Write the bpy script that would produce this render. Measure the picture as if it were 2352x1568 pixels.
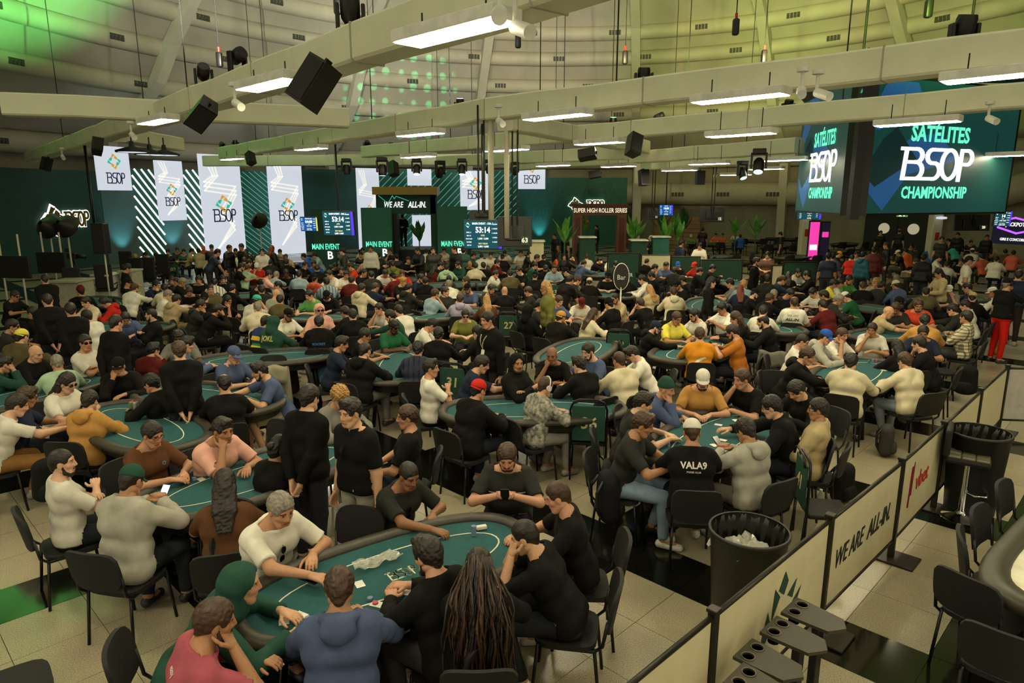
import bpy, bmesh, math, random
import numpy as np
from mathutils import Vector, Matrix, Euler
from mathutils.bvhtree import BVHTree

for _o in list(bpy.data.objects):
    bpy.data.objects.remove(_o, do_unlink=True)
SC = bpy.context.scene
COL = SC.collection
R = math.radians
random.seed(7)

# ------------------------------------------------------------------ camera, world, exposure
FPX = 1568.0                       # focal length in pixels of the 2352 px wide frame (24 mm)
CAM_H = 3.4
PITCH = math.atan(331 / FPX)
cd = bpy.data.cameras.new('camera')
cd.sensor_width = 36.0
cd.lens = 36.0 * FPX / 2352.0
cd.clip_end = 300
cd.clip_start = 0.05
cam = bpy.data.objects.new('camera', cd)
cam.location = (0, 0, CAM_H)
cam.rotation_euler = (math.pi / 2 - PITCH, 0, 0)
COL.objects.link(cam)
SC.camera = cam

W = bpy.data.worlds.new('hall_ambient')
SC.world = W
W.use_nodes = True
W.node_tree.nodes['Background'].inputs[0].default_value = (1.0, 0.91, 0.64, 1)
W.node_tree.nodes['Background'].inputs[1].default_value = 0.6
SC.view_settings.view_transform = 'Standard'
SC.view_settings.look = 'None'
SC.view_settings.gamma = 1.0
SC.view_settings.exposure = 0.35
SC.view_settings.use_curve_mapping = False
SC.cycles.use_denoising = True
SC.cycles.use_adaptive_sampling = True
SC.cycles.adaptive_threshold = 0.12
SC.cycles.max_bounces = 3
SC.cycles.diffuse_bounces = 2
SC.cycles.glossy_bounces = 2
SC.cycles.transmission_bounces = 3
SC.cycles.transparent_max_bounces = 6
SC.cycles.sample_clamp_indirect = 4.0
PANEL_STRENGTH = 44.0             # the white LED panels under the beams
PANEL_TINT = (1.0, 0.88, 0.58)

_s, _c = math.sin(PITCH), math.cos(PITCH)


def at(px, py, z):
    """ground position of the point at height z that a photo pixel shows"""
    u, v = (px - 1176) / FPX, (784 - py) / FPX
    t = (z - CAM_H) / (-_s + v * _c)
    return t * u, t * (_c + v * _s)


def atY(px, py, Y):
    """x and z of the point at depth Y that a photo pixel shows"""
    u, v = (px - 1176) / FPX, (784 - py) / FPX
    t = Y / (_c + v * _s)
    return t * u, CAM_H + t * (-_s + v * _c)


# ------------------------------------------------------------------ small helpers
def lin(h):
    h = h.lstrip('#')
    c = [int(h[i:i + 2], 16) / 255 for i in (0, 2, 4)]
    return tuple(x / 12.92 if x < 0.04045 else ((x + 0.055) / 1.055) ** 2.4 for x in c)


def link(o, parent=None):
    COL.objects.link(o)
    if parent is not None:
        o.parent = parent
    return o


def tag(o, label=None, cat=None, group=None, kind=None):
    if label: o['label'] = label
    if cat: o['category'] = cat
    if group: o['group'] = group
    if kind: o['kind'] = kind
    return o


def empty(name, loc=(0, 0, 0), rz=0.0, parent=None):
    o = bpy.data.objects.new(name, None)
    o.empty_display_size = 0.1
    o.location = loc
    o.rotation_euler = (0, 0, rz)
    return link(o, parent)


def mesh_np(name, V, F, mat=None, smooth=True):
    me = bpy.data.meshes.new(name)
    V = np.asarray(V, np.float32)
    if isinstance(F, np.ndarray):
        n, k = F.shape
        me.vertices.add(len(V)); me.vertices.foreach_set('co', V.ravel())
        me.loops.add(n * k); me.loops.foreach_set('vertex_index', F.astype(np.int32).ravel())
        me.polygons.add(n)
        me.polygons.foreach_set('loop_start', np.arange(0, n * k, k, dtype=np.int32))
        me.update(calc_edges=True)
    else:
        me.from_pydata([tuple(map(float, v)) for v in V], [], F)
        me.update()
    if smooth and len(me.polygons):
        me.polygons.foreach_set('use_smooth', np.ones(len(me.polygons), bool))
    if mat: me.materials.append(mat)
    return me


def obj(name, me, parent=None, loc=None, rot=None, color=None):
    o = bpy.data.objects.new(name, me)
    if loc is not None: o.location = loc
    if rot is not None: o.rotation_euler = rot
    if color is not None: o.color = (*color[:3], 1)
    return link(o, parent)


class MB:
    """collects simple solids and links them as one mesh"""
    def __init__(self):
        self.v, self.f = [], []

    def add(self, v, f):
        n = len(self.v)
        self.v += [tuple(p) for p in v]
        self.f += [tuple(i + n for i in q) for q in f]
        return self

    def box(self, c, s, M=None):
        x, y, z = s[0] / 2, s[1] / 2, s[2] / 2
        v = [Vector((c[0] + a * x, c[1] + b * y, c[2] + d * z)) for d in (-1, 1) for a, b in ((-1, -1), (1, -1), (1, 1), (-1, 1))]
        if M is not None: v = [M @ p for p in v]
        return self.add(v, [(3, 2, 1, 0), (4, 5, 6, 7), (0, 1, 5, 4), (1, 2, 6, 5), (2, 3, 7, 6), (3, 0, 4, 7)])

    def rbox(self, c, s, b=0.01):
        """box with chamfered edges"""
        bm = bmesh.new(); bmesh.ops.create_cube(bm, size=1)
        for v in bm.verts: v.co = Vector((v.co.x * s[0] + c[0], v.co.y * s[1] + c[1], v.co.z * s[2] + c[2]))
        bmesh.ops.bevel(bm, geom=bm.edges[:], offset=b, segments=2, affect='EDGES', profile=0.5)
        bm.verts.index_update()
        self.add([v.co for v in bm.verts], [[v.index for v in f.verts] for f in bm.faces]); bm.free()
        return self

    def tube(self, pts, r, n=8, cap=True, radii=None):
        pts = [Vector(p) for p in pts]
        m = len(pts); rings = []
        up = None
        for i, p in enumerate(pts):
            d = (pts[min(i + 1, m - 1)] - pts[max(i - 1, 0)])
            d = d.normalized() if d.length > 1e-9 else Vector((0, 0, 1))
            if up is None:
                up = Vector((0, 0, 1)) if abs(d.z) < 0.9 else Vector((1, 0, 0))
            a = d.cross(up)
            if a.length < 1e-6: a = d.cross(Vector((0, 1, 0)))
            a.normalize(); b = a.cross(d).normalized(); up = b
            rr = radii[i] if radii else r
            rings.append([p + (a * math.cos(2 * math.pi * k / n) + b * math.sin(2 * math.pi * k / n)) * rr for k in range(n)])
        v = [q for g in rings for q in g]; f = []
        for i in range(m - 1):
            for k in range(n):
                f.append((i * n + k, i * n + (k + 1) % n, (i + 1) * n + (k + 1) % n, (i + 1) * n + k))
        if cap:
            f.append(tuple(range(n - 1, -1, -1))); f.append(tuple((m - 1) * n + k for k in range(n)))
        return self.add(v, f)

    def cyl(self, a, b, r, n=16, r2=None):
        return self.tube([a, b], r, n, radii=[r, r if r2 is None else r2])

    def lathe(self, prof, n=24, c=(0, 0, 0), M=None):
        v, f = [], []
        for (r, z) in prof:
            for k in range(n):
                p = Vector((c[0] + r * math.cos(2 * math.pi * k / n), c[1] + r * math.sin(2 * math.pi * k / n), c[2] + z))
                v.append(M @ p if M is not None else p)
        for i in range(len(prof) - 1):
            for k in range(n):
                f.append((i * n + k, i * n + (k + 1) % n, (i + 1) * n + (k + 1) % n, (i + 1) * n + k))
        return self.add(v, f)

    def prism(self, poly, z0, z1, M=None):
        n = len(poly)
        v = [Vector((p[0], p[1], z)) for z in (z0, z1) for p in poly]
        if M is not None: v = [M @ p for p in v]
        f = [tuple(range(n - 1, -1, -1)), tuple(range(n, 2 * n))] + [(k, (k + 1) % n, n + (k + 1) % n, n + k) for k in range(n)]
        return self.add(v, f)

    def ball(self, c, r, n=12, m=8, s=(1, 1, 1)):
        prof = [(r * math.sin(math.pi * i / m), -r * math.cos(math.pi * i / m)) for i in range(m + 1)]
        M = Matrix.Translation(c) @ Matrix.Diagonal((*s, 1))
        return self.lathe([(max(a, 1e-4), b) for a, b in prof], n, M=M)

    def mesh(self, name, mat, smooth=False):
        return mesh_np(name, self.v or [(0, 0, 0)], self.f, mat, smooth)

    def obj(self, name, mat, parent=None, smooth=False, loc=None, rot=None, color=None):
        return obj(name, self.mesh(name, mat, smooth), parent, loc, rot, color)


def auto_smooth(me, ang=35):
    """flat/smooth by angle on a shared mesh"""
    bm = bmesh.new(); bm.from_mesh(me)
    for e in bm.edges:
        e.smooth = not (len(e.link_faces) == 2 and e.calc_face_angle(0) > R(ang))
    for f in bm.faces: f.smooth = True
    bm.to_mesh(me); bm.free()
    return me


def copy_tree(o, parent=None):
    c = o.copy()
    link(c, parent)
    for ch in o.children:
        copy_tree(ch, c)
    return c


# ------------------------------------------------------------------ materials
MATS = {}


def new_mat(name):
    m = bpy.data.materials.new(name); m.use_nodes = True
    MATS[name] = m
    nt = m.node_tree
    return m, nt, nt.nodes['Principled BSDF']


def nd(nt, t, **kw):
    n = nt.nodes.new(t)
    for k, v in kw.items():
        if isinstance(v, tuple) and k.startswith('i_'):
            n.inputs[k[2:]].default_value = v
        elif k.startswith('i_'):
            n.inputs[k[2:]].default_value = v
        else:
            setattr(n, k, v)
    return n


def mix_mul(nt, a, b, fac=1.0):
    m = nd(nt, 'ShaderNodeMix', data_type='RGBA', blend_type='MULTIPLY')
    m.inputs['Factor'].default_value = fac
    nt.links.new(a, m.inputs[6]); nt.links.new(b, m.inputs[7])
    return m.outputs[2]


def grain(nt, scale, lo, hi, detail=3.0, stretch=None):
    """grey variation lo..hi from noise in object space"""
    tc = nd(nt, 'ShaderNodeTexCoord')
    src = tc.outputs['Object']
    if stretch:
        mp = nd(nt, 'ShaderNodeMapping'); mp.inputs['Scale'].default_value = stretch
        nt.links.new(src, mp.inputs[0]); src = mp.outputs[0]
    n = nd(nt, 'ShaderNodeTexNoise'); n.inputs['Scale'].default_value = scale; n.inputs['Detail'].default_value = detail
    nt.links.new(src, n.inputs['Vector'])
    r = nd(nt, 'ShaderNodeMapRange'); r.inputs[3].default_value = lo; r.inputs[4].default_value = hi
    r.inputs[1].default_value = 0.3; r.inputs[2].default_value = 0.7
    nt.links.new(n.outputs['Fac'], r.inputs[0])
    return r.outputs[0], n.outputs['Fac']


def bump(nt, b, h, strength=0.3, dist=0.01):
    n = nd(nt, 'ShaderNodeBump'); n.inputs['Strength'].default_value = strength; n.inputs['Distance'].default_value = dist
    nt.links.new(h, n.inputs['Height']); nt.links.new(n.outputs[0], b.inputs['Normal'])


def plain(name, col, rough=0.6, metal=0.0, var=0.12, scale=8.0, bmp=0.0, spec=0.5, coat=0.0, alpha=1.0):
    """one colour with a little procedural wear"""
    if name in MATS: return MATS[name]
    m, nt, b = new_mat(name)
    c = lin(col) if isinstance(col, str) else col
    g, h = grain(nt, scale, 1 - var, 1 + var)
    rgb = nd(nt, 'ShaderNodeRGB'); rgb.outputs[0].default_value = (*c, 1)
    nt.links.new(mix_mul(nt, rgb.outputs[0], g), b.inputs['Base Color'])
    b.inputs['Roughness'].default_value = rough; b.inputs['Metallic'].default_value = metal
    b.inputs['Specular IOR Level'].default_value = spec; b.inputs['Coat Weight'].default_value = coat
    if alpha < 1: b.inputs['Alpha'].default_value = alpha
    if bmp: bump(nt, b, h, bmp, 0.01)
    return m


def glow(name, col, strength):
    if name in MATS: return MATS[name]
    m, nt, b = new_mat(name)
    c = lin(col) if isinstance(col, str) else col
    b.inputs['Base Color'].default_value = (*[x * 0.5 for x in c], 1)
    b.inputs['Emission Color'].default_value = (*c, 1); b.inputs['Emission Strength'].default_value = strength
    b.inputs['Roughness'].default_value = 0.4
    if strength < 2: m.cycles.emission_sampling = 'NONE'     # screens and prints: seen and reflected, not sampled as lamps
    return m


def by_object(name, rough, kind):
    """colour taken from the object's own colour"""
    m, nt, b = new_mat(name)
    oi = nd(nt, 'ShaderNodeObjectInfo')
    base = oi.outputs['Color']
    if kind == 'skin':
        at_ = nd(nt, 'ShaderNodeAttribute', attribute_name='tint')
        base = mix_mul(nt, base, at_.outputs['Color'])
        g, h = grain(nt, 60, 0.93, 1.06)
        base = mix_mul(nt, base, g)
        b.inputs['Specular IOR Level'].default_value = 0.35
    elif kind == 'cloth':
        g, h = grain(nt, 9, 0.86, 1.10, 4)
        base = mix_mul(nt, base, g)
        g2, h2 = grain(nt, 9, 0, 1, 1.5, (0.8, 0.8, 0.6))
        bump(nt, b, h2, 0.5, 0.025)
        b.inputs['Sheen Weight'].default_value = 0.0
        b.inputs['Specular IOR Level'].default_value = 0.2
    elif kind == 'hair':
        g, h = grain(nt, 55, 0.55, 1.5, 3, (1, 0.35, 0.6))
        base = mix_mul(nt, base, g)
        bump(nt, b, h, 0.8, 0.01)
    elif kind == 'plaid' or kind == 'camo' or kind == 'stripe':
        tc = nd(nt, 'ShaderNodeTexCoord')
        if kind == 'camo':
            g, h = grain(nt, 22, 0.12, 1.15, 5)
            base = mix_mul(nt, base, g)
        else:
            for ax, sc in (((1, 0, 0), 9), ((0, 0, 1), 9)) if kind == 'plaid' else (((1, 0, 0), 7),):
                w = nd(nt, 'ShaderNodeTexWave', bands_direction='X' if ax[0] else 'Z')
                w.inputs['Scale'].default_value = sc * 0.6
                nt.links.new(tc.outputs['Object'], w.inputs[0])
                r = nd(nt, 'ShaderNodeMapRange'); r.inputs[1].default_value = 0.75; r.inputs[2].default_value = 0.85
                r.inputs[3].default_value = 1; r.inputs[4].default_value = 0.28
                nt.links.new(w.outputs['Fac'], r.inputs[0])
                base = mix_mul(nt, base, r.outputs[0])
    else:
        g, h = grain(nt, 10, 0.9, 1.1)
        base = mix_mul(nt, base, g)
    nt.links.new(base, b.inputs['Base Color'])
    b.inputs['Roughness'].default_value = rough
    return m


M_SKIN = by_object('skin', 0.5, 'skin')
M_CLOTH = by_object('cloth', 0.85, 'cloth')
M_HAIR = by_object('hair', 0.5, 'hair')
M_TINT = by_object('tinted', 0.45, 'plain')
M_PLAID = by_object('plaid_cloth', 0.85, 'plaid')
M_CAMO = by_object('camouflage_cloth', 0.85, 'camo')
M_STRIPE = by_object('striped_cloth', 0.85, 'stripe')
M_BLACK = plain('black_plastic', '#100f0b', 0.45, 0, 0.2)
M_FABRIC = plain('black_upholstery', '#12110d', 0.75, 0, 0.25, 40, 0.2)
M_METAL = plain('black_metal', '#0e0e0a', 0.35, 0.3, 0.15)
M_CHROME = plain('chrome', '#d8d8d4', 0.12, 1.0, 0.03)
M_WHITE = plain('white_plastic', '#dcdccf', 0.5)
M_LENS = plain('dark_lens', '#07080a', 0.15, 0, 0.05)
# ------------------------------------------------------------------ bodies: smooth blends of limbs, meshed on a grid
def v3(*a): return np.array(a, float)


def surface_nets(D, org, h):
    S = D < 0
    nx, ny, nz = D.shape
    cnt = np.zeros((nx - 1, ny - 1, nz - 1), np.int8)
    for i in (0, 1):
        for j in (0, 1):
            for k in (0, 1):
                cnt += S[i:nx - 1 + i, j:ny - 1 + j, k:nz - 1 + k]
    act = (cnt > 0) & (cnt < 8)
    idx = -np.ones(act.shape, np.int32)
    I = np.argwhere(act); idx[act] = np.arange(len(I))
    P = np.zeros((len(I), 3)); N = np.zeros(len(I))
    cor = [(i, j, k) for i in (0, 1) for j in (0, 1) for k in (0, 1)]
    dv = {c: D[I[:, 0] + c[0], I[:, 1] + c[1], I[:, 2] + c[2]] for c in cor}
    for a in cor:
        for ax in range(3):
            if a[ax]: continue
            b = list(a); b[ax] = 1; b = tuple(b)
            da, db = dv[a], dv[b]
            m = (da < 0) != (db < 0)
            t = np.where(m, da / np.where(m, da - db, 1), 0)
            q = np.array(a, float)[None].repeat(len(I), 0); q[:, ax] = t
            P += q * m[:, None]; N += m
    P = (P / N[:, None] + I) * h + org
    F = []
    for ax in range(3):
        u, w = [(1, 2), (2, 0), (0, 1)][ax]
        sl0 = [slice(1, -1)] * 3; sl0[ax] = slice(0, -1)
        sl1 = [slice(1, -1)] * 3; sl1[ax] = slice(1, None)
        a, b = S[tuple(sl0)], S[tuple(sl1)]
        E = np.argwhere(a != b)
        if not len(E): continue
        fl = a[tuple(E.T)]
        base = E.copy(); base[:, u] += 1; base[:, w] += 1
        c = []
        for du, dw in ((-1, -1), (0, -1), (0, 0), (-1, 0)):
            q = base.copy(); q[:, u] += du; q[:, w] += dw
            c.append(idx[tuple(q.T)])
        q = np.stack(c, 1)
        q[~fl] = q[~fl][:, ::-1]
        F.append(q)
    return P, np.concatenate(F)


def seg(p, a, b):
    ba = b - a
    t = np.clip(((p - a) @ ba) / max(ba @ ba, 1e-12), 0, 1)
    return np.linalg.norm(p - a - t[..., None] * ba, axis=-1), t


class Sdf:
    def __init__(self, h):
        self.h = h; self.pr = []

    def cone(self, a, b, ra, rb, k=0.03, tag='', cut=False):
        self.pr.append(('c', np.asarray(a, float), np.asarray(b, float), ra, rb, k, tag, cut)); return self

    def ell(self, c, r, k=0.02, tag='', cut=False):
        self.pr.append(('e', np.asarray(c, float), np.asarray(r, float), 0, 0, k, tag, cut)); return self

    def ev(self, q, p):
        if q[0] == 'c':
            d, t = seg(p, q[1], q[2])
            return d - (q[3] + (q[4] - q[3]) * t), t
        k0 = np.linalg.norm((p - q[1]) / q[2], axis=-1)
        k1 = np.linalg.norm((p - q[1]) / q[2] ** 2, axis=-1)
        return k0 * (k0 - 1) / np.maximum(k1, 1e-9), k0

    def mesh(self, post=None):
        h = self.h
        lo, hi = np.full(3, 9.), np.full(3, -9.)
        bb = []
        for q in self.pr:
            if q[0] == 'c':
                r = max(q[3], q[4]); a, b = np.minimum(q[1], q[2]) - r, np.maximum(q[1], q[2]) + r
            else:
                a, b = q[1] - q[2], q[1] + q[2]
            bb.append((a, b))
            if not q[7]: lo, hi = np.minimum(lo, a), np.maximum(hi, b)
        lo -= 3 * h; hi += 3 * h
        n = np.ceil((hi - lo) / h).astype(int) + 1
        D = np.full(n, 1.0, np.float32)
        ax = [lo[i] + np.arange(n[i]) * h for i in range(3)]
        for q, (a, b) in zip(self.pr, bb):
            m = q[5] + 2.5 * h
            i0 = np.clip(np.floor((a - m - lo) / h).astype(int), 0, n - 1); i1 = np.clip(np.ceil((b + m - lo) / h).astype(int) + 1, 1, n)
            if np.any(i1 <= i0): continue
            sl = tuple(slice(i0[i], i1[i]) for i in range(3))
            g = np.stack(np.meshgrid(*[ax[i][sl[i]] for i in range(3)], indexing='ij'), -1)
            d = self.ev(q, g)[0]
            k = max(q[5], 1e-4); cur = D[sl]
            if q[7]:
                e = np.maximum(k - np.abs(cur + d), 0) / k
                D[sl] = np.maximum(cur, -d) + e * e * k * 0.25
            else:
                e = np.maximum(k - np.abs(cur - d), 0) / k
                D[sl] = np.minimum(cur, d) - e * e * k * 0.25
        if post is not None:
            g = np.stack(np.meshgrid(*ax, indexing='ij'), -1)
            D = post(D, g)
        return surface_nets(D, lo, h)

    def owner(self, P):
        """which limb each surface point belongs to, and how far along it"""
        best = np.full(len(P), 9.); own = np.zeros(len(P), int); T = np.zeros(len(P))
        for i, q in enumerate(self.pr):
            if q[7]: continue
            d, t = self.ev(q, P)
            m = d < best
            best[m] = d[m]; own[m] = i; T[m] = t[m]
        return own, T


def normals(V, F):
    a = V[F[:, 2]] - V[F[:, 0]]; b = V[F[:, 3]] - V[F[:, 1]]
    n = np.cross(a, b); N = np.zeros_like(V)
    for i in range(4): np.add.at(N, F[:, i], n)
    return N / np.maximum(np.linalg.norm(N, axis=1, keepdims=True), 1e-12)


def wob(V, s, seed=0):
    r = np.random.RandomState(seed); o = np.zeros(len(V))
    for _ in range(5):
        d = r.normal(size=3); d /= np.linalg.norm(d)
        o += np.sin(V @ d * s * r.uniform(0.6, 1.6) + r.uniform(0, 6.28))
    return o / 3.0


HEAD_S = 0.93


def head_sdf(h):
    s = Sdf(h)
    s.ell((0, -0.012, 0.032), (0.076, 0.097, 0.094), 0.01, 'skull')
    s.ell((0, 0.030, -0.035), (0.060, 0.066, 0.078), 0.03, 'face')
    s.cone((-0.022, 0.062, -0.098), (0.022, 0.062, -0.098), 0.026, 0.026, 0.03, 'chin')
    s.cone((-0.05, 0.0, -0.062), (-0.024, 0.055, -0.098), 0.020, 0.022, 0.03, 'jaw')
    s.cone((0.05, 0.0, -0.062), (0.024, 0.055, -0.098), 0.020, 0.022, 0.03, 'jaw')
    s.cone((-0.038, 0.070, 0.033), (0.038, 0.070, 0.033), 0.016, 0.016, 0.02, 'brow')
    s.cone((-0.046, 0.058, -0.022), (-0.03, 0.070, -0.03), 0.02, 0.016, 0.02, 'cheek')
    s.cone((0.046, 0.058, -0.022), (0.03, 0.070, -0.03), 0.02, 0.016, 0.02, 'cheek')
    s.ell((-0.032, 0.098, 0.010), (0.019, 0.017, 0.012), 0.012, 'socket', True)
    s.ell((0.032, 0.098, 0.010), (0.019, 0.017, 0.012), 0.012, 'socket', True)
    s.cone((0, 0.088, 0.022), (0, 0.108, -0.022), 0.009, 0.013, 0.012, 'nose')
    s.cone((-0.012, 0.096, -0.030), (0.012, 0.096, -0.030), 0.010, 0.010, 0.008, 'nose')
    s.cone((-0.020, 0.086, -0.066), (0.020, 0.086, -0.066), 0.010, 0.010, 0.008, 'lip')
    s.cone((0, 0.0915, -0.060), (0, 0.0915, -0.072), 0.009, 0.009, 0.006, 'lip')
    for x in (-1, 1):
        s.ell((x * 0.077, -0.004, -0.008), (0.009, 0.021, 0.034), 0.008, 'ear')
        s.ell((x * 0.032, 0.076, 0.010), (0.0135, 0.0135, 0.0125), 0.003, 'eye')
    s.cone((0, -0.02, -0.07), (0, -0.022, -0.15), 0.052, 0.050, 0.03, 'neck')
    return s


def head_mesh(h):
    s = head_sdf(h)
    V, F = s.mesh()
    own, t = s.owner(V)
    tg = np.array([q[6] for q in s.pr])[own]
    T = np.ones((len(V), 3))
    x, y, z = V.T
    ax = np.abs(x)
    T[(tg == 'lip') & (z < -0.054)] = (0.86, 0.58, 0.55)
    mouth = (np.abs(z + 0.066) < h * 0.45) & (ax < 0.024) & (y > 0.08); T[mouth] = (0.5, 0.3, 0.28)
    eye = (np.hypot((ax - 0.032) / 0.0155, (z - 0.010) / 0.0075) < 1.0) & (y > 0.065)
    T[eye] = (1.25, 1.3, 1.35)
    T[(np.hypot(ax - 0.032, z - 0.010) < 0.0068) & (y > 0.065)] = (0.10, 0.07, 0.05)
    lid = (np.abs(z - 0.0175) < h * 0.42) & (np.abs(ax - 0.032) < 0.016) & (y > 0.06); T[lid] = (0.22, 0.17, 0.14)
    br = (np.abs(z - 0.034 + (ax - 0.03) ** 2 * 6) < max(0.0055, h * 0.6)) & (ax > 0.012) & (ax < 0.054) & (y > 0.06)
    T[br] = (0.16, 0.12, 0.09)
    ck = (tg == 'cheek') | (tg == 'nose'); T[ck] *= (1.03, 0.93, 0.90)
    return V * HEAD_S, F, T


def hand_mesh(h, curl, spread=0.0):
    s = Sdf(h)
    s.cone((0, -0.03, 0), (0, 0.02, 0), 0.024, 0.024, 0.015)
    for x0, x1 in ((-0.022, -0.030), (-0.005, -0.008), (0.012, 0.014), (0.022, 0.031)):
        s.cone((x0 * 0.7, 0.015, 0), (x1, 0.085, 0.002), 0.016, 0.0125, 0.012)
    for x, L in ((-0.031, 0.058), (-0.0105, 0.074), (0.0105, 0.078), (0.031, 0.069)):
        p = v3(x, 0.086, 0.002); a = R(curl * 0.4); dx = x * spread
        for i, l in enumerate((0.45, 0.31, 0.24)):
            q = p + L * l * v3(dx, math.cos(a), -math.sin(a))
            s.cone(p, q, 0.0098 - 0.0008 * i, 0.0090 - 0.0008 * i, 0.004)
            p = q; a += R(curl)
    p = v3(0.026, 0.022, -0.004)
    for d, l, r in (((0.72, 0.66, -0.2), 0.045, 0.013), ((0.35, 0.9, -0.22), 0.034, 0.0105), ((0.15, 0.95, -0.25), 0.027, 0.0095)):
        d = np.array(d) / np.linalg.norm(d); q = p + d * l
        s.cone(p, q, r, r * 0.9, 0.006); p = q
    return s.mesh()


def ik(S, Wr, a, b, pole):
    d = Wr - S; L = np.linalg.norm(d)
    if L > (a + b) * 0.995:
        Wr = S + d / L * (a + b) * 0.995; d = Wr - S; L = np.linalg.norm(d)
    x = (a * a - b * b + L * L) / (2 * L)
    y = math.sqrt(max(a * a - x * x, 0))
    u = d / L; pl = np.asarray(pole, float); pl = pl - u * (pl @ u); pl /= max(np.linalg.norm(pl), 1e-9)
    return S + u * x + pl * y, Wr


def rotm(ax, deg):
    return np.array(Matrix.Rotation(R(deg), 3, ax))


# pose: sit/stand, torso lean, torso twist, head pitch (down +), head yaw (left +), right wrist, left wrist, elbow poles, hand curls, legs
POSES = {
    'f': dict(lean=16, hp=16, wr=(0.09, 0.47, 0.815), wl=(-0.08, 0.44, 0.815)),
    'c': dict(lean=22, hp=6, hy=-8, wr=(0.07, 0.30, 1.02), wl=(-0.06, 0.44, 0.815), pr=(0.5, 0.3, -1), cr=70),
    'x': dict(lean=0, hp=4, hy=-22, wr=(-0.06, 0.235, 0.90), wl=(0.05, 0.20, 0.86), pr=(1, 0.1, -0.6), pl=(-1, 0.1, -0.6), cr=40),
    'p': dict(lean=10, hp=26, wr=(0.055, 0.36, 0.93), wl=(-0.055, 0.36, 0.93), cr=60, cl=60),
    'l': dict(lean=36, hp=-4, wr=(0.16, 0.62, 0.815), wl=(-0.10, 0.56, 0.815)),
    'r': dict(lean=24, hp=14, hy=-6, wr=(0.10, 0.66, 0.83), wl=(-0.10, 0.44, 0.815), cr=30),
    'h': dict(lean=28, hp=10, wr=(0.075, 0.38, 1.04), wl=(-0.075, 0.38, 1.02), pr=(0.5, 0.4, -1), pl=(-0.5, 0.4, -1), cr=65, cl=65),
    's': dict(lean=-4, hp=8, hy=14, wr=(0.13, 0.28, 0.66), wl=(-0.10, 0.26, 0.66)),
    'k': dict(lean=14, hp=6, hy=48, wr=(0.10, 0.46, 0.815), wl=(-0.08, 0.44, 0.815)),
    'd': dict(lean=26, hp=32, wr=(0.10, 0.50, 0.815), wl=(-0.09, 0.48, 0.815)),
    'S': dict(st=1, lean=3, hp=8, wr=(0.27, 0.04, 0.80), wl=(-0.27, 0.04, 0.80), pr=(0.3, -1, 0), pl=(-0.3, -1, 0)),
    'P': dict(st=1, lean=5, hp=26, wr=(0.06, 0.32, 1.12), wl=(-0.06, 0.32, 1.12), cr=60, cl=60),
    'B': dict(st=1, lean=4, hp=14, wr=(0.05, -0.17, 0.88), wl=(-0.05, -0.17, 0.90), pr=(1, -0.5, 0), pl=(-1, -0.5, 0)),
    'G': dict(st=1, lean=30, hp=10, wr=(0.16, 0.52, 0.84), wl=(-0.12, 0.48, 0.84), pr=(1, -0.3, 0), pl=(-1, -0.3, 0)),
    'U': dict(st=1, lean=2, hp=-6, wr=(0.22, 0.48, 1.45), wl=(-0.28, 0.05, 0.82), pr=(0.3, 0, -1), cr=20),
    'X': dict(st=1, lean=0, hp=8, wr=(-0.06, 0.225, 1.22), wl=(0.05, 0.19, 1.18), pr=(1, 0.1, -0.6), pl=(-1, 0.1, -0.6), cr=40),
}
_HEADS, _HANDS, _BODY = {}, {}, {}
UA, FA = 0.30, 0.265


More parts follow.
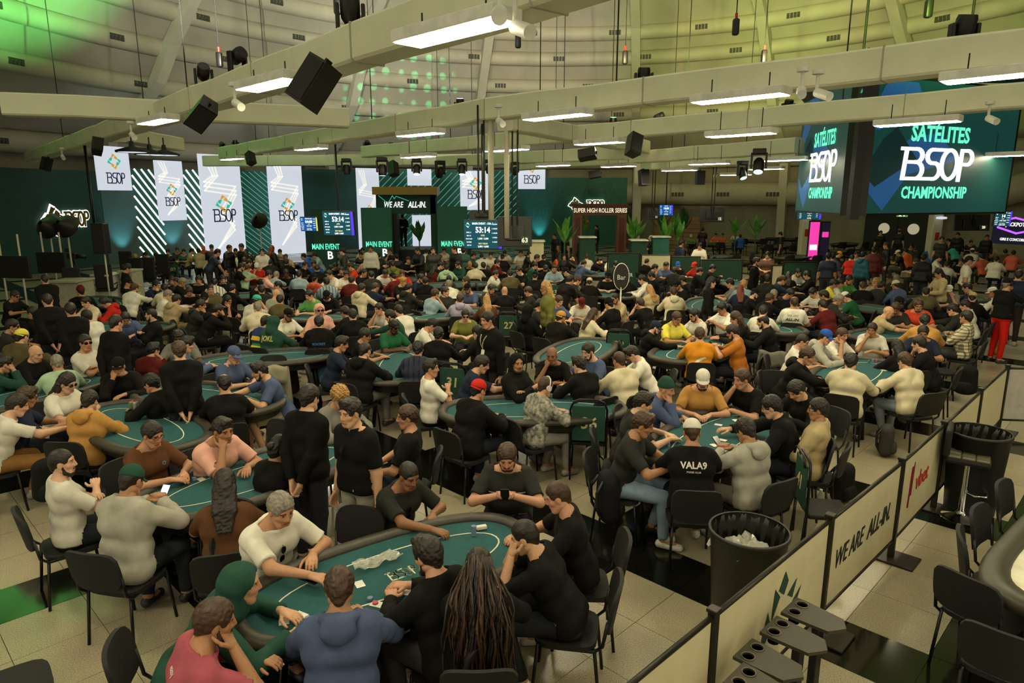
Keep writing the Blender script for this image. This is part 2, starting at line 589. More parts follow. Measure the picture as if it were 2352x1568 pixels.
def body(pose, lod):
    """meshes of a bare body and of what it can wear, in one pose"""
    key = (pose, lod)
    if key in _BODY: return _BODY[key]
    h = (0.0125, 0.021, 0.040)[lod]
    p = POSES[pose]
    st = p.get('st', 0)
    rl = rotm('X', -p['lean'])
    P0 = v3(0, -0.02, 0.56) if not st else v3(0, 0, 0.98)
    U = rl @ v3(0, 0, 1)
    Fw = rl @ v3(0, 1, 0)
    X = v3(1, 0, 0)
    s = Sdf(h)
    lat = lambda c, w, r, k, tg: s.cone(c - X * w, c + X * w, r, r, k, tg)
    lat(P0 + Fw * 0.0, 0.085, 0.118, 0.03, 'hip')
    lat(P0 + U * 0.15 + Fw * 0.008, 0.074, 0.110, 0.06, 'torso')
    lat(P0 + U * 0.33 + Fw * 0.005, 0.088, 0.112, 0.07, 'torso')
    lat(P0 + U * 0.43 - Fw * 0.012, 0.122, 0.066, 0.06, 'torso')
    for sd in (-1, 1):
        s.cone(P0 + U * 0.50 - Fw * 0.02 + X * sd * 0.03, P0 + U * 0.455 - Fw * 0.016 + X * sd * 0.13, 0.048, 0.048, 0.04, 'torso')
    C7 = P0 + U * 0.50 - Fw * 0.015
    hd = R(p['lean'] * 0.45)
    HC = C7 + (rotm('X', -p['lean'] * 0.75 - p['hp'] * 0.35) @ v3(0, 0.035, 0.155))
    s.cone(C7 - U * 0.03, C7 + (HC - C7) * 0.45, 0.062, 0.055, 0.04, 'neck')
    J = {}
    for sd, nm in ((1, 'r'), (-1, 'l')):
        S = P0 + U * 0.43 + X * sd * 0.165 - Fw * 0.012
        Wr = np.array(p['w' + nm], float)
        pole = p.get('p' + nm, (sd * 1.0, -0.25, -0.5))
        E, Wr = ik(S, Wr, UA, FA, pole)
        s.cone(S, E, 0.056, 0.043, 0.035, 'ua' + nm)
        s.cone(E, Wr, 0.045, 0.028, 0.02, 'fa' + nm)
        J['E' + nm], J['W' + nm] = E, Wr
        hip = P0 + X * sd * 0.092 - v3(0, 0, 0.01)
        if not st:
            kn = v3(sd * 0.14, 0.42, 0.52); an = v3(sd * 0.13, 0.36 + 0.07 * sd, 0.09)
        else:
            kn = v3(sd * 0.105, 0.015, 0.53); an = v3(sd * 0.115, -0.03, 0.09)
        s.cone(hip, kn, 0.092, 0.062, 0.03, 'th')
        s.cone(kn, an, 0.060, 0.038, 0.02, 'sh')
        s.cone(an, an + v3(sd * 0.01, 0.13, -0.05), 0.036, 0.032, 0.02, 'ft')
        J['an' + nm] = an
    V, F = s.mesh()
    own, T = s.owner(V)
    tags = np.array([q[6] for q in s.pr]); tg = tags[own]
    N = normals(V, F)
    # head, turned
    if lod not in _HEADS: _HEADS[lod] = head_mesh((0.0052, 0.0095, 0.021)[lod])
    HV, HF, HT = _HEADS[lod]
    RH = rotm('Z', p.get('hy', 0)) @ rotm('X', -(p['lean'] * 0.35 + p['hp']))
    MH = Matrix.Translation(HC) @ Matrix(RH.tolist()).to_4x4()
    VV, FF, TT = [V], [F], [np.ones((len(V), 3))]
    off = len(V)
    VV.append(HV @ RH.T + HC); FF.append(HF + off); TT.append(HT); off += len(HV)
    for sd, nm in ((1, 'r'), (-1, 'l')):
        cu = p.get('c' + nm, 22)
        hk = (lod, cu)
        if hk not in _HANDS: _HANDS[hk] = hand_mesh((0.0048, 0.0085, 0.016)[lod], cu, 0.5 if cu < 40 else 0.0)
        GV, GF = _HANDS[hk]
        GV = GV * (-sd, 1, 1)
        if sd > 0: GF = GF[:, ::-1]
        d = J['W' + nm] - J['E' + nm]; d /= np.linalg.norm(d)
        if not st and J['W' + nm][2] < 0.85 and pose not in 'xs':
            d = v3(d[0] * 0.6, d[1], -0.06); d /= np.linalg.norm(d)
        z = v3(0, 0, 1) if abs(d[2]) < 0.75 else v3(sd * 0.8, -0.6, 0)
        if pose in 'SB': z = v3(sd, 0, 0)
        if pose in 'pP': z = v3(sd * 0.6, -0.2, 0.8)
        if pose in 'ch' and J['W' + nm][2] > 0.9: z = v3(sd * 0.5, 0.8, 0.3)
        x = np.cross(d, z); x /= np.linalg.norm(x); z = np.cross(x, d)
        A = np.stack([x, d, z], 1)
        VV.append(GV @ A.T + J['W' + nm]); FF.append(GF + off); TT.append(np.ones((len(GV), 3))); off += len(GV)
    me = mesh_np('person_body', np.concatenate(VV), np.concatenate(FF), M_SKIN)
    at_ = me.attributes.new('tint', 'FLOAT_COLOR', 'POINT')
    TT = np.concatenate(TT)
    at_.data.foreach_set('color', np.c_[TT, np.ones(len(TT))].astype(np.float32).ravel())

    waist = (V - P0) @ U
    nax = (HC - C7) / np.linalg.norm(HC - C7)
    nz = (V - C7) @ nax
    nr = np.linalg.norm((V - C7) - nz[:, None] * nax, axis=1)

    def garment(name, mask, off, lim, wr=0.003, mat=M_CLOTH, seed=1, hem=None, cut=None):
        if cut is not None: mask = mask & ~((nz > cut) & (nr < 0.115) & ((tg == 'torso') | (tg == 'neck')))
        fm = mask[F].all(1)
        f = F[fm]
        if not len(f): return None
        use = np.unique(f); mp = -np.ones(len(V), int); mp[use] = np.arange(len(use))
        v = V[use].copy(); n = N[use]
        v = v + n * (off + wr * wob(v, 38, seed) + wr * 0.8 * wob(v * (1, 1, 0.4), 70, seed + 3))[:, None]
        f = mp[f]
        # border loop: slide onto the hem, then fold in to the skin
        e = np.concatenate([f[:, [i, (i + 1) % 4]] for i in range(4)])
        es = {}
        for a, b in e: es[(a, b)] = 1
        bd = [(a, b) for a, b in es if (b, a) not in es]
        bv = sorted({i for ab in bd for i in ab})
        for i in bv:
            g = use[i]; q = s.pr[own[g]]
            lt = lim.get(q[6])
            if cut is not None and abs(nz[g] - cut) < 0.03 and nr[g] < 0.115:
                v[i] += nax * (cut - nz[g])
            elif q[6] in ('torso', 'hip') and hem is not None and abs(waist[g] - hem) < 0.03:
                v[i] += U * (hem - waist[g])
            elif lt is not None and q[0] == 'c':
                dlt = np.clip((lt - T[g]), -0.12, 0.12) * (q[2] - q[1])
                if np.linalg.norm(dlt) < 0.03: v[i] += dlt
        m2 = {i: len(v) + k for k, i in enumerate(bv)}
        inner = np.array([v[i] - n[i] * (off + 0.004) for i in bv]).reshape(-1, 3)
        v = np.concatenate([v, inner])
        rim = np.array([(b, a, m2[a], m2[b]) for a, b in bd]).reshape(-1, 4)
        f = np.concatenate([f, rim]) if len(rim) else f
        return mesh_np(name, v, f, mat)

    def sel(lim, top=9, zmin=-9):
        m = np.zeros(len(V), bool)
        for k, l in lim.items():
            m |= (tg == k) & (T <= l)
        tr_ = (tg == 'torso') | (tg == 'hip') | (tg == 'neck')
        return m & (~tr_ | ((waist < top) & (waist > zmin)))
    tee = {'torso': 9, 'hip': 9, 'uar': 0.80, 'ual': 0.80, 'neck': 9, 'th': -1}
    lng = {'torso': 9, 'hip': 9, 'uar': 9, 'ual': 9, 'far': 0.93, 'fal': 0.93, 'neck': 9}
    mk = {
        'tee': lambda: garment('t_shirt', sel(tee, zmin=-0.04), 0.017, {'uar': 0.80, 'ual': 0.80, 'neck': 0.9}, hem=-0.04, cut=0.012),
        'long': lambda: garment('sweatshirt', sel(lng, zmin=-0.07), 0.020, {'far': 0.93, 'fal': 0.93, 'neck': 0.9}, 0.0045, hem=-0.07, cut=0.028),
        'jacket': lambda: garment('jacket', sel(lng, zmin=-0.10), 0.024, {'far': 0.95, 'fal': 0.95, 'neck': 0.9}, 0.0055, seed=5, hem=-0.10, cut=0.03),
        'trousers': lambda: garment('trousers', sel({'hip': 9, 'th': 9, 'sh': 0.95, 'torso': 9}, top=0.06), 0.009, {'sh': 0.95}, 0.002, seed=9, hem=0.06),
        'shorts': lambda: garment('shorts', sel({'hip': 9, 'th': 0.9, 'torso': 9}, top=0.03), 0.008, {'th': 0.9}, 0.003, seed=11, hem=0.03)}

    class Wardrobe(dict):
        def __missing__(self, k):
            self[k] = mk[k]()
            return self[k]
    G = Wardrobe()
    G['shoes'] = []
    for nm, sd in (('r', 1), ('l', -1)):
        a = J['an' + nm]
        q = Sdf((0.011, 0.018, 0.03)[lod])
        q.cone(a + v3(0, -0.03, -0.045), a + v3(sd * 0.012, 0.15, -0.055), 0.040, 0.038, 0.02)
        q.cone(a + v3(0, -0.01, -0.03), a + v3(0, 0.03, 0.01), 0.040, 0.036, 0.02)
        zf = a[2] - 0.088
        sv, sf = q.mesh(); sv[:, 2] = np.maximum(sv[:, 2], zf)
        G['shoes'].append(mesh_np('shoe', sv, sf, M_TINT))
    MC = Matrix.Translation(C7) @ Matrix(rl.tolist()).to_4x4()
    _BODY[key] = dict(me=me, G=G, MH=MH, MC=MC, head=HC, J=J, P0=P0, U=U, st=st)
    return _BODY[key]


# ------------------------------------------------------------------ hair and headgear, in the head's own frame
_PRE = {}


def prefab(kind, lod):
    key = (kind, lod)
    if key in _PRE: return _PRE[key]
    h = (0.0075, 0.0125, 0.02)[lod]
    m = M_HAIR; s = Sdf(h); post = None; name = 'hair'
    face = lambda y=0.094, z=-0.038, r=(0.082, 0.060, 0.104): s.ell((0, y, z), r, 0.006, '', True)
    if kind in ('short', 'curly', 'buzz', 'balding', 'quiff', 'long', 'bun', 'dreads'):
        t = {'buzz': 0.005, 'short': 0.014, 'curly': 0.024, 'balding': 0.008, 'quiff': 0.013}.get(kind, 0.013)
        s.ell((0, -0.014, 0.036), (0.077 + t, 0.097 + t, 0.094 + t), 0.005)
        s.cone((0, -0.062, -0.01), (0, -0.066, -0.055), 0.048 + t * 0.6, 0.035 + t * 0.3, 0.03)
        if kind == 'quiff':
            s.cone((-0.03, 0.05, 0.118), (0.035, 0.055, 0.118), 0.030, 0.026, 0.03)
        if kind in ('long', 'bun', 'dreads'):
            s.cone((0, -0.02, 0.08), (0, -0.06, -0.02), 0.085, 0.075, 0.03)
        if kind == 'long':
            for x in (-0.06, 0.0, 0.06):
                s.cone((x, -0.06 - 0.02 * (x == 0), -0.02), (x * 1.05, -0.115, -0.20), 0.045, 0.042, 0.03)
                s.cone((x * 1.05, -0.115, -0.20), (x * 0.8, -0.145, -0.37), 0.042, 0.018, 0.03)
            for x in (-1, 1):
                s.cone((x * 0.070, -0.01, 0.03), (x * 0.078, -0.03, -0.12), 0.022, 0.024, 0.02)
        if kind == 'bun':
            s.ell((0, -0.13, 0.03), (0.045, 0.042, 0.042), 0.01)
        face()
        if kind == 'balding': s.ell((0, 0.01, 0.125), (0.062, 0.095, 0.060), 0.02, '', True)
        s.ell((0.088, 0.012, -0.022), (0.030, 0.026, 0.045), 0.006, '', True)
        s.ell((-0.088, 0.012, -0.022), (0.030, 0.026, 0.045), 0.006, '', True)

        def post(D, g):
            a = {'curly': 0.010, 'buzz': 0.0008, 'short': 0.0035, 'quiff': 0.004, 'long': 0.004}.get(kind, 0.003)
            w = wob(g.reshape(-1, 3), 150 if kind != 'curly' else 210, 4).reshape(D.shape)
            return D + a * w
    elif kind == 'beard':
        name = 'beard'
        s.cone((-0.024, 0.066, -0.104), (0.024, 0.066, -0.104), 0.028, 0.028, 0.02)
        for x in (-1, 1):
            s.cone((x * 0.062, 0.012, -0.030), (x * 0.052, 0.030, -0.085), 0.012, 0.018, 0.02)
            s.cone((x * 0.052, 0.030, -0.085), (x * 0.024, 0.066, -0.104), 0.018, 0.024, 0.02)
        s.cone((-0.026, 0.094, -0.052), (0.026, 0.094, -0.052), 0.008, 0.008, 0.01)
        s.ell((0, 0.104, -0.067), (0.021, 0.02, 0.008), 0.004, '', True)
        post = lambda D, g: D + 0.002 * wob(g.reshape(-1, 3), 220, 2).reshape(D.shape)
    elif kind == 'hood_down':
        name, m = 'hood', M_CLOTH
        for i in range(12):
            a, b = [math.pi * 2 * (i + j) / 12 for j in (0, 1)]
            P = lambda t: v3(0.098 * math.cos(t), 0.086 * math.sin(t) - 0.008, 0.005 + 0.025 * (-math.sin(t)))
            s.cone(P(a), P(b), 0.026, 0.026, 0.02)
        s.ell((0, -0.115, -0.035), (0.10, 0.050, 0.080), 0.04)
        s.ell((0, 0.0, 0.06), (0.066, 0.072, 0.10), 0.01, '', True)
        post = lambda D, g: D + 0.003 * wob(g.reshape(-1, 3), 60, 3).reshape(D.shape)
    elif kind == 'hood_up':
        name, m = 'hood', M_CLOTH
        s.ell((0, -0.022, 0.030), (0.108, 0.124, 0.122), 0.01)
        s.cone((0, -0.05, -0.02), (0, -0.055, -0.16), 0.095, 0.115, 0.05)
        s.ell((0, 0.095, -0.015), (0.074, 0.085, 0.105), 0.02, '', True)
        s.ell((0, 0.0, 0.0), (0.088, 0.106, 0.108), 0.01, '', True)
        post = lambda D, g: D + 0.003 * wob(g.reshape(-1, 3), 60, 3).reshape(D.shape)
    elif kind == 'collar':
        name, m = 'collar', M_CLOTH
        for i in range(14):
            a, b = [math.pi * (0.60 + 1.80 * (i + j) / 14) for j in (0, 1)]
            P = lambda t: v3(0.070 * math.cos(t), 0.066 * math.sin(t) + 0.004, 0.018 - 0.020 * math.sin(t))
            s.cone(P(a), P(b), 0.016, 0.016, 0.01)
            s.cone(P(a) + v3(0, 0, -0.02), P(b) + v3(0, 0, -0.02), 0.018, 0.018, 0.01)
    elif kind in ('cap', 'cap_back'):
        name, m = 'cap', M_CLOTH
        s.ell((0, -0.014, 0.050), (0.089, 0.108, 0.094), 0.005)
        post = lambda D, g: np.maximum(D, 0.034 - g[..., 2])
    elif kind == 'beanie':
        name, m = 'beanie', M_CLOTH
        s.ell((0, -0.016, 0.052), (0.092, 0.110, 0.100), 0.005)
        s.ell((0, -0.030, 0.125), (0.060, 0.070, 0.050), 0.03)
        post = lambda D, g: np.maximum(D, 0.030 + 0.25 * g[..., 1] - g[..., 2])
    V, F = s.mesh(post)
    V = V * HEAD_S if kind not in ('hood_down', 'collar') else V
    if kind in ('cap', 'cap_back'):
        # visor, a bent plate
        sg = 1 if kind == 'cap' else -1
        n, k = 12, 5
        G = []
        for lay in (0, -0.006):
            for j in range(k):
                for i in range(n + 1):
                    a = math.pi * (0.14 + 0.72 * i / n)
                    rr = 0.0 + j / (k - 1)
                    x = math.cos(a) * (0.086 + 0.004 * rr); y = math.sin(a) * (0.098 + 0.068 * rr) - 0.01
                    G.append((x * HEAD_S, sg * y * HEAD_S, (0.041 - 0.012 * rr - 3.2 * x * x * (0.3 + rr * 0.7) + lay) * HEAD_S))
        G = np.array(G); q = []
        w = n + 1; L = w * k
        for l in (0, 1):
            for j in range(k - 1):
                for i in range(n):
                    f = (l * L + j * w + i, l * L + j * w + i + 1, l * L + (j + 1) * w + i + 1, l * L + (j + 1) * w + i)
                    q.append(f if (l == 0) == (sg > 0) else f[::-1])
        for i in range(n):
            q.append(((k - 1) * w + i, (k - 1) * w + i + 1, L + (k - 1) * w + i + 1, L + (k - 1) * w + i))
        F = np.concatenate([F, np.array(q) + len(V)]); V = np.concatenate([V, G])
    me = mesh_np(name, V, F, m)
    _PRE[key] = me
    return me


def acc_mesh(kind):
    """spectacles and headphones"""
    if kind in _PRE: return _PRE[kind]
    b = MB(); S = HEAD_S
    if kind in ('glasses', 'sunglasses'):
        for x in (-1, 1):
            c = v3(x * 0.034, 0.100, 0.010)
            ring = [(c[0] + 0.027 * math.cos(t), c[1] - abs(c[0] + 0.027 * math.cos(t)) * 0.12, c[2] + 0.019 * math.sin(t)) for t in np.linspace(0, 2 * math.pi, 15)]
            b.tube(ring, 0.0022, 5, False)
            b.tube([(x * 0.060, 0.092, 0.014), (x * 0.079, 0.05, 0.014), (x * 0.082, -0.005, 0.010)], 0.002, 5)
            if kind == 'sunglasses':
                n = len(b.v); r2 = ring[:-1]
                b.add(r2, [tuple(range(len(r2)))]); b.add([(p[0], p[1] - 0.002, p[2]) for p in r2], [tuple(range(len(r2)))[::-1]])
        b.tube([(-0.009, 0.104, 0.012), (0, 0.107, 0.015), (0.009, 0.104, 0.012)], 0.002, 5)
        m = M_LENS
    else:
        arc = [(0.094 * math.cos(t), -0.005, 0.02 + 0.118 * math.sin(t)) for t in np.linspace(-0.1, math.pi + 0.1, 17)]
        b.tube(arc, 0.008, 8)
        for x in (-1, 1):
            b.cyl((x * 0.080, -0.004, -0.008), (x * 0.106, -0.004, -0.008), 0.036, 16)
        m = M_TINT
    b.v = [(p[0] * S, p[1] * S, p[2] * S) for p in b.v]
    me = b.mesh(kind, m, False)
    if kind == 'headphones': auto_smooth(me)
    _PRE[kind] = me
    return me
# ------------------------------------------------------------------ the hall: floor, round wall, dome
CX, CY = 3.0, 24.0                 # centre of the round hall
WALL_R = 29.0
GA = R(45.53)                      # the floor grid and the beams run at this angle
E1 = Vector((math.cos(GA), math.sin(GA), 0))
EN = Vector((math.sin(GA), -math.cos(GA), 0))
TILE = 0.612


def wall_pt(px, r):
    """point of the circle of radius r round the hall centre that a photo column meets"""
    u = (px - 1176) / FPX * _c                     # forward foreshortening at the horizon
    a = u * u + 1; b = -2 * (u * CX + CY); c = CX * CX + CY * CY - r * r
    t = (-b + math.sqrt(b * b - 4 * a * c)) / (2 * a)
    return Vector((u * t, t, 0))


def granite(name, base, dark, rough, scale):
    m, nt, b = new_mat(name)
    tc = nd(nt, 'ShaderNodeTexCoord')
    n1 = nd(nt, 'ShaderNodeTexNoise'); n1.inputs['Scale'].default_value = scale; n1.inputs['Detail'].default_value = 6
    n2 = nd(nt, 'ShaderNodeTexNoise'); n2.inputs['Scale'].default_value = 1.4; n2.inputs['Detail'].default_value = 3
    nt.links.new(tc.outputs['Generated'], n2.inputs['Vector'])
    geo = nd(nt, 'ShaderNodeNewGeometry')
    nt.links.new(geo.outputs['Position'], n1.inputs['Vector']); nt.links.new(geo.outputs['Position'], n2.inputs['Vector'])
    r1 = nd(nt, 'ShaderNodeValToRGB')
    r1.color_ramp.elements[0].position = 0.36; r1.color_ramp.elements[0].color = (*lin(dark), 1)
    r1.color_ramp.elements[1].position = 0.56; r1.color_ramp.elements[1].color = (*lin(base), 1)
    nt.links.new(n1.outputs['Fac'], r1.inputs[0])
    r2 = nd(nt, 'ShaderNodeMapRange'); r2.inputs[1].default_value = 0.3; r2.inputs[2].default_value = 0.7
    r2.inputs[3].default_value = 0.84; r2.inputs[4].default_value = 1.1
    nt.links.new(n2.outputs['Fac'], r2.inputs[0])
    nt.links.new(mix_mul(nt, r1.outputs[0], r2.outputs[0]), b.inputs['Base Color'])
    b.inputs['Roughness'].default_value = rough
    return m


M_TILE_L = granite('pale_granite', '#b3a98c', '#766e58', 0.28, 130)
M_TILE_D = granite('black_granite', '#16160f', '#0b0b08', 0.10, 160)
M_JOINT = plain('floor_joint', '#4a463a', 0.8)

floor = tag(MB().lathe([(0.001, -0.012), (30, -0.012), (30, -0.3), (0.001, -0.3)], 64, (CX, CY, 0)).obj('floor', M_JOINT), 'pale speckled granite floor crossed by bands of black granite tiles', None, None, 'structure')
_tm = {}
for dk, mt in ((0, M_TILE_L), (1, M_TILE_D)):
    q = (TILE - 0.005) / 2
    me = MB().prism([(-q, -q), (q, -q), (q, q), (-q, q)], -0.011, 0).mesh('tile', mt)
    _tm[dk] = me
cand = []
for i in range(-60, 80):
    for j in range(-75, 60):
        c = E1 * (4.88 + TILE * (i + 0.5)) + EN * (-0.94 + TILE * (j + 0.5))
        if (c.x - CX) ** 2 + (c.y - CY) ** 2 > 28.3 ** 2: continue
        dk = 1 if (i % 5 == 0 or j % 5 == 0) else 0
        # where it shows
        d = c.y * _c + CAM_H * _s
        if d > 0.5:
            px = 1176 + FPX * c.x / d; py = 784 - FPX * (c.y * _s - CAM_H * _c) / d
            seen = -80 < px < 2432 and py < 1640
        else: seen = False
        # clear floor of the photo: bottom left, the aisle and the strip beyond the barrier
        clear = seen and ((px > 1000 and py > 780 + (2352 - px) * 0.12) or (px < 420 and py > 1120) or py > 1050)
        cand.append((0 if clear else 1, c.length, c, dk))
cand.sort(key=lambda t: t[:2])
for _, _, c, dk in cand[:300]:
    obj('tile', _tm[dk], floor, (c.x, c.y, 0), (0, 0, GA))
for dk, nm, mt in ((0, 'pale_tile_field', M_TILE_L), (1, 'black_tile_field', M_TILE_D)):
    b = MB(); q = (TILE - 0.005) / 2
    for _, _, c, d2 in cand[300:]:
        if d2 != dk: continue
        p = [c + E1 * a * q + EN * e * q for a, e in ((-1, -1), (-1, 1), (1, 1), (1, -1))]
        b.add([(v.x, v.y, 0) for v in p], [(3, 2, 1, 0)])
    tag(b.obj(nm, mt, floor), kind='stuff')

M_WALL = plain('grey_wall_paint', '#a39d82', 0.8, 0, 0.10, 1.2, 0.1)
M_DOME = plain('dome_lining', '#bdb8a2', 0.7, 0, 0.10, 0.6, 0.15)
M_DUCT = plain('duct_paint', '#c2bda3', 0.6, 0, 0.08, 0.8)
M_BEAMC = plain('white_beam_fabric', '#dcddbe', 0.8, 0, 0.06, 2.0, 0.25)
M_CONC = plain('pale_concrete', '#7d7762', 0.85, 0, 0.18, 0.7, 0.2)
M_VENT = plain('vent_grille', '#4a4a40', 0.6)
M_CABLE = plain('dark_cable', '#1b1b17', 0.7)

OPEN_A, OPEN_B = R(-140), R(-55)   # shell left open behind the camera to let the world light in


def shell(prof, n=120):
    b = MB(); span = 2 * math.pi - (OPEN_B - OPEN_A)
    A = [OPEN_B + span * i / n for i in range(n + 1)]
    v = [(CX + r * math.cos(a), CY + r * math.sin(a), z) for r, z in prof for a in A]
    w = n + 1
    f = [(j * w + i, j * w + i + 1, (j + 1) * w + i + 1, (j + 1) * w + i) for j in range(len(prof) - 1) for i in range(n)]
    return b.add(v, f)


tag(shell([(WALL_R, 0), (WALL_R, 6.3)]).obj('wall_round', M_WALL, None, True), 'grey painted round wall of the hall', kind='structure')
DOME = [(29.0, 6.3), (26.5, 7.4), (24.3, 8.8), (23.0, 10.4), (21.6, 11.8), (20.5, 13.0), (18.0, 14.6), (14.0, 16.3), (9.0, 17.6), (3.0, 18.3), (0.01, 18.4)]
ceil = tag(shell(DOME).obj('ceiling', M_DOME, None, True), 'pale lined dome with ring ducts and arched ribs', kind='structure')
RINGS = [(28.4, 6.0, 0.55), (24.0, 8.8, 0.42), (22.6, 10.4, 0.42), (21.2, 11.8, 0.42), (20.0, 13.0, 0.42), (17.3, 14.6, 0.4)]
vent_me = None
for k, (r, z, t) in enumerate(RINGS):
    b = MB()
    prof = [(r + t * math.cos(a), z + t * math.sin(a)) for a in np.linspace(0, 2 * math.pi, 13)]
    dn = ['lowest ring air duct of the dome, running along the wall top', 'second ring air duct of the dome', 'third ring air duct of the dome', 'fourth ring air duct of the dome', 'fifth ring air duct of the dome', 'topmost ring air duct of the dome'][k]
    d = tag(b.lathe(prof, 100, (CX, CY, 0)).obj('air_duct', M_DUCT, None, True), 'white painted ' + dn, 'duct', 'ring ducts of the dome')
    if vent_me is None:
        vb = MB()
        for q in range(4): vb.box((-0.27 + q * 0.18, 0, 0), (0.14, 0.06, 0.26))
        vent_me = vb.mesh('vent', M_VENT)
    for i in range(-2, 16):
        a = R(-12 + i * 14.5 + k * 5.1)
        ca, sa = math.cos(a), math.sin(a)
        if sa < -0.15: continue
        v = obj('vent', vent_me, d, (CX + (r - t - 0.01) * ca, CY + (r - t - 0.01) * sa, z - 0.05), (0, 0, a + math.pi / 2))
    # dark rail ring standing for the shadow line above each duct
    rr = r + 0.1
    pts = [(CX + rr * math.cos(a), CY + rr * math.sin(a), z + t + 0.12) for a in np.linspace(-0.4, math.pi + 0.4, 60)]
    MB().tube(pts, 0.06, 6).obj('shadow_rail', M_CABLE, d)
# arched ribs, named by the photo columns where they come down
M_RIB = plain('rib_paint', '#c9c5ae', 0.65, 0, 0.06, 1.5)
prof2 = [(28.0, 0.0), (27.6, 6.2), (25.2, 7.4), (23.2, 8.8), (21.9, 10.4), (20.5, 11.8), (19.4, 13.0), (17.0, 14.4), (13.4, 15.9), (8.8, 17.1), (3.0, 17.8), (0.4, 17.9)]
for k, px in enumerate((-430, 255, 760, 1075, 1462, 1800, 2160, 2560)):
    p = wall_pt(px, 28.0); a = math.atan2(p.y - CY, p.x - CX); ca, sa = math.cos(a), math.sin(a)
    b = MB(); v = []
    for r, z in prof2:
        for dr, w in ((-0.35, -0.26), (-0.35, 0.26), (0.35, 0.26), (0.35, -0.26)):
            v.append((CX + (r + dr) * ca - w * sa, CY + (r + dr) * sa + w * ca, z))
    f = []
    for i in range(len(prof2) - 1):
        for q in range(4): f.append((i * 4 + q, i * 4 + (q + 1) % 4, i * 4 + 4 + (q + 1) % 4, i * 4 + 4 + q))
    nm = ['at the far left edge', 'beside the hanging white banner', 'behind the first timer screen', 'above the stage gate', 'beside the wooden archway', 'behind the big screens', 'beside the round-windowed doors', 'at the far right edge'][k]
    tag(b.add(v, f).obj('trim_%d' % (k + 1), M_RIB), 'white arched dome rib coming down ' + nm, kind='structure')

# ------------------------------------------------------------------ flat panels of the stage set
M_SETG = plain('dark_green_set', '#21473e', 0.7, 0, 0.12, 1.0)
M_SETG2 = plain('green_set', '#266859', 0.6, 0, 0.12, 0.8)
M_SETGREY = plain('grey_green_set', '#566e64', 0.7, 0, 0.08, 1.0)
M_LEDW = glow('white_led_wall', '#dfe5f4', 0.60)
M_LEDLINE = glow('white_led_strip', '#fff8ee', 1.0)
M_LEDGREEN = glow('green_led_strip', '#5fae96', 0.40)
M_INK = glow('navy_print', '#1c2340', 0.5)
M_TEALP = glow('teal_print', '#3fb8a0', 0.6)
M_GOLDP = glow('gold_print', '#d3a53c', 0.6)
M_FAINT = glow('faint_white_print', '#fffdf4', 0.66)


def panel_frame(px0, px1, ytop, ybot, r=None, Y=None, r1=None):
    """a flat upright rectangle between two photo columns; origin bottom left, x along, z up"""
    if r is not None:
        A, B = wall_pt(px0, r), wall_pt(px1, r if r1 is None else r1)
    else:
        Y0, Y1 = Y if isinstance(Y, tuple) else (Y, Y)
        A = Vector((atY(px0, 453, Y0)[0], Y0, 0)); B = Vector((atY(px1, 453, Y1)[0], Y1, 0))
    Ym = (A.y + B.y) / 2
    pm = (px0 + px1) / 2
    zt = atY(pm, ytop, Ym)[1]; zb = 0.0 if ybot is None else atY(pm, ybot, Ym)[1]
    d = (B - A); w = d.length; a = math.atan2(d.y, d.x)
    return Vector((A.x, A.y, zb)), w, zt - zb, a


def panel(name, mat, fr, depth=0.12, parent=None):
    """box whose front face is the frame's plane"""
    o, w, h, a = fr
    return MB().box((w / 2, depth / 2, h / 2), (w, depth, h)).obj(name, mat, parent, False, o if parent is None else None, (0, 0, a) if parent is None else None)


FONT = bpy.data.curves.new('tmp', 'FONT').font


def text(body, mat, parent, loc, size, rot=(math.pi / 2, 0, 0), align='CENTER', bold=0.0, shear=0.0, sx=1.0, ext=0.004, name='lettering', space=1.0):
    c = bpy.data.curves.new(name, 'FONT')
    c.body = body; c.size = size; c.align_x = align; c.align_y = 'CENTER'; c.extrude = ext; c.offset = bold * size; c.shear = shear
    c.space_character = space; c.resolution_u = 2
    t = bpy.data.objects.new(name, c)
    me = bpy.data.meshes.new_from_object(t); me.name = name
    bpy.data.objects.remove(t); bpy.data.curves.remove(c)
    me.materials.clear(); me.materials.append(mat)
    o = obj(name, me, parent, loc, rot)
    o.scale = (sx, 1, 1)
    return o


def ribbon(b, pts, w, d=0.01):
    """flat stroke in the xz plane facing -y"""
    P = [Vector((p[0], 0, p[1])) for p in pts]
    for i in range(len(P) - 1):
        t = (P[i + 1] - P[i]).normalized(); n = Vector((-t.z, 0, t.x)) * (w / 2); e = t * (w * 0.45)
        a, c = P[i] - e, P[i + 1] + e
        q = [a - n, c - n, c + n, a + n]
        v = q + [x + Vector((0, d, 0)) for x in q]
        b.add(v, [(0, 1, 2, 3), (7, 6, 5, 4), (0, 4, 5, 1), (1, 5, 6, 2), (2, 6, 7, 3), (3, 7, 4, 0)])


def arc2(cx, cz, rx, rz, a0, a1, n=10):
    return [(cx + rx * math.cos(R(a0 + (a1 - a0) * i / n)), cz + rz * math.sin(R(a0 + (a1 - a0) * i / n))) for i in range(n + 1)]


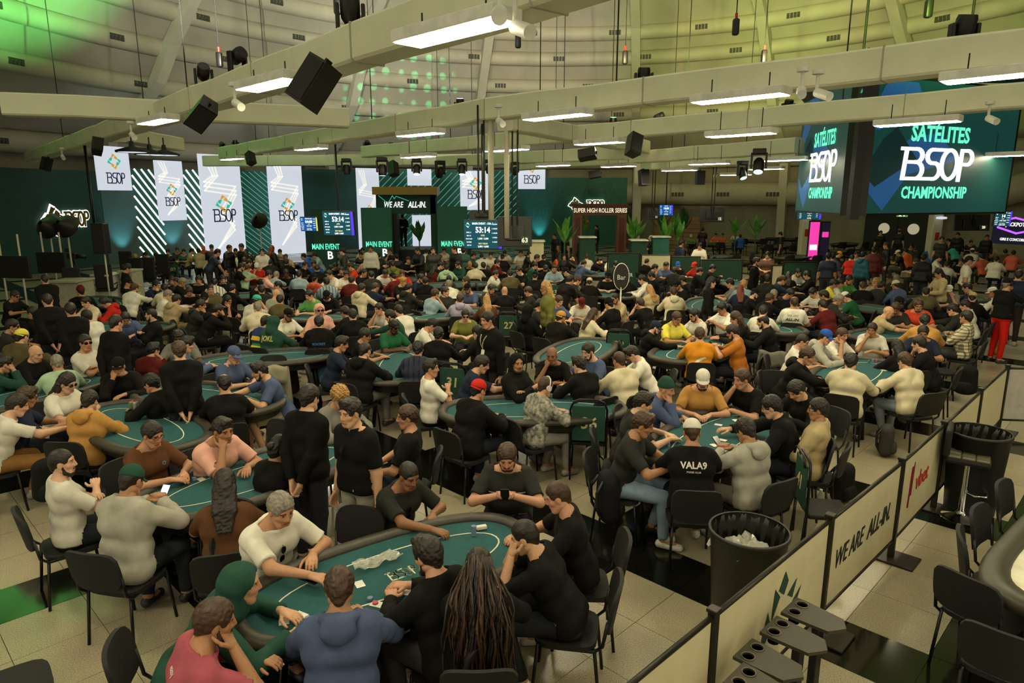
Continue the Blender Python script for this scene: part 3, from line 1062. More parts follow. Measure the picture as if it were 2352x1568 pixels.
def brand(parent, x, z, hgt, m_text, w=0.09, y=-0.012, name='lettering'):
    """the event's four joined letters, hgt high, centred on x, z, flat on the xz plane"""
    b = MB(); S = hgt
    T = lambda pts: [(x + (p[0] * 0.85 - 0.98) * S, z + (p[1] - 0.5) * S) for p in pts]
    ribbon(b, T([(-0.08, 1), (0.40, 1)] + arc2(0.40, 0.78, 0.19, 0.22, 90, -90) + [(0.14, 0.56)]), w * S)
    ribbon(b, T([(0.40, 0.56)] + arc2(0.40, 0.28, 0.23, 0.28, 90, -70)), w * S)
    ribbon(b, T([(0.06, 1), (0.0, 0), (1.02, 0)] + arc2(1.02, 0.27, 0.21, 0.27, -90, 90) + arc2(0.96, 0.77, 0.19, 0.23, 270, 90) + [(1.52, 1)]), w * S)
    ribbon(b, T(arc2(1.56, 0.5, 0.27, 0.5, 0, 360, 22)), w * S)
    ribbon(b, T([(1.93, -0.04), (1.97, 1), (2.18, 1)] + arc2(2.18, 0.76, 0.17, 0.24, 90, -90) + [(2.0, 0.52)]), w * S)
    b.v = [(p[0], p[1] + y, p[2]) for p in b.v]
    return b.obj(name, m_text, parent)


def emblem(parent, x, z, s, m1, m2, y=-0.012):
    """ring of four angular arrows, s across"""
    for k, m in enumerate((m2, m1, m2, m1)):
        b = MB(); a = R(90 * k)
        for q in ([(-0.05, 0.30), (-0.22, 0.20), (-0.08, 0.5), (0.10, 0.40)], [(0.0, 0.22), (0.10, 0.38), (0.24, 0.26), (0.22, 0.10)]):
            P = [(x + s * (p[0] * math.cos(a) - p[1] * math.sin(a)), y, z + s * (p[0] * math.sin(a) + p[1] * math.cos(a))) for p in q]
            b.add(P + [(p[0], p[1] + 0.01, p[2]) for p in P], [(0, 1, 2, 3), (3, 2, 1, 0), (7, 6, 5, 4)])
        b.obj('emblem', m, parent)


def stripes(fr, parent, mat, n, slope, w):
    """slanted light bars over a panel, each its own piece"""
    o, W_, H_, a = fr
    for i in range(n):
        c = -H_ + (W_ / abs(slope) * 1 + H_) * 0 + (i + 0.5) / n * (H_ + W_ * abs(1 / slope)) 
        # line z = c' - x/slope, clipped to the panel
        pts = []
        for k in range(61):
            x = W_ * k / 60
            z = (c + H_) - x / slope if slope > 0 else (c + H_ - W_ / abs(slope)) + x / abs(slope)
            if 0.02 <= z <= H_ - 0.02: pts.append((x, z))
        if len(pts) < 3: continue
        b = MB(); ribbon(b, [pts[0], pts[-1]], w, 0.02)
        b.v = [(p[0], p[1] - 0.025, p[2]) for p in b.v]
        b.obj('light_strip', mat, parent)


SR = 26.0
fr = panel_frame(-160, 232, 386, None, SR)
sw = tag(panel('stage_wall', M_SETG, fr), 'plain dark green stage wall carrying the backlit four-letter sign', 'stage wall')
# backlit sign
bs = empty('backlit_sign', fr[0], fr[3])
tag(bs, 'backlit gold logo sign with white glowing edges on the dark green wall', 'sign')
o_, w_, h_, a_ = fr
kx = lambda px: (px + 160) / 392 * w_
zz = atY(125, 503, (wall_pt(125, SR)).y)[1]
M_GOLD = plain('gold_sign', '#a99a4c', 0.4, 0.3)
brand(bs, kx(152), zz, 0.62, M_LEDLINE, 0.30, -0.10, 'glow_outline'); brand(bs, kx(152), zz, 0.62, M_GOLD, 0.17, -0.13)
emblem(bs, kx(92), zz - 0.05, 1.55, M_LEDLINE, M_LEDLINE, -0.10); emblem(bs, kx(92), zz - 0.05, 1.3, M_GOLD, M_GOLD, -0.14)
tag(panel('stage_wall', M_SETGREY, panel_frame(233, 309, 386, None, SR)), 'grey green stage wall section below the short hanging banner', 'stage wall')
fr = panel_frame(309, 369, 388, None, SR)
p = tag(panel('stage_wall', M_SETG2, fr), 'green wall with falling white light strips beside the short banner', 'stage wall'); stripes(fr, p, M_LEDLINE, 13, 0.72, 0.09)
tag(panel('stage_wall', M_SETGREY, panel_frame(369, 426, 388, None, SR)), 'grey green stage wall section below the second banner', 'stage wall')
fr = panel_frame(426, 470, 390, None, SR)
p = tag(panel('stage_wall', M_SETG2, fr), 'narrow green wall with white light strips between second and third banner', 'stage wall'); stripes(fr, p, M_LEDLINE, 12, 0.72, 0.09)
fr = panel_frame(470, 622, 392, None, SR)
p = tag(panel('stage_wall', M_SETG2, fr), 'green wall with thin pale green slanted light lines', 'stage wall'); stripes(fr, p, M_LEDGREEN, 26, 1.25, 0.045)
tag(panel('stage_wall', M_SETG, panel_frame(622, 826, 388, None, SR)), 'plain dark green stage wall behind the first timer screen', 'stage wall')
fr = panel_frame(826, 1190, 390, None, SR)
p = tag(panel('stage_wall', M_SETG2, fr), 'green wall with rising pale light lines behind the stage gate', 'stage wall'); stripes(fr, p, M_LEDGREEN, 34, -1.0, 0.05)
fr = panel_frame(1190, 1440, 408, None, SR)
p = tag(panel('stage_wall', M_SETG2, fr), 'teal green wall with maze pattern behind the wooden archway', 'stage wall')
M_MAZE = plain('maze_line', '#3a7a68', 0.6)
random.seed(3)
for i in range(26):
    x = fr[1] * (0.12 + 0.03 * i); b = MB()
    z = fr[2] * random.uniform(0.35, 0.5); pts = [(x, z)]
    while pts[-1][1] < fr[2] * 0.92 and len(pts) < 12:
        pts.append((pts[-1][0], pts[-1][1] + random.uniform(0.2, 0.6)))
        pts.append((pts[-1][0] + random.choice((-0.16, 0.16)), pts[-1][1]))
    ribbon(b, pts, 0.035, 0.01); b.v = [(q[0], q[1] - 0.012, q[2]) for q in b.v]; b.obj('maze_line', M_MAZE, p)
bs = tag(empty('backlit_sign', fr[0], fr[3]), 'backlit gold logo sign half hidden behind the wooden archway', 'sign')
zz = atY(1345, 470, wall_pt(1345, SR).y)[1]
kx = lambda px: (px - 1190) / 250 * fr[1]
brand(bs, kx(1368), zz, 0.55, M_LEDLINE, 0.30, -0.10, 'glow_outline'); brand(bs, kx(1368), zz, 0.55, M_GOLD, 0.17, -0.13)
emblem(bs, kx(1322), zz, 1.1, M_LEDLINE, M_LEDLINE, -0.10); emblem(bs, kx(1322), zz, 0.95, M_GOLD, M_GOLD, -0.14)

# white LED banners
BANNERS = [(232, 306, 336, 437, 23.0, (0.70, 0.36), 'short hanging white LED banner, first from the dark green wall'),
           (364, 425, 369, 506, 24.0, (0.60, 0.72), 'narrow hanging white LED banner, second from the dark green wall'),
           (464, 556, 355, None, 24.6, (0.46, 0.60), 'tall white LED banner standing on the floor between slanted light strips'),
           (619, 696, 360, None, 24.8, (0.46, 0.56), 'tall white LED banner partly behind the small blue screen'),
           (821, 872, 386, None, 24.5, (0.42, 0.5), 'white LED banner standing just behind the stage gate'),
           (946, 990, 494, None, 24.6, None, 'white LED panel seen through the stage gate doorway'),
           (938, 992, 388, 426, 24.5, None, 'small blank white LED banner above the gold lintel'),
           (1058, 1125, 392, 482, 24.5, (0.34, 0.5), 'white LED banner between the stage gate and the white poles'),
           (1188, 1252, 372, 434, 24.5, (0.30, 0.75), 'short white LED banner above the teal maze wall')]
for px0, px1, yt, yb, rr, lg, lab in BANNERS:
    fr = panel_frame(px0, px1, yt, yb, rr)
    b = tag(panel('led_banner', M_LEDW, fr, 0.15), lab, 'LED banner', 'white LED banners of the stage set')
    w, h = fr[1], fr[2]
    # faint zigzag print
    if lg and h > 2.4:
        zb = MB()
        for q in range(3):
            t = 0.10 * q * w
            ribbon(zb, [(0.12 * w + t, h * 0.97), (0.30 * w + t * 0.6, h * 0.80), (0.08 * w, h * 0.74 - t), (0.85 * w, h * 0.70 - t), (0.35 * w + t, h * 0.42), (0.75 * w, h * 0.36 - t), (0.3 * w, h * 0.1)], 0.035 * w, 0.006)
        zb.v = [(p[0], p[1] - 0.008, p[2]) for p in zb.v]
        zb.obj('zigzag_print', M_FAINT, b)
    if lg:
        zl = h * (1 - lg[1]) if h > 2.4 else h * (1 - lg[0] - 0.02) if lg[0] < 0.5 else h * 0.30
        zl = {232: h * 0.28, 364: h * 0.32, 464: h * 0.42, 619: h * 0.40, 821: h * 0.42, 1058: h * 0.40, 1188: h * 0.36}[px0]
        emb = {232: 0.66, 364: 0.52, 464: 0.53, 619: 0.51, 821: 0.5, 1058: 0.68, 1188: 0.82}[px0]
        s = w * 0.27
        brand(b, w * 0.52, zl, s, M_INK, 0.10)
        emblem(b, w * 0.52, h * emb, w * 0.42, M_TEALP, M_GOLDP)
# blue wash lamps at the foot of the wall
for k, px in enumerate((288, 402, 752, 1240)):
    p = wall_pt(px, SR - 0.7)
    u = tag(MB().rbox((0, 0, 0.09), (0.30, 0.22, 0.18), 0.02).obj('uplight', M_BLACK, None, False, (p.x, p.y, 0)), 'black floor lamp washing the stage wall blue ' + ['under the short banner', 'under the second banner', 'beside the stage gate', 'beside the wooden archway'][k], 'lamp', 'blue floor uplights')
    l = bpy.data.lights.new('blue_wash', 'SPOT'); l.energy = 150; l.color = (0.25, 0.75, 1.0); l.spot_size = R(60); l.spot_blend = 0.8; l.shadow_soft_size = 0.1
    lo = bpy.data.objects.new('blue_wash', l); link(lo, u); lo.location = (0, 0, 0.25)
    d = Vector((p.x - CX, p.y - CY, 0)).normalized() * 0.8 + Vector((0, 0, 2.2))
    lo.rotation_euler = d.to_track_quat('-Z', 'Y').to_euler()

# stage gate: gold lintel, fascia, two green panels
g = empty('stage_gate', (0, 0, 0)); tag(g, 'stage gate with gold lintel and WE ARE ALL-IN fascia over a dark doorway', 'gate')
GY = 34.0
def gpan(nm, mat, px0, px1, yt, yb, Y, dep, par=None):
    o, w, h, a = panel_frame(px0, px1, yt, yb, Y=Y)
    q = MB().box((w / 2, dep / 2, h / 2), (w, dep, h)).obj(nm, mat, par, False, o)
    return q, w, h
M_GOLDL = plain('gold_lintel', '#8f7530', 0.35, 0.4, 0.08)
gpan('lintel', M_GOLDL, 855, 1004, 429, 447, GY - 0.4, 1.3, g)
q, w, h = gpan('fascia', M_SETG, 863, 1000, 447, 491, GY, 0.5, g)
M_WTXT = glow('white_lit_text', '#f4f4f0', 1.0)
M_TTXT = glow('teal_lit_text', '#5fdcb8', 1.0)
text('WE ARE', M_WTXT, q, (w * 0.29, -0.02, h * 0.47), 0.40, bold=0.004, shear=0.2, sx=0.66)
text('ALL-IN.', M_WTXT, q, (w * 0.69, -0.02, h * 0.47), 0.40, bold=0.022, shear=0.2, sx=0.68)
zb = MB(); ribbon(zb, [(w * 0.05, h * 0.95), (w * 0.2, h * 0.55), (w * 0.28, h * 0.95), (w * 0.31, h * 0.78), (w * 0.34, h * 0.92), (w * 0.55, h * 0.68)], 0.03, 0.01); zb.v = [(p[0], p[1] - 0.012, p[2]) for p in zb.v]; zb.obj('mountain_line', M_TEALP, q)
gpan('pier', M_BLACK, 897, 911, 491, None, GY, 0.6, g); gpan('pier', M_SETG, 988, 1001, 447, None, GY, 0.6, g)
M_SCR = glow('green_screen', '#0e5a4c', 0.55)
for k, (a0, a1, yt, lab) in enumerate(((827, 897, 477, 'tall green MAIN EVENT panel on the left of the stage gate'), (1003, 1072, 474, 'tall green MAIN EVENT panel on the right of the stage gate'), (714, 764, 480, 'green MAIN EVENT panel half hidden by the first timer screen'))):
    fr = panel_frame(a0, a1, yt, None, Y=GY - 0.6 - (k == 2) * 1.5)
    q = tag(panel('event_board', M_SETG2 if k < 2 else M_SETG, fr, 0.3), lab, 'panel', 'green event panels')
    w, h = fr[1], fr[2]
    text('MAIN EVENT', M_TTXT, q, (w * 0.56, -0.02, h * 0.40), 0.36, bold=0.02, sx=0.62)
    text('B', M_WTXT, q, (w * 0.75, -0.02, h * 0.26), 0.5, bold=0.02)
sp_ = tag(MB().rbox((atY(950, 453, 35.6)[0], 36.2, 0.4), (5.6, 2.6, 0.8), 0.03).obj('stage_platform', M_BLACK), 'low black stage platform behind the gate doorway', 'stage')
# wooden archway
M_WOOD = plain('red_brown_wood', '#7a3c1c', 0.45, 0, 0.18, 3, 0.1)
M_WOODD = plain('dark_wood_trim', '#54240f', 0.5, 0, 0.15, 4)
M_CREAM = glow('cream_text', '#f3e3c4', 0.8)
aw = tag(empty('wooden_archway'), 'red-brown wooden archway reading SUPER HIGH ROLLER SERIES', 'archway')
AY = 33.5
q, w, h = gpan('header', M_WOOD, 1318, 1441, 473, 494, AY, 0.55, aw)
text('SUPER HIGH ROLLER SERIES', M_CREAM, q, (w / 2, -0.06, h / 2), 0.29, bold=0.012, sx=0.72)
gpan('cornice', M_WOODD, 1314, 1445, 468, 474, AY - 0.1, 0.75, aw)
MB().box((w / 2, -0.01, h / 2), (w * 0.94, 0.03, h * 0.78)).obj('header_panel', M_WOODD, q)
for a0, a1 in ((1318, 1338), (1420, 1441)):
    q, w, h = gpan('pillar', M_WOOD, a0, a1, 494, None, AY, 0.5, aw)
    MB().box((w / 2, -0.015, h * 0.55), (w * 0.55, 0.04, h * 0.8)).obj('pillar_panel', M_WOODD, q)

# ------------------------------------------------------------------ far right wall: big duct, wood wall, doors, signs
def wall_box(nm, mat, px0, px1, yt, yb, r=28.6, dep=0.15, parent=None):
    o, w, h, a = panel_frame(px0, px1, yt, yb, r)
    return MB().box((w / 2, dep / 2, h / 2), (w, dep, h)).obj(nm, mat, parent, False, o, (0, 0, a)), w, h
b = MB()
pts = []
for px in range(1400, 2341, 60):
    p = wall_pt(px, 28.2); pts.append((p.x, p.y, 3.65))
b.tube(pts + [(pts[-1][0] + 1, pts[-1][1] - 1.5, 4.2)], 0.78, 18)
wd = tag(b.obj('air_duct', M_DUCT, None, True), 'fat round white air duct along the far grey wall', 'duct', 'wall duct')
for px in (1556, 1660, 1774):
    p = wall_pt(px, 27.42); a = math.atan2(p.y - CY, p.x - CX)
    obj('vent', vent_me, wd, (p.x, p.y, 3.6), (0, 0, a + math.pi / 2)).scale = (1.25, 1, 1.1)
M_PINE = plain('pale_wood_wall', '#a8835a', 0.6, 0, 0.15, 2, 0.1)
o_, w_, h_, a_ = panel_frame(1506, 1612, 497, None, 28.2)
ww = tag(empty('wooden_wall', o_, a_), 'pale timber plank wall behind the bar plants', 'wall panel')
for i in range(7):
    MB().rbox((w_ / 2, 0.05, h_ * (i + 0.5) / 7), (w_, 0.1, h_ / 7 - 0.02), 0.01).obj('plank', M_PINE, ww)
M_DOOR = plain('dark_door', '#24221c', 0.5)
q, w, h = wall_box('door_1', M_DOOR, 1993, 2152, 488, None); tag(q, 'dark double doors with two round pale windows', kind='structure')
M_PORT = glow('pale_round_pane', '#b8ad8c', 0.6)
for fx in (0.30, 0.73):
    MB().cyl((w * fx, 0.02, h * 0.60), (w * fx, -0.03, h * 0.60), 0.33, 24).obj('window_pane', M_PORT, q)
MB().box((w / 2, -0.02, h / 2), (0.04, 0.05, h)).obj('door_gap', M_BLACK, q)
M_EXIT = glow('green_exit_sign', '#4f8f3c', 0.8)
q, w, h = wall_box('exit_sign', M_EXIT, 2064, 2089, 488, 498, 28.3, 0.08); tag(q, 'green running-man exit sign above the dark double doors', 'sign')
ab = MB(); ribbon(ab, [(w * .7, h * .2), (w * .7, h * .8)], .05, .01); ribbon(ab, [(w * .58, h * .55), (w * .7, h * .85), (w * .82, h * .55)], .05, .01); ab.v = [(p[0], p[1] - .012, p[2]) for p in ab.v]; ab.obj('arrow', M_WTXT, q)
mb = MB(); ribbon(mb, [(w * .25, h * .2), (w * .32, h * .5), (w * .28, h * .75), (w * .38, h * .6)], .05, .01); ribbon(mb, [(w * .32, h * .5), (w * .42, h * .2)], .05, .01); mb.v = [(p[0], p[1] - .012, p[2]) for p in mb.v]; mb.obj('running_figure', M_WTXT, q)
# white columns standing free before the wall
for k, (px, Y, w, lab) in enumerate(((1463, 37.0, 0.40, 'slim white column beside the wooden archway'), (1855, 33.0, 0.42, 'white column carrying a lamp beside the pink display'), (2156, 30.0, 0.42, 'white column lit green at its top beside the dark doors'))):
    x = atY(px, 453, Y)[0]
    c = tag(MB().rbox((0, 0, 3.6), (w, w, 7.2), 0.03).obj('column_%d' % (k + 1), M_DUCT, None, False, (x, Y, 0)), lab, kind='structure')
    if k:
        MB().box((0, -w / 2 - 0.02, 1.75), (0.16, 0.02, 0.34)).obj('notice', plain('red_notice', '#a02a20', 0.6), c)
        MB().lathe([(0.02, 0.0), (0.2, -0.02), (0.2, -0.1), (0.02, -0.12)], 16, (0, -w / 2 - 0.18, 2.6)).obj('lamp_head', M_LEDW, c)

# timer screens, TV backs, the big screen cube
M_TVB = plain('tv_shell', '#161812', 0.4)
M_TIMER = glow('teal_timer_screen', '#0f4d5e', 0.6)
M_BLUE = glow('blue_screen', '#12549a', 0.75)
M_PURP = glow('violet_edge', '#4a2ae0', 1.3)
M_YEL = glow('yellow_edge', '#d8c83c', 1.0)
M_STXT = glow('screen_text', '#eaf6f4', 1.0)
M_SYEL = glow('screen_yellow_text', '#d9d27a', 0.9)


def tv_frame(px0, px1, y0, y1, Y, tilt=6, yaw=0):
    o, w, h, a = panel_frame(px0, px1, y0, y1, Y=Y)
    e = empty('timer_screen', o + Vector((w / 2 * math.cos(a), w / 2 * math.sin(a), h / 2)), a + R(yaw))
    e.rotation_euler = (R(tilt), 0, a + R(yaw))
    return e, w / math.cos(R(yaw)) if abs(yaw) < 60 else w, h


def hanger(e, x, y, z0, z1, mat=M_METAL, r=0.03, nm='hanging_pole'):
    q = MB().cyl((0, 0, z0), (0, 0, z1), r, 10).obj(nm, mat, None, False, (x, y, 0))
    q.parent = e; q.matrix_parent_inverse = (Matrix.Translation(e.location) @ e.rotation_euler.to_matrix().to_4x4()).inverted()
    return q


def timer(px0, px1, y0, y1, Y, lab, clock, head, pole=None, yaw=-8, edge=M_PURP, scr=M_TIMER):
    e, w, h = tv_frame(px0, px1, y0, y1, Y, 6, yaw); tag(e, lab, 'screen', 'hanging timer screens')
    MB().rbox((0, 0.05, 0), (w, 0.09, h), 0.01).obj('shell', M_TVB, e)
    s = MB().box((0, 0, 0), (w * 0.97, 0.01, h * 0.94)).obj('display', scr, e, False, (0, -0.002, 0))
    MB().box((w * 0.445, -0.008, 0), (w * 0.07, 0.008, h * 0.94)).obj('edge_light', edge, s)
    text(clock, M_STXT, s, (0, -0.010, h * 0.16), h * 0.27, bold=0.025, sx=0.85)
    text(head, M_STXT, s, (0, -0.010, h * 0.38), h * 0.10, bold=0.01, sx=0.8)
    for k, (t, z) in enumerate((('LEVEL', -0.02), ('1,500 / 3,000', -0.13), ('NEXT BREAK', -0.30), ('2,000 / 4,000', -0.40))):
        text(t, M_SYEL if k % 2 == 0 else M_STXT, s, (0, -0.010, h * z), h * (0.07 if k % 2 == 0 else 0.09), bold=0.01, sx=0.8)
    for k in range(5):
        text(('NIVEL 11', '800 / 25', 'AVG 91,200', 'PLAYERS', 'BUY IN')[k], M_STXT, s, (-w * 0.36, -0.010, h * (0.08 - 0.11 * k)), h * 0.055, bold=0.008, sx=0.8)
        text(('1. 250,000', '2. 180,000', '3. 120,000', '4. 90,000', '5. 64,000')[k], M_STXT, s, (w * 0.30, -0.010, h * (0.36 - 0.15 * k)), h * 0.055, bold=0.008, sx=0.8)
    emblem(s, -w * 0.38, h * 0.33, h * 0.18, M_TEALP, M_WTXT, -0.012)
    if pole:
        for dx in pole: hanger(e, e.location.x + dx, e.location.y + 0.12, e.location.z, 5.3)
    return e


timer(736, 812, 484, 542, 21.0, 'hanging teal timer screen reading 53:14, nearer the stage wall', '53:14', 'MAIN EVENT - DIA 1', (0.0,), -10)
timer(1063, 1154, 505, 573, 17.5, 'hanging teal timer screen reading 53:14 beside the white poles', '53:14', 'MAIN EVENT - DIA 1', (0.0,), -8)
timer(685, 727, 498, 531, 25.0, 'small blue screen with a yellow edge before the tall banner', '04:08', 'HIGH ROLLER', None, -6, M_YEL, M_BLUE)
timer(1517, 1546, 470, 495, 36.0, 'small tilted blue screen beside the slim white column', '10:00', 'SATELITE', (0.0,), -25, M_PURP, M_BLUE)
timer(1836, 1889, 480, 504, 24.0, 'small blue screen reading 19:47 under the big screens', '19:47', 'SATELITE', (0.0,), -10)
timer(2293, 2328, 484, 520, 22.0, 'dark teal screen at the frame edge beside the jackpot display', '14', 'SATELITE', (0.0,), -10)
for px0, px1, y0, y1, Y, num, lab, r_ in ((1143, 1222, 497, 566, 16.5, '63', 'large black TV back beside the timer screen, seen from behind', 5.2), (1487, 1514, 477, 504, 33.0, '11', 'small black TV back hanging from thin rods near the slim column', 5.2), (1609, 1667, 474, 510, 29.0, '12', 'black TV back hanging over the plants by the bar', 5.2), (2196, 2284, 492, 530, 20.0, '20', 'wide black TV back with number plate near the jackpot display', 3.2), (1078, 1134, 484, 504, 14.3, '', 'olive black TV back directly above the second timer screen', 5.2)):
    e, w, h = tv_frame(px0, px1, y0, y1, Y, -5, 6); e.name = 'hanging_tv'; tag(e, lab, 'television', 'hanging televisions seen from behind')
    MB().rbox((0, 0, 0), (w, 0.05, h), 0.012).obj('shell', M_TVB, e)
    MB().rbox((0, -0.04, -h * 0.05), (w * 0.55, 0.06, h * 0.5), 0.02).obj('back_cover', M_TVB, e)
    MB().box((0, -0.08, 0), (0.12, 0.05, h * 0.4)).obj('bracket', M_METAL, e)
    if num:
        MB().box((w * 0.28, -0.075, -h * 0.30), (w * 0.22, 0.015, h * 0.28)).obj('number_plate', plain('green_plate', '#1c4a34', 0.6), e)
        text(num, M_CREAM, e, (w * 0.28, -0.085, -h * 0.30), h * 0.22, bold=0.02)
    for dx in (-0.06, 0.06): hanger(e, e.location.x + dx, e.location.y - 0.02, e.location.z, r_, M_METAL, 0.02)

cube = tag(empty('screen_cube'), 'hanging block of two huge LED screens reading SATELITES BSOP CHAMPIONSHIP', 'LED screen')
M_BIG = glow('big_screen_green', '#12403c', 0.55)
M_BIGB = glow('big_screen_blue', '#205080', 0.6)
M_BIGD = glow('big_screen_dark', '#0a2a2a', 0.5)
for px0, px1, Y0, Y1, yt, yb, main in ((1966, 2312, 16.0, 18.2, 200, 487, 1), (1830, 1957, 20.2, 16.0, 262, 485, 0)):
    A = Vector((atY(px0, 453, Y0)[0], Y0, 0)); B = Vector((atY(px1, 453, Y1)[0], Y1, 0))
    zt, zb = 6.05, 3.03
    d = B - A; w = d.length; h = zt - zb; a = math.atan2(d.y, d.x)
    f = empty('screen_face', (A.x, A.y, zb), a, cube)
    MB().box((w / 2, 0.16, h / 2), (w + 0.2, 0.3, h + 0.1)).obj('cabinet', M_BLACK, f)
    MB().box((w / 2, 0, h / 2), (w, 0.012, h)).obj('display', M_BIG, f)
    for poly, m in (([(0.02, 0.30), (0.30, 0.58), (0.46, 0.62), (0.62, 0.42), (0.30, 0.30), (0.16, 0.02), (0.05, 0.18)], M_BIGB), ([(0.0, 0.62), (0.12, 0.98), (0.30, 0.98), (0.36, 0.82), (0.2, 0.78), (0.1, 0.62)], M_BIGB), ([(0.02, 0.3), (0.12, 0.55), (0.2, 0.65), (0.34, 0.42), (0.1, 0.2)], M_BIGD)):
        MB().add([(p[0] * w, -0.009 if m is M_BIGB else -0.011, p[1] * h) for p in poly], [tuple(range(len(poly)))]).obj('facet', m, f)
    cxx = 0.48 * w
    text('SATÉLITES', M_TTXT, f, (cxx, -0.02, h * 0.605), 0.50, bold=0.03, sx=0.80 * w / 5.9 * 1.24, ext=0.002)
    text('CHAMPIONSHIP', M_TTXT, f, (cxx, -0.02, h * 0.155), 0.38, bold=0.03, sx=0.80 * w / 5.9 * 1.16, ext=0.002)
    q = brand(f, 0, 0, h * 0.225, M_WTXT, 0.12, -0.02); q.location = (cxx, 0, h * 0.38); q.scale = (1.45 * w / 5.9 * 1.33, 1, 1)
c0 = Vector((atY(1962, 453, 15.9)[0], 15.9, 0))
MB().box((c0.x, c0.y, 4.55), (0.20, 0.20, 3.3)).obj('corner_post', M_BLACK, cube)
MB().box((c0.x + 2.8, c0.y + 1.3, 6.35), (6.2, 0.5, 0.5), None).obj('top_truss', M_BLACK, cube)
MB().tube([(c0.x, c0.y, 6.35), (atY(1830, 453, 20.2)[0], 20.2, 6.25)], 0.26, 4).obj('top_truss', M_BLACK, cube)
for px, Y in ((1950, 17.5), (2180, 17.8)):
    x = atY(px, 453, Y)[0]
    MB().cyl((x, Y, 6.4), (x, Y, 14.0), 0.03, 6).obj('hanging_cable', M_CABLE, cube)

# jackpot display, pink displays
M_PINK = glow('pink_screen', '#e03aa0', 0.9)
M_JP = glow('violet_screen', '#141022', 0.7)
q, w, h = wall_box('jackpot_display', M_JP, 2290, 2420, 500, 562, 23.0, 0.2); tag(q, 'violet neon jackpot display on the far right wall', 'screen')
hb = MB(); ribbon(hb, [(w * 0.10, h * 0.62), (w * 0.12, h * 0.86), (w * 0.40, h * 0.99), (w * 0.70, h * 0.86), (w * 0.72, h * 0.55), (w * 0.45, h * 0.42), (w * 0.10, h * 0.62)], 0.09, 0.01); hb.v = [(p[0], p[1] - 0.012, p[2]) for p in hb.v]; hb.obj('neon_frame', glow('neon_violet', '#a050ff', 1.5), q)
text('JACKPOT', M_WTXT, q, (w * 0.42, -0.02, h * 0.74), h * 0.2, bold=0.02, shear=0.1, sx=0.8)
text('GIRE E CONCORRA', M_WTXT, q, (w * 0.42, -0.02, h * 0.18), h * 0.14, bold=0.02, shear=0.1, sx=0.8)
for px0, px1, yt, m, lab in ((1866, 1890, 506, M_PINK, 'pink standing display beside the white column'), (1893, 1914, 508, M_JP, 'dark standing display with pink headline beside the pink one')):
    fr = panel_frame(px0, px1, yt, None, Y=31.0); q = tag(panel('standing_display', M_TVB, fr, 0.12), lab, 'display', 'standing displays')
    MB().box((fr[1] / 2, -0.005, fr[2] * 0.62), (fr[1] * 0.9, 0.012, fr[2] * 0.7)).obj('display', m, q)
    MB().box((fr[1] / 2, -0.014, fr[2] * (0.75 if m is M_JP else 0.5)), (fr[1] * 0.7, 0.01, fr[2] * 0.1)).obj('headline', M_PINK if m is M_JP else M_WTXT, q)

# ------------------------------------------------------------------ white fabric-wrapped beams under the dome
BZ = 4.9; BW = 0.42


def beam(A, B, lab, z=BZ, w=BW, zb=None):
    A, B = Vector(A), Vector(B); d = B - A; L = d.length; a = math.atan2(d.y, d.x)
    e = tag(empty('fabric_beam', (A.x, A.y, z), a), lab, 'beam', 'white fabric-wrapped beams')
    n = max(4, int(L / 1.2)); v, f = [], []
    ring = [(-w / 2 + .03, 0), (w / 2 - .03, 0), (w / 2, .03), (w / 2, w - .03), (w / 2 - .03, w), (-w / 2 + .03, w), (-w / 2, w - .03), (-w / 2, .03)]
    for i in range(n + 1):
        sag = 0.012 * math.sin(i * 2.3)
        for y, zz_ in ring: v.append((L * i / n, y * (1 + 0.03 * math.sin(i * 1.7)), zz_ + sag))
    k = len(ring)
    for i in range(n):
        for j in range(k): f.append((i * k + j, i * k + (j + 1) % k, (i + 1) * k + (j + 1) % k, (i + 1) * k + j))
    f += [tuple(range(k - 1, -1, -1)), tuple(n * k + j for j in range(k))]
    MB().add(v, f).obj('fabric_sleeve', M_BEAMC, e)
    for t in ((0.2, 0.7) if L > 8 else (0.5,)):
        MB().cyl((L * t, 0.1, w), (L * t, 0.1, 14.5 - z - abs(t - 0.5) * 3), 0.014, 6).obj('suspension_cable', M_CABLE, e)
    m = int(L / 3.0)
    for i in range(1, m):
        x = L * i / m
        MB().box((x, 0, w / 2), (0.02, w + 0.012, w + 0.012)).obj('seam', plain('beam_seam', '#a8a58e', 0.8), e)
    return e


def bp(px, py, z=BZ): return (*at(px, py, z), 0)


BM = {}
BM[1] = beam((-21.3, 31.2, 0), (6.2, -0.8, 0), 'nearest long white beam crossing the picture top with big speaker')
BM[2] = beam(bp(515, 364), bp(1130, 277), 'far half of the second white beam ending at the thin poles')
BM[3] = beam(bp(1130, 277), (10.3, 4.9, 0), 'near half of the second white beam passing above the big screens')
BM[4] = beam(bp(840, 362), (12.0, 9.2, 0), 'third white beam crossing in front of the big screens')
BM[5] = beam(bp(12, 266, 4.95), bp(800, 293, 4.95), 'cross beam joining the nearest beam and the second beam', 4.95)
BM[6] = beam(bp(472, 382), bp(1250, 378), 'far level white beam in front of the tall banners', 4.9, 0.5)
BM[7] = beam(bp(275, 326), bp(410, 347), 'short white beam over the first banner carrying round lamps', 4.9)
BM[8] = beam(bp(1010, 384, 4.6), bp(1440, 366, 4.6), 'far beam over the stage gate with hanging spotlights', 4.6)
BM[9] = beam(bp(1185, 392, 4.6), bp(1835, 352, 4.6), 'far beam over the wooden archway', 4.6)
BM[10] = beam(bp(1160, 300), bp(1480, 352), 'cross beam behind the third beam near the archway')
BM[11] = beam(bp(1480, 392, 4.5), bp(1835, 372, 4.5), 'farthest beam beyond the slim white column', 4.5)
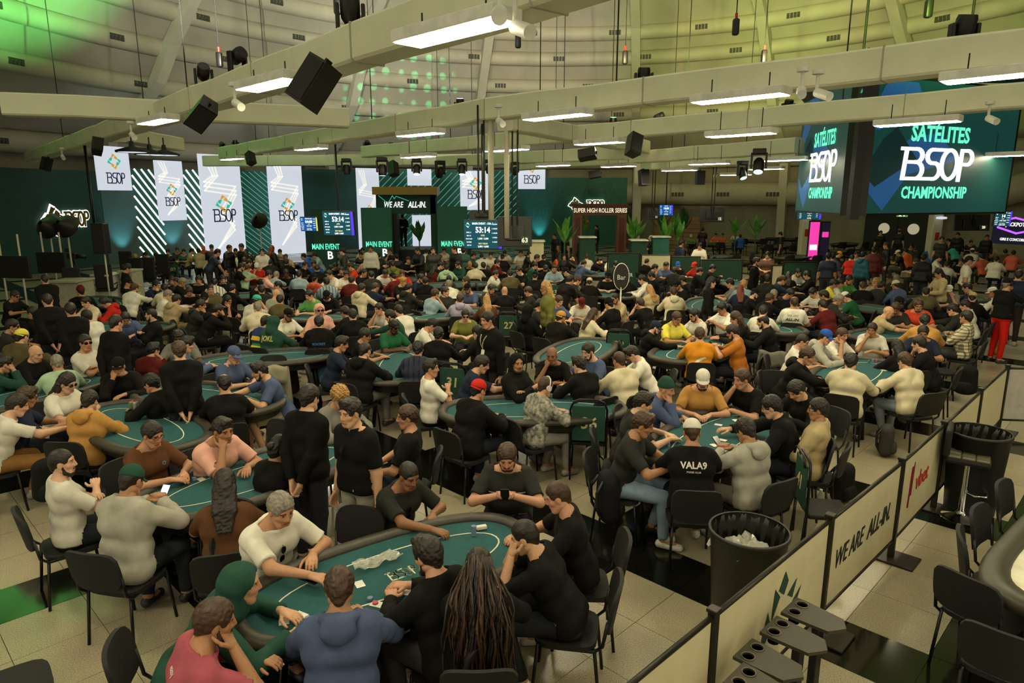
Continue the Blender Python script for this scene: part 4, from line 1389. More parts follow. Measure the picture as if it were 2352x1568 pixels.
BM[12] = beam((3.5, -4.5, 0), (13.5, 1.5, 0), 'white beam overhead beyond the picture edge')

# white LED panels under the beams: photo pixel of the centre, hung height, length
M_PANEL = new_mat('lit_diffuser')[0]
_b = M_PANEL.node_tree.nodes['Principled BSDF']
_b.inputs['Emission Color'].default_value = (*PANEL_TINT, 1); _b.inputs['Emission Strength'].default_value = PANEL_STRENGTH
_b.inputs['Base Color'].default_value = (0.9, 0.9, 0.85, 1)
pan_body = MB().rbox((0, 0, 0.055), (1.28, 0.33, 0.10), 0.008).mesh('housing', M_WHITE)
pan_dif = MB().box((0, 0, 0.001), (1.22, 0.29, 0.012)).mesh('diffuser', M_PANEL)


def lamp_panel(x, y, z, lab, ang=None, zt=4.9):
    e = tag(empty('ceiling_light', (x, y, z), (GA - math.pi / 2) if ang is None else ang), lab, 'ceiling light', 'white LED panels under the beams')
    obj('housing', pan_body, e); obj('diffuser', pan_dif, e)
    for s in (-0.4, 0.4): MB().cyl((s, 0, 0.1), (s, 0, zt - z + 0.05), 0.008, 6).obj('suspension_wire', M_METAL, e)
    return e


PANELS = [(1040, 78, 4.72, 'largest lit LED panel, under the nearest beam above the picture centre'), (620, 197, 4.72, 'lit LED panel under the nearest beam beside the big speaker'), (362, 281, 4.72, 'lit LED panel on the nearest beam above the green wall'),
          (1697, 228, 4.66, 'lit LED panel under the second beam, in front of the third beam'), (2320, 176, 4.66, 'lit LED panel under the second beam at the frame edge above the big screens'), (1278, 270, 4.66, 'lit LED panel under the second beam beside the thin poles'),
          (965, 310, 4.66, 'lit LED panel under the second beam, left of the thin poles'), (714, 343, 4.66, 'lit LED panel under the second beam above the tall banner'), (533, 366, 4.66, 'lit LED panel at the far end of the second beam'),
          (1376, 330, 4.6, 'lit LED panel under the third beam above the wooden archway'), (2105, 285, 4.6, 'lit LED panel under the third beam crossing the big screen'), (1700, 311, 4.5, 'lit LED panel hanging behind the third beam, left of the big screens'),
          (1163, 346, 4.5, 'thin lit LED panel behind the thin poles'), (960, 361, 4.5, 'lit LED panel above the stage gate'), (1628, 377, 4.4, 'far lit LED panel above the bar plants'), (1800, 369, 4.4, 'far lit LED panel touching the side of the big screens'),
          (1270, 381, 4.4, 'far lit LED panel above the teal maze wall'), (1420, 383, 4.4, 'far lit LED panel beside the slim white column'), (1560, 392, 4.3, 'faint lit LED panel over the far duct'), (1690, 402, 4.3, 'farthest lit LED panel, low over the far duct'),
          (1760, 389, 4.4, 'far lit LED panel beside two green spotlights'), (2330, 358, 4.4, 'lit LED panel at the frame edge beside the big screens')]
for px, py, z, lab in PANELS:
    x, y = at(px, py, z); lamp_panel(x, y, z, lab)
for k, (x, y) in enumerate(((3.4, 2.0), (6.5, 1.0), (9.5, 6.0), (-2.2, 2.2), (-6.5, 5.5), (9.0, -1.0))):  # unseen panels added to light the near area
    lamp_panel(x, y, 4.7, 'added unseen LED panel beyond the picture edge, ' + ['above the cup holder tables', 'above the white table', 'above the barrier', 'above the front table', 'above the leftmost table', 'behind the white table'][k])
for px, py, lab in ((304, 350, 'round hanging lamp beside the first banner'), (345, 356, 'round hanging lamp in the middle of the short beam'), (378, 357, 'round hanging lamp at the end of the short beam')):
    x, y = at(px, py, 4.6)
    e = tag(empty('round_lamp', (x, y, 4.6)), lab, 'ceiling light', 'round lamps on the short beam')
    MB().lathe([(0.05, 0.3), (0.08, 0.16), (0.42, 0.05), (0.42, 0.0)], 20).obj('shade', M_BLACK, e, True)
    MB().lathe([(0.001, 0.005), (0.36, 0.005)], 20).obj('diffuser', M_LEDW, e)
    MB().cyl((0, 0, 0.3), (0, 0, 0.5), 0.02, 8).obj('stem', M_BLACK, e)
# thin white poles that carry the second beam
for px, yb, zlow, Y, lab in ((1128, 502, 2.95, 14.2, 'thin white pole hanging from the joint of the second beam'), (1164, 556, 2.45, 16.4, 'thin white pole beside the TV back, left of the plants')):
    x = atY(px, 453, Y)[0]
    tag(MB().cyl((x, Y, zlow), (x, Y, 5.2), 0.06, 12).obj('thin_pole', M_DUCT, None, True), lab, 'pole', 'thin white poles')
# ------------------------------------------------------------------ speakers, moving heads, spotlights, small cameras on the beams
sp_body = MB().prism([(-0.19, -0.17), (0.19, -0.17), (0.15, 0.17), (-0.15, 0.17)], 0, 0.62).mesh('cabinet', M_BLACK)
sp_grill = MB().rbox((0, -0.178, 0.31), (0.33, 0.02, 0.56), 0.008).mesh('grille', M_FABRIC)
sp_horn = MB().box((0, 0.0, 0.64), (0.04, 0.10, 0.06)).mesh('bracket', M_METAL)


def speaker(px, py, z, s, rot, lab):
    x, y = at(px, py, z)
    e = tag(empty('loudspeaker', (x, y, z)), lab, 'loudspeaker', 'black loudspeakers on the beams')
    e.rotation_euler = [R(a) for a in rot]; e.scale = (s, s, s)
    for n, m in (('cabinet', sp_body), ('grille', sp_grill), ('bracket', sp_horn)):
        q = obj(n, m, e); q.location = (0, 0, -0.31)
    return e


SPK = [(722, 193, 4.55, 0.8, (-25, 25, -40), 'largest black loudspeaker hanging tilted beside the big LED panel'), (463, 262, 4.6, 0.75, (50, 30, 40), 'black loudspeaker tilted under the nearest beam, second from its end'), (107, 377, 4.55, 0.75, (-15, 10, -20), 'black loudspeaker under the far end of the nearest beam'), (224, 336, 4.6, 0.65, (-40, 10, 30), 'black loudspeaker above the first banner'),
       (1455, 333, 4.35, 0.65, (-20, 20, 20), 'black loudspeaker tilted under the third beam'), (1349, 354, 4.3, 0.6, (80, 20, 70), 'black loudspeaker lying sideways above the archway'), (903, 388, 4.3, 0.75, (-20, 20, 60), 'black loudspeaker above the gold lintel'), (1366, 400, 4.2, 0.7, (80, 10, 80), 'small black loudspeaker lying sideways in front of the teal wall'), (1607, 408, 4.1, 0.8, (0, 0, 10), 'small upright black loudspeaker before the fat duct'), (1478, 408, 4.1, 0.9, (-10, 0, 20), 'black loudspeaker on the slim white column'), (575, 364, 4.5, 0.6, (-30, 20, 60), 'small black loudspeaker near the far end of the second beam')]
for a in SPK: speaker(*a)

mh_base = MB().rbox((0, 0, 0.06), (0.30, 0.24, 0.12), 0.02).mesh('base', M_BLACK)
_b = MB().rbox((0, 0, 0.115), (0.36, 0.12, 0.05), 0.015)
for s in (-1, 1): _b.rbox((s * 0.16, 0, 0.27), (0.05, 0.12, 0.36), 0.015)
mh_yoke = _b.mesh('yoke', M_BLACK)
mh_head = auto_smooth(MB().lathe([(0.001, -0.17), (0.08, -0.17), (0.12, -0.10), (0.125, 0.12), (0.11, 0.17), (0.001, 0.17)], 20).mesh('head', M_BLACK))
mh_red = MB().box((0, -0.125, 0.06), (0.12, 0.01, 0.04)).mesh('indicator', glow('red_indicator', '#ff2a18', 3.0))
mh_lens = {c: MB().lathe([(0.001, 0.172), (0.10, 0.172)], 20).mesh('lens', glow('lens_' + c, h, e)) for c, h, e in (('green', '#7fffc0', 5.0), ('white', '#ffffff', 5.0), ('dark', '#0c1410', 0.1))}


def moving_head(px, py, z, s, tilt, yaw, lens, lab, hang=False):
    x, y = at(px, py, z + (0.3 if not hang else -0.3) * s)
    e = tag(empty('moving_head', (x, y, z), R(yaw)), lab, 'stage light', 'moving-head stage lights')
    e.scale = (s, s, s)
    if hang: e.rotation_euler = (math.pi, 0, R(yaw))
    obj('base', mh_base, e); obj('yoke', mh_yoke, e)
    h = obj('head', mh_head, e, (0, 0, 0.38), (R(tilt), 0, 0))
    obj('lens', mh_lens[lens], h)
    obj('indicator', mh_red, e)
    return e


MOV = [(805, 38, 5.33, 1.0, 20, 10, 'dark', 'round black stage light standing on the nearest beam at the picture top'), (468, 176, 5.33, 0.9, 50, 30, 'dark', 'stage light with red dot standing mid-way on the nearest beam'), (1478, 186, 5.33, 1.0, 10, 0, 'dark', 'stage light standing on the second beam, right of the picture centre'), (2213, 82, 5.33, 1.1, 15, 0, 'dark', 'big round stage light on the second beam above the big screens'),
       (1057, 246, 5.33, 0.8, 10, 0, 'white', 'stage light with white beam beside the thin poles'), (1408, 287, 5.33, 0.9, 10, 0, 'green', 'stage light on the third beam above the archway'), (1810, 250, 5.33, 0.9, 20, 0, 'dark', 'stage light on the third beam beside the big screens'), (898, 338, 5.33, 0.8, 10, 0, 'dark', 'stage light on the far part of the third beam, right of a twin one'), (843, 335, 5.33, 0.9, 40, 20, 'dark', 'tilted stage light at the far end of the third beam'),
       (541, 333, 5.33, 0.8, 10, 0, 'dark', 'stage light with red dot at the far end of the second beam'), (511, 335, 5.33, 0.7, 60, 0, 'dark', 'low stage light beside the red-dot one on the second beam'), (545, 140, 5.33, 0.9, 70, 60, 'dark', 'stage light lying on the nearest beam behind its middle'), (1513, 275, 5.33, 0.9, 70, 60, 'dark', 'stage light lying on the third beam, right of the picture centre')]
for a in MOV: moving_head(*a)
HNG = [(796, 384, 4.6, 0.9, 0, 0, 'dark', 'hanging spotlight first from the tall banner'), (878, 384, 4.6, 1.0, 0, 0, 'white', 'hanging spotlight above the left end of the gold lintel'), (957, 384, 4.6, 0.9, -20, 0, 'white', 'hanging spotlight above the middle of the gold lintel'), (1011, 390, 4.6, 1.0, 40, 40, 'dark', 'hanging spotlight with barn doors above the right end of the lintel'), (1061, 384, 4.6, 0.9, -15, 0, 'green', 'hanging green spotlight above the gate-side banner'), (1123, 384, 4.6, 0.8, 20, 0, 'dark', 'hanging spotlight beside the left thin pole'), (1183, 388, 4.6, 0.8, 25, 30, 'dark', 'hanging spotlight left of the last white banner'),
       (1743, 372, 4.5, 1.0, -30, -20, 'green', 'hanging green spotlight beside the big screens, upper of two'), (1705, 392, 4.4, 0.9, -30, 20, 'green', 'hanging green spotlight left of the big screens, lower of two')]
for a in HNG: moving_head(*a, hang=True)
cm_body = auto_smooth(MB().cyl((0, 0, -0.02), (0, -0.22, -0.10), 0.055, 14).mesh('housing', M_WHITE))
cm_stem = MB().cyl((0, 0, 0), (0, 0, 0.22), 0.02, 8).lathe([(0.001, 0.24), (0.07, 0.24), (0.07, 0.19), (0.03, 0.18)], 14).mesh('stem', M_WHITE)
for px, py, z, yaw, lab in ((1148, 22, 4.68, 0, 'white security camera at the end of the largest LED panel'), (1183, 55, 4.68, 30, 'white security camera just beyond the largest LED panel'), (1145, 274, 4.68, 20, 'white security camera between the two thin poles'), (1841, 203, 4.68, -20, 'white security camera under the second beam left of the big screens'), (1876, 208, 4.68, 20, 'white security camera next to another above the big screens'), (2270, 268, 4.68, 0, 'white security camera under the third beam over the big screen'), (540, 232, 4.68, 40, 'white security camera under the nearest beam between two LED panels'), (302, 306, 4.68, 40, 'white security camera under the nearest beam over the first banner'), (143, 357, 4.68, 40, 'white security camera at the far end of the nearest beam')):
    x, y = at(px, py, z)
    e = tag(empty('security_camera', (x, y, z), R(yaw)), lab, 'camera', 'white security cameras')
    obj('housing', cm_body, e); obj('stem', cm_stem, e)
# chain hoists hanging from the dome
hb_ = auto_smooth(MB().rbox((0, 0, 0), (0.14, 0.14, 0.34), 0.04).mesh('motor', M_BLACK))
hh_ = MB().cyl((0, 0, 0.17), (0, 0, 0.28), 0.03, 8).mesh('hook', plain('red_hook', '#b02a1a', 0.5))
hc_ = MB().cyl((0, 0, 0.2), (0, 0, 7.0), 0.012, 6).mesh('chain', M_CABLE)
for k, (px, py, z) in enumerate(((504, 137, 6.6), (861, 133, 6.6), (1190, 93, 7.0), (1436, 132, 7.0), (1690, 62, 7.0), (1755, 130, 7.0), (775, 12, 7.0), (2133, 20, 7.0))):
    x, y = at(px, py, z)
    e = tag(empty('chain_hoist', (x, y, z)), 'black chain hoist hanging ' + ['above the middle of the nearest beam', 'beside the green light dots', 'just past the largest LED panel', 'above the second beam right of centre', 'beside the slanting dome rib, upper', 'beside the slanting dome rib, lower', 'at the picture top near the round stage light', 'at the picture top above the big screens'][k], 'hoist', 'black chain hoists')
    obj('motor', hb_, e); obj('hook', hh_, e); obj('chain', hc_, e)

# coloured stage-light washes, and pale uplights added to light the dome evenly
def wash(px, py, z, tx, ty, tz, col, en, size, blend=0.6):
    x, y = at(px, py, z) if px > 0 else (-10.3, 18.4)
    l = bpy.data.lights.new('dome_wash_fill', 'SPOT'); l.energy = en; l.color = col; l.spot_size = R(size); l.spot_blend = blend; l.shadow_soft_size = 0.08
    o = bpy.data.objects.new('dome_wash_fill', l); o.location = (x, y, z + 1.1); link(o)
    o.rotation_euler = (Vector((tx, ty, tz)) - o.location).to_track_quat('-Z', 'Y').to_euler()


GREEN, LIME, WARM, PALE = (0.22, 1.0, 0.25), (0.62, 1.0, 0.16), (1.0, 0.80, 0.42), (1.0, 0.96, 0.84)
wash(-1, 0, 5.4, -16.5, 24.5, 11.5, GREEN, 12000, 46)
wash(-1, 0, 5.4, -12, 24, 15.5, GREEN, 6500, 44)
wash(468, 176, 5.4, -13, 38, 15.5, PALE, 5500, 50)
wash(468, 176, 5.4, -6, 38, 17.5, PALE, 4500, 55)
wash(1057, 246, 5.4, -3, 45, 15.0, PALE, 6500, 48)
wash(1478, 186, 5.4, 9, 44, 16.0, WARM, 6500, 52)
wash(2213, 82, 5.4, 21, 34, 15.0, LIME, 8000, 50)
wash(1810, 250, 5.4, 18, 42, 14.5, WARM, 5500, 48)
wash(1560, 290, 5.4, 13, 45, 14.0, LIME, 3500, 36)
wash(805, 38, 5.4, -5, 30, 18.0, PALE, 3600, 70)


def gobo(pos, target, size, col, en, seed):
    """a narrow stage beam broken into dots by a pattern disc"""
    l = bpy.data.lights.new('dotted_beam', 'SPOT'); l.energy = en; l.color = col; l.spot_size = R(size); l.spot_blend = 0.3; l.shadow_soft_size = 0.01
    l.use_nodes = True
    nt = l.node_tree; em = nt.nodes['Emission']
    tc = nd(nt, 'ShaderNodeTexCoord'); mp = nd(nt, 'ShaderNodeMapping'); mp.inputs['Location'].default_value = (seed, seed * 2, 0)
    vo = nd(nt, 'ShaderNodeTexVoronoi'); vo.inputs['Scale'].default_value = 34; vo.inputs['Randomness'].default_value = 0.25
    mr = nd(nt, 'ShaderNodeMapRange'); mr.inputs[1].default_value = 0.30; mr.inputs[2].default_value = 0.22; mr.inputs[3].default_value = 0; mr.inputs[4].default_value = 1
    nt.links.new(tc.outputs['Normal'], mp.inputs[0]); nt.links.new(mp.outputs[0], vo.inputs['Vector']); nt.links.new(vo.outputs['Distance'], mr.inputs[0]); nt.links.new(mr.outputs[0], em.inputs['Strength'])
    o = bpy.data.objects.new('dotted_beam', l); o.location = pos; link(o)
    o.rotation_euler = (Vector(target) - o.location).to_track_quat('-Z', 'Y').to_euler()


gobo((*at(1057, 246, 5.4), 6.3), (-7.2, 46.5, 9.6), 15, (0.1, 1.0, 0.45), 26000, 0.3)
gobo((*at(1408, 287, 5.4), 6.2), (8.6, 14.2, 5.15), 11, (0.1, 1.0, 0.5), 4000, 0.7)
# ------------------------------------------------------------------ chairs
def chair_proto():
    e = empty('chair')
    bm = MB(); n = 9
    # dished seat and curved back: small grids with thickness
    def pad(name, f, nu, nv, th, nrm):
        v, q = [], []
        for s in (0, 1):
            for j in range(nv + 1):
                for i in range(nu + 1):
                    p = Vector(f(i / nu, j / nv)); v.append(p - nrm * th * s)
        w = nu + 1; L = w * (nv + 1)
        for j in range(nv):
            for i in range(nu):
                a = j * w + i
                q.append((a, a + 1, a + 1 + w, a + w)); q.append((L + a + w, L + a + w + 1, L + a + 1, L + a))
        edge = [i for i in range(nu)] ; ring = [(i, 0) for i in range(nu + 1)] + [(nu, j) for j in range(1, nv + 1)] + [(i, nv) for i in range(nu - 1, -1, -1)] + [(0, j) for j in range(nv - 1, 0, -1)]
        idx = [j * w + i for i, j in ring]
        for k in range(len(idx)):
            a, b = idx[k], idx[(k + 1) % len(idx)]
            q.append((b, a, L + a, L + b))
        return obj(name, auto_smooth(mesh_np(name, v, q, M_FABRIC), 50), e)

    def sq(u, v, p=4.5):
        """rounded rectangle from the unit square"""
        x, y = 2 * u - 1, 2 * v - 1
        m = max(abs(x), abs(y)); r = (abs(x) ** p + abs(y) ** p) ** (1 / p)
        k = m / r if r > 1e-6 else 1
        return x * k, y * k
    pad('seat', lambda u, v: ((lambda a: (a[0] * 0.225, 0.02 + a[1] * 0.215, 0.465 - 0.018 * (1 - a[0] ** 2) * (1 - a[1] ** 2)))(sq(u, v))), 6, 6, 0.035, Vector((0, 0, 1)))
    pad('backrest', lambda u, v: ((lambda a: (a[0] * 0.222, -0.235 - 0.04 * (1 - a[0] ** 2) - 0.03 * (a[1] + 1), 0.70 + a[1] * 0.165))(sq(u, v))), 7, 5, 0.028, Vector((0, 1, 0)))
    for sx in (-1, 1):
        for sy in (-1, 1):
            MB().tube([(sx * 0.19, sy * 0.19 + 0.01, 0.44), (sx * 0.205, sy * 0.235 + 0.01, 0.0)], 0.0125, 8).obj('leg', M_METAL, e, True)
        MB().tube([(sx * 0.20, 0.16, 0.43), (sx * 0.205, -0.18, 0.43), (sx * 0.21, -0.235, 0.48), (sx * 0.21, -0.265, 0.66)], 0.0125, 8).obj('back_support', M_METAL, e, True)
    return e


CHAIR = chair_proto()
_chair_first = [True]


def put_chair(x, y, rz, lab, group='black padded chairs', s=1.0):
    if _chair_first[0]:
        o = CHAIR; _chair_first[0] = False
    else:
        o = copy_tree(CHAIR)
    o.location = (x, y, 0); o.rotation_euler = (0, 0, rz); o.scale = (s, s, s)
    tag(o, lab, 'chair', group)
    return o


M_GPLATE = plain('green_number_cover', '#1b4636', 0.65, 0, 0.12, 12)
M_NUM = plain('cream_number', '#cfc393', 0.6)


def mesh_text(body, mat, name='number', size=0.2, bold=0.02, sx=1.0, shear=0.0, ext=0.002):
    c = bpy.data.curves.new(name, 'FONT'); c.body = body; c.size = size; c.align_x = 'CENTER'; c.align_y = 'CENTER'; c.extrude = ext; c.offset = bold * size; c.shear = shear; c.resolution_u = 2
    t = bpy.data.objects.new(name, c)
    me = bpy.data.meshes.new_from_object(t); me.name = name
    bpy.data.objects.remove(t); bpy.data.curves.remove(c)
    if sx != 1.0:
        for v in me.vertices: v.co.x *= sx
    me.materials.clear(); me.materials.append(mat)
    return me


def numbered_chair(px, py, num, rz, lab):
    x, y = at(px, py, 0.78)
    e = tag(empty('numbered_chair', (x, y, 0), rz), lab, 'chair', 'numbered dealer chairs')
    MB().rbox((0, 0.22, 0.45), (0.42, 0.40, 0.045), 0.015).obj('seat', M_FABRIC, e)
    fr = [(-0.22, 0, 0.10), (-0.22, 0, 0.90), (-0.19, 0, 0.97), (-0.12, 0, 1.0), (0.12, 0, 1.0), (0.19, 0, 0.97), (0.22, 0, 0.90), (0.22, 0, 0.10)]
    MB().tube(fr, 0.014, 8).obj('back_frame', M_METAL, e, True)
    MB().tube([(p[0] * 0.96, -0.05 - 0.0 * p[2], p[2] * 1.0 + 0.035) for p in fr[1:-1]], 0.012, 8).obj('back_frame', M_METAL, e, True)
    b = MB().rbox((0, -0.022, 0.73), (0.40, 0.02, 0.44), 0.008).obj('number_cover', M_GPLATE, e)
    if num:
        o = obj('number', mesh_text(num, M_NUM, size=0.20, bold=0.02, shear=0.1), b, (0, -0.036, 0.73), (math.pi / 2, 0, 0))
    for sx in (-1, 1):
        for yy in (0.0, 0.42):
            MB().tube([(sx * 0.20, yy * 0.9, 0.44), (sx * 0.215, yy * 1.04 - 0.03, 0)], 0.0125, 8).obj('leg', M_METAL, e, True)
    return e


for px, py, num, rz, lab in ((1352, 962, '36', -8, 'green-covered numbered chair 36 behind the patterned shirt player'), (1040, 870, '31', -18, 'green-covered numbered chair 31 behind the white T-shirt with crossed arms'), (1168, 742, '27', -12, 'green-covered numbered chair 27 below the bald man in black'), (1421, 786, '32', -14, 'green-covered numbered chair 32 right of the long-haired woman'), (1272, 668, '23', -10, 'green-covered numbered chair 23 behind the long-haired man in olive'), (398, 616, '02', 0, 'black chair with green cover numbered 02 beside the feature table'), (1846, 1092, '41', -100, 'black chair with green cover seen edge-on behind the grey hoodie')):
    numbered_chair(px, py, num, R(rz), lab)

# ------------------------------------------------------------------ poker tables
M_FELT = plain('green_felt', '#184e50', 0.9, 0, 0.10, 14, 0.1)
M_RAIL = plain('padded_rail', '#3b352b', 0.5, 0, 0.12, 20, 0.1)
M_LINE = plain('white_felt_line', '#cfcfb8', 0.9)
TL, TW = 2.42, 1.20


def oval(L, W_, n=40, p=2.6):
    o = []
    for i in range(n):
        t = 2 * math.pi * i / n; c, s = math.cos(t), math.sin(t)
        o.append((math.copysign(abs(c) ** (2 / p), c) * L / 2, math.copysign(abs(s) ** (2 / p), s) * W_ / 2))
    return o


def loft(rings, closed=False):
    n = len(rings[0]); v = [p for r in rings for p in r]; f = []
    m = len(rings)
    for i in range(m if closed else m - 1):
        for k in range(n):
            a, b = i * n, ((i + 1) % m) * n
            f.append((a + k, a + (k + 1) % n, b + (k + 1) % n, b + k))
    return v, f


def table_proto():
    e = empty('poker_table')
    o1 = oval(TL - 0.20, TW - 0.20)
    v = [(x, y, z) for z in (0.735, 0.762) for x, y in o1]; n = len(o1)
    MB().add(v, [tuple(range(n, 2 * n)), tuple(range(n - 1, -1, -1))] + [(k, (k + 1) % n, n + (k + 1) % n, n + k) for k in range(n)]).obj('felt_top', M_FELT, e)
    rings = [[(x, y, z) for x, y in oval(TL + dx, TW + dx)] for dx, z in ((-0.24, 0.765), (-0.22, 0.79), (-0.14, 0.808), (-0.05, 0.80), (0.0, 0.775), (-0.01, 0.735), (-0.12, 0.72), (-0.22, 0.735))]
    MB().add(*loft(rings, True)).obj('padded_rail', M_RAIL, e, True)
    rings = [[(x, y, 0.7645) for x, y in oval(TL - d, TW - d, 40, 2.2)] for d in (0.60, 0.628)]
    ln = MB().add(*loft(rings)); ln.f = [q[::-1] for q in ln.f]
    ln.obj('betting_line', M_LINE, e)
    rings = [[(x, y, z) for x, y in oval(TL - d, TW - d)] for d, z in ((0.16, 0.73), (0.20, 0.62))]
    MB().add(*loft(rings)).obj('apron', M_BLACK, e, True)
    for sx in (-1, 1):
        for sy in (-1, 1):
            MB().tube([(sx * 0.72, sy * 0.26, 0.70), (sx * 0.80, sy * 0.34, 0.0)], 0.03, 8).obj('table_leg', M_METAL, e, True)
    return e


TABLE = table_proto()
TABS = []
_t_first = [True]


def put_table(x, y, ang, lab, name, s=1.0):
    if _t_first[0]: o = TABLE; _t_first[0] = False
    else: o = copy_tree(TABLE)
    o.location = (x, y, 0); o.rotation_euler = (0, 0, R(ang)); o.scale = (s, s, 1)
    tag(o, lab, 'poker table', 'green poker tables')
    TABS.append((x, y, name, ang))
    return o


put_table(-0.83, 4.48, 36, 'nearest green poker table with four joined letters on the felt', 'the nearest table', 0.96)
for x, y, ang, name, lab in ((-2.46, 6.24, 50, 'the second table from the front left', 'green poker table behind the nearest one, with a woman with long hair at it'),
        (-4.42, 7.72, 140, 'the table with the tan hoodie', 'green poker table at the left edge in front of the black-capped man'),
        (-4.12, 8.85, 155, 'the table with the old man in a grey cap', 'green poker table between the old man in a grey cap and the standing dealer'),
        (0.27, 8.32, 5, 'the table beside chair 36', 'green poker table between chairs 31 and 36'),
        (2.31, 7.33, 50, 'the table in front of the round bin', 'green poker table with a white cap player at its near side'),
        (5.27, 10.12, 50, 'the table nearest the aisle', 'green poker table on the right beside the granite aisle'),
        (-1.83, 10.68, 95, 'the table left of chair 31', 'green poker table left of chair 31 with the green jersey player'),
        (1.15, 11.64, 65, 'the table beside chair 32', 'green poker table left of chair 32 with a black-and-red jersey player'),
        (3.26, 11.82, 50, 'the table with the yellow shirts', 'green poker table with the yellow shirts around it'),
        (7.66, 13.21, 20, 'the table with the orange-red shirt', 'green poker table in front of the orange-red shirt player'),
        (-6.65, 8.95, 65, 'the table with the leather jacket', 'green poker table beside the bald man in a leather jacket'),
        (-8.69, 10.29, 110, 'the table at the left frame edge', 'green poker table cut by the left frame edge'),
        (-4.11, 11.16, 20, 'the table with the green hood', 'green poker table beside the green hooded player'),
        (-4.65, 15.2, 170, 'the table with the chin-resting woman', 'green poker table in front of the woman resting her chin'),
        (-1.74, 18.67, 5, 'the table with the black sponsor hoodie', 'green poker table in front of the black sponsor hoodie'),
        (-1.38, 15.48, 35, 'the table with the lavender hoodie', 'green poker table right of the lavender hoodie'),
        (2.44, 18.96, 125, 'the table behind the Bar sign', 'green poker table just behind the round Bar sign'),
        (3.41, 24.11, 50, 'the table left of the Bar sign', 'green poker table beyond the Bar sign table, near the woman in black'),
        (4.89, 17.04, 65, 'the table right of the Bar sign', 'green poker table with the grey hoodie, right of the Bar sign'),
        (5.24, 14.26, 110, 'the table with the ALL-IN shirt', 'green poker table in front of the white ALL-IN shirt'),
        (7.03, 21.26, 95, 'the table with the white jacket', 'green poker table in front of the bearded man in a white jacket'),
        (8.43, 16.62, 125, 'the table with the white cap and green jersey', 'green poker table between the green jersey and the black T-shirt'),
        (11.42, 17.88, 5, 'the table with the headset man', 'green poker table left of the man in red trousers'),
        (-10.57, 17.42, 140, 'the table with the red hoodie', 'green poker table between the red hoodie and the beige hoodie'),
        (-8.22, 13.83, 5, 'the table behind the sunglasses man', 'green poker table behind the seated man in a white T-shirt and sunglasses'),
        (-7.74, 18.31, 20, 'the table with the striped jersey', 'green poker table beside the red striped jersey'),
        (-6.67, 21.97, 50, 'the table with the jersey numbered 18', 'green poker table left of the jersey numbered 18'),
        (-9.29, 27.03, 35, 'the table with the white cap and red shirt', 'green poker table beside the red shirt and white cap'),
        (-3.94, 21.88, 35, 'the table with the red shirts', 'green poker table between two red shirts'),
        (-1.82, 20.88, 20, 'the table with the green hoodie', 'green poker table in front of the bearded green hoodie'),
        (-6.31, 26.43, 125, 'the table with the pink hoodie', 'green poker table beside the pink hoodie seen from behind'),
        (-3.65, 27.24, 20, 'the table behind the man with a lanyard', 'green poker table behind the standing man with a lanyard'),
        (-11.06, 27.75, 35, 'the table below the tall banner', 'green poker table below the tall banner')):
    put_table(x, y, ang, lab, name)
# big white-topped table beyond the barrier
wt = tag(empty('white_table', (4.72, 4.55, 0), R(40)), 'big white-topped poker table with a thick dark rail beyond the barrier', 'poker table')
o1 = oval(2.5, 1.42, 40, 6)
MB().prism(o1, 0.73, 0.768).obj('white_top', plain('white_felt', '#dbd7bc', 0.8), wt)
rings = [[(x, y, z) for x, y in oval(2.5 + dx, 1.42 + dx, 40, 5)] for dx, z in ((-0.03, 0.765), (0.0, 0.79), (0.10, 0.805), (0.26, 0.80), (0.32, 0.77), (0.30, 0.70), (0.0, 0.70))]
MB().add(*loft(rings, True)).obj('padded_rail', plain('olive_rail', '#3d3a2b', 0.45), wt, True)
for sx in (-1, 1): MB().rbox((sx * 0.7, 0, 0.35), (0.12, 0.8, 0.70), 0.02).obj('trestle', M_BLACK, wt)

# empty tables and chairs in the far right area
k = 0
EMPTY = [(1545, 600), (1640, 590), (1725, 588), (1822, 590), (1900, 575), (1690, 568), (1780, 566), (1865, 562), (1940, 560), (1620, 560), (1720, 552), (1960, 578), (1800, 548)]
ordn = ['first', 'second', 'third', 'fourth', 'fifth', 'sixth', 'seventh', 'eighth', 'ninth', 'tenth', 'eleventh', 'twelfth', 'thirteenth', 'fourteenth', 'fifteenth']
M_FELTD = M_FELT
es = []
for q in sorted(EMPTY):
    p = at(*q, 0.77)
    if all(math.hypot(p[0] - at(*o, 0.77)[0], p[1] - at(*o, 0.77)[1]) > 3.0 for o in es): es.append(q)
for i, (px, py) in enumerate(es):
    x, y = at(px, py, 0.77)
    o = put_table(x, y, 42 + 90 * (i % 2), 'unoccupied grey green table in the empty far area, %s from the left' % ordn[i], 'the empty far area')
    for j, (dx, dy, rz) in enumerate(((-0.7, -0.85, 0), (0.5, -0.9, 5), (1.45, 0.1, 90))):
        put_chair(x + dx, y + dy, R(rz + random.uniform(-15, 15)), 'empty black chair, %s of the %s empty far table from the left' % (('near left', 'near right', 'right end')[j], ordn[i]), 'chairs of the empty far area', 1.1)
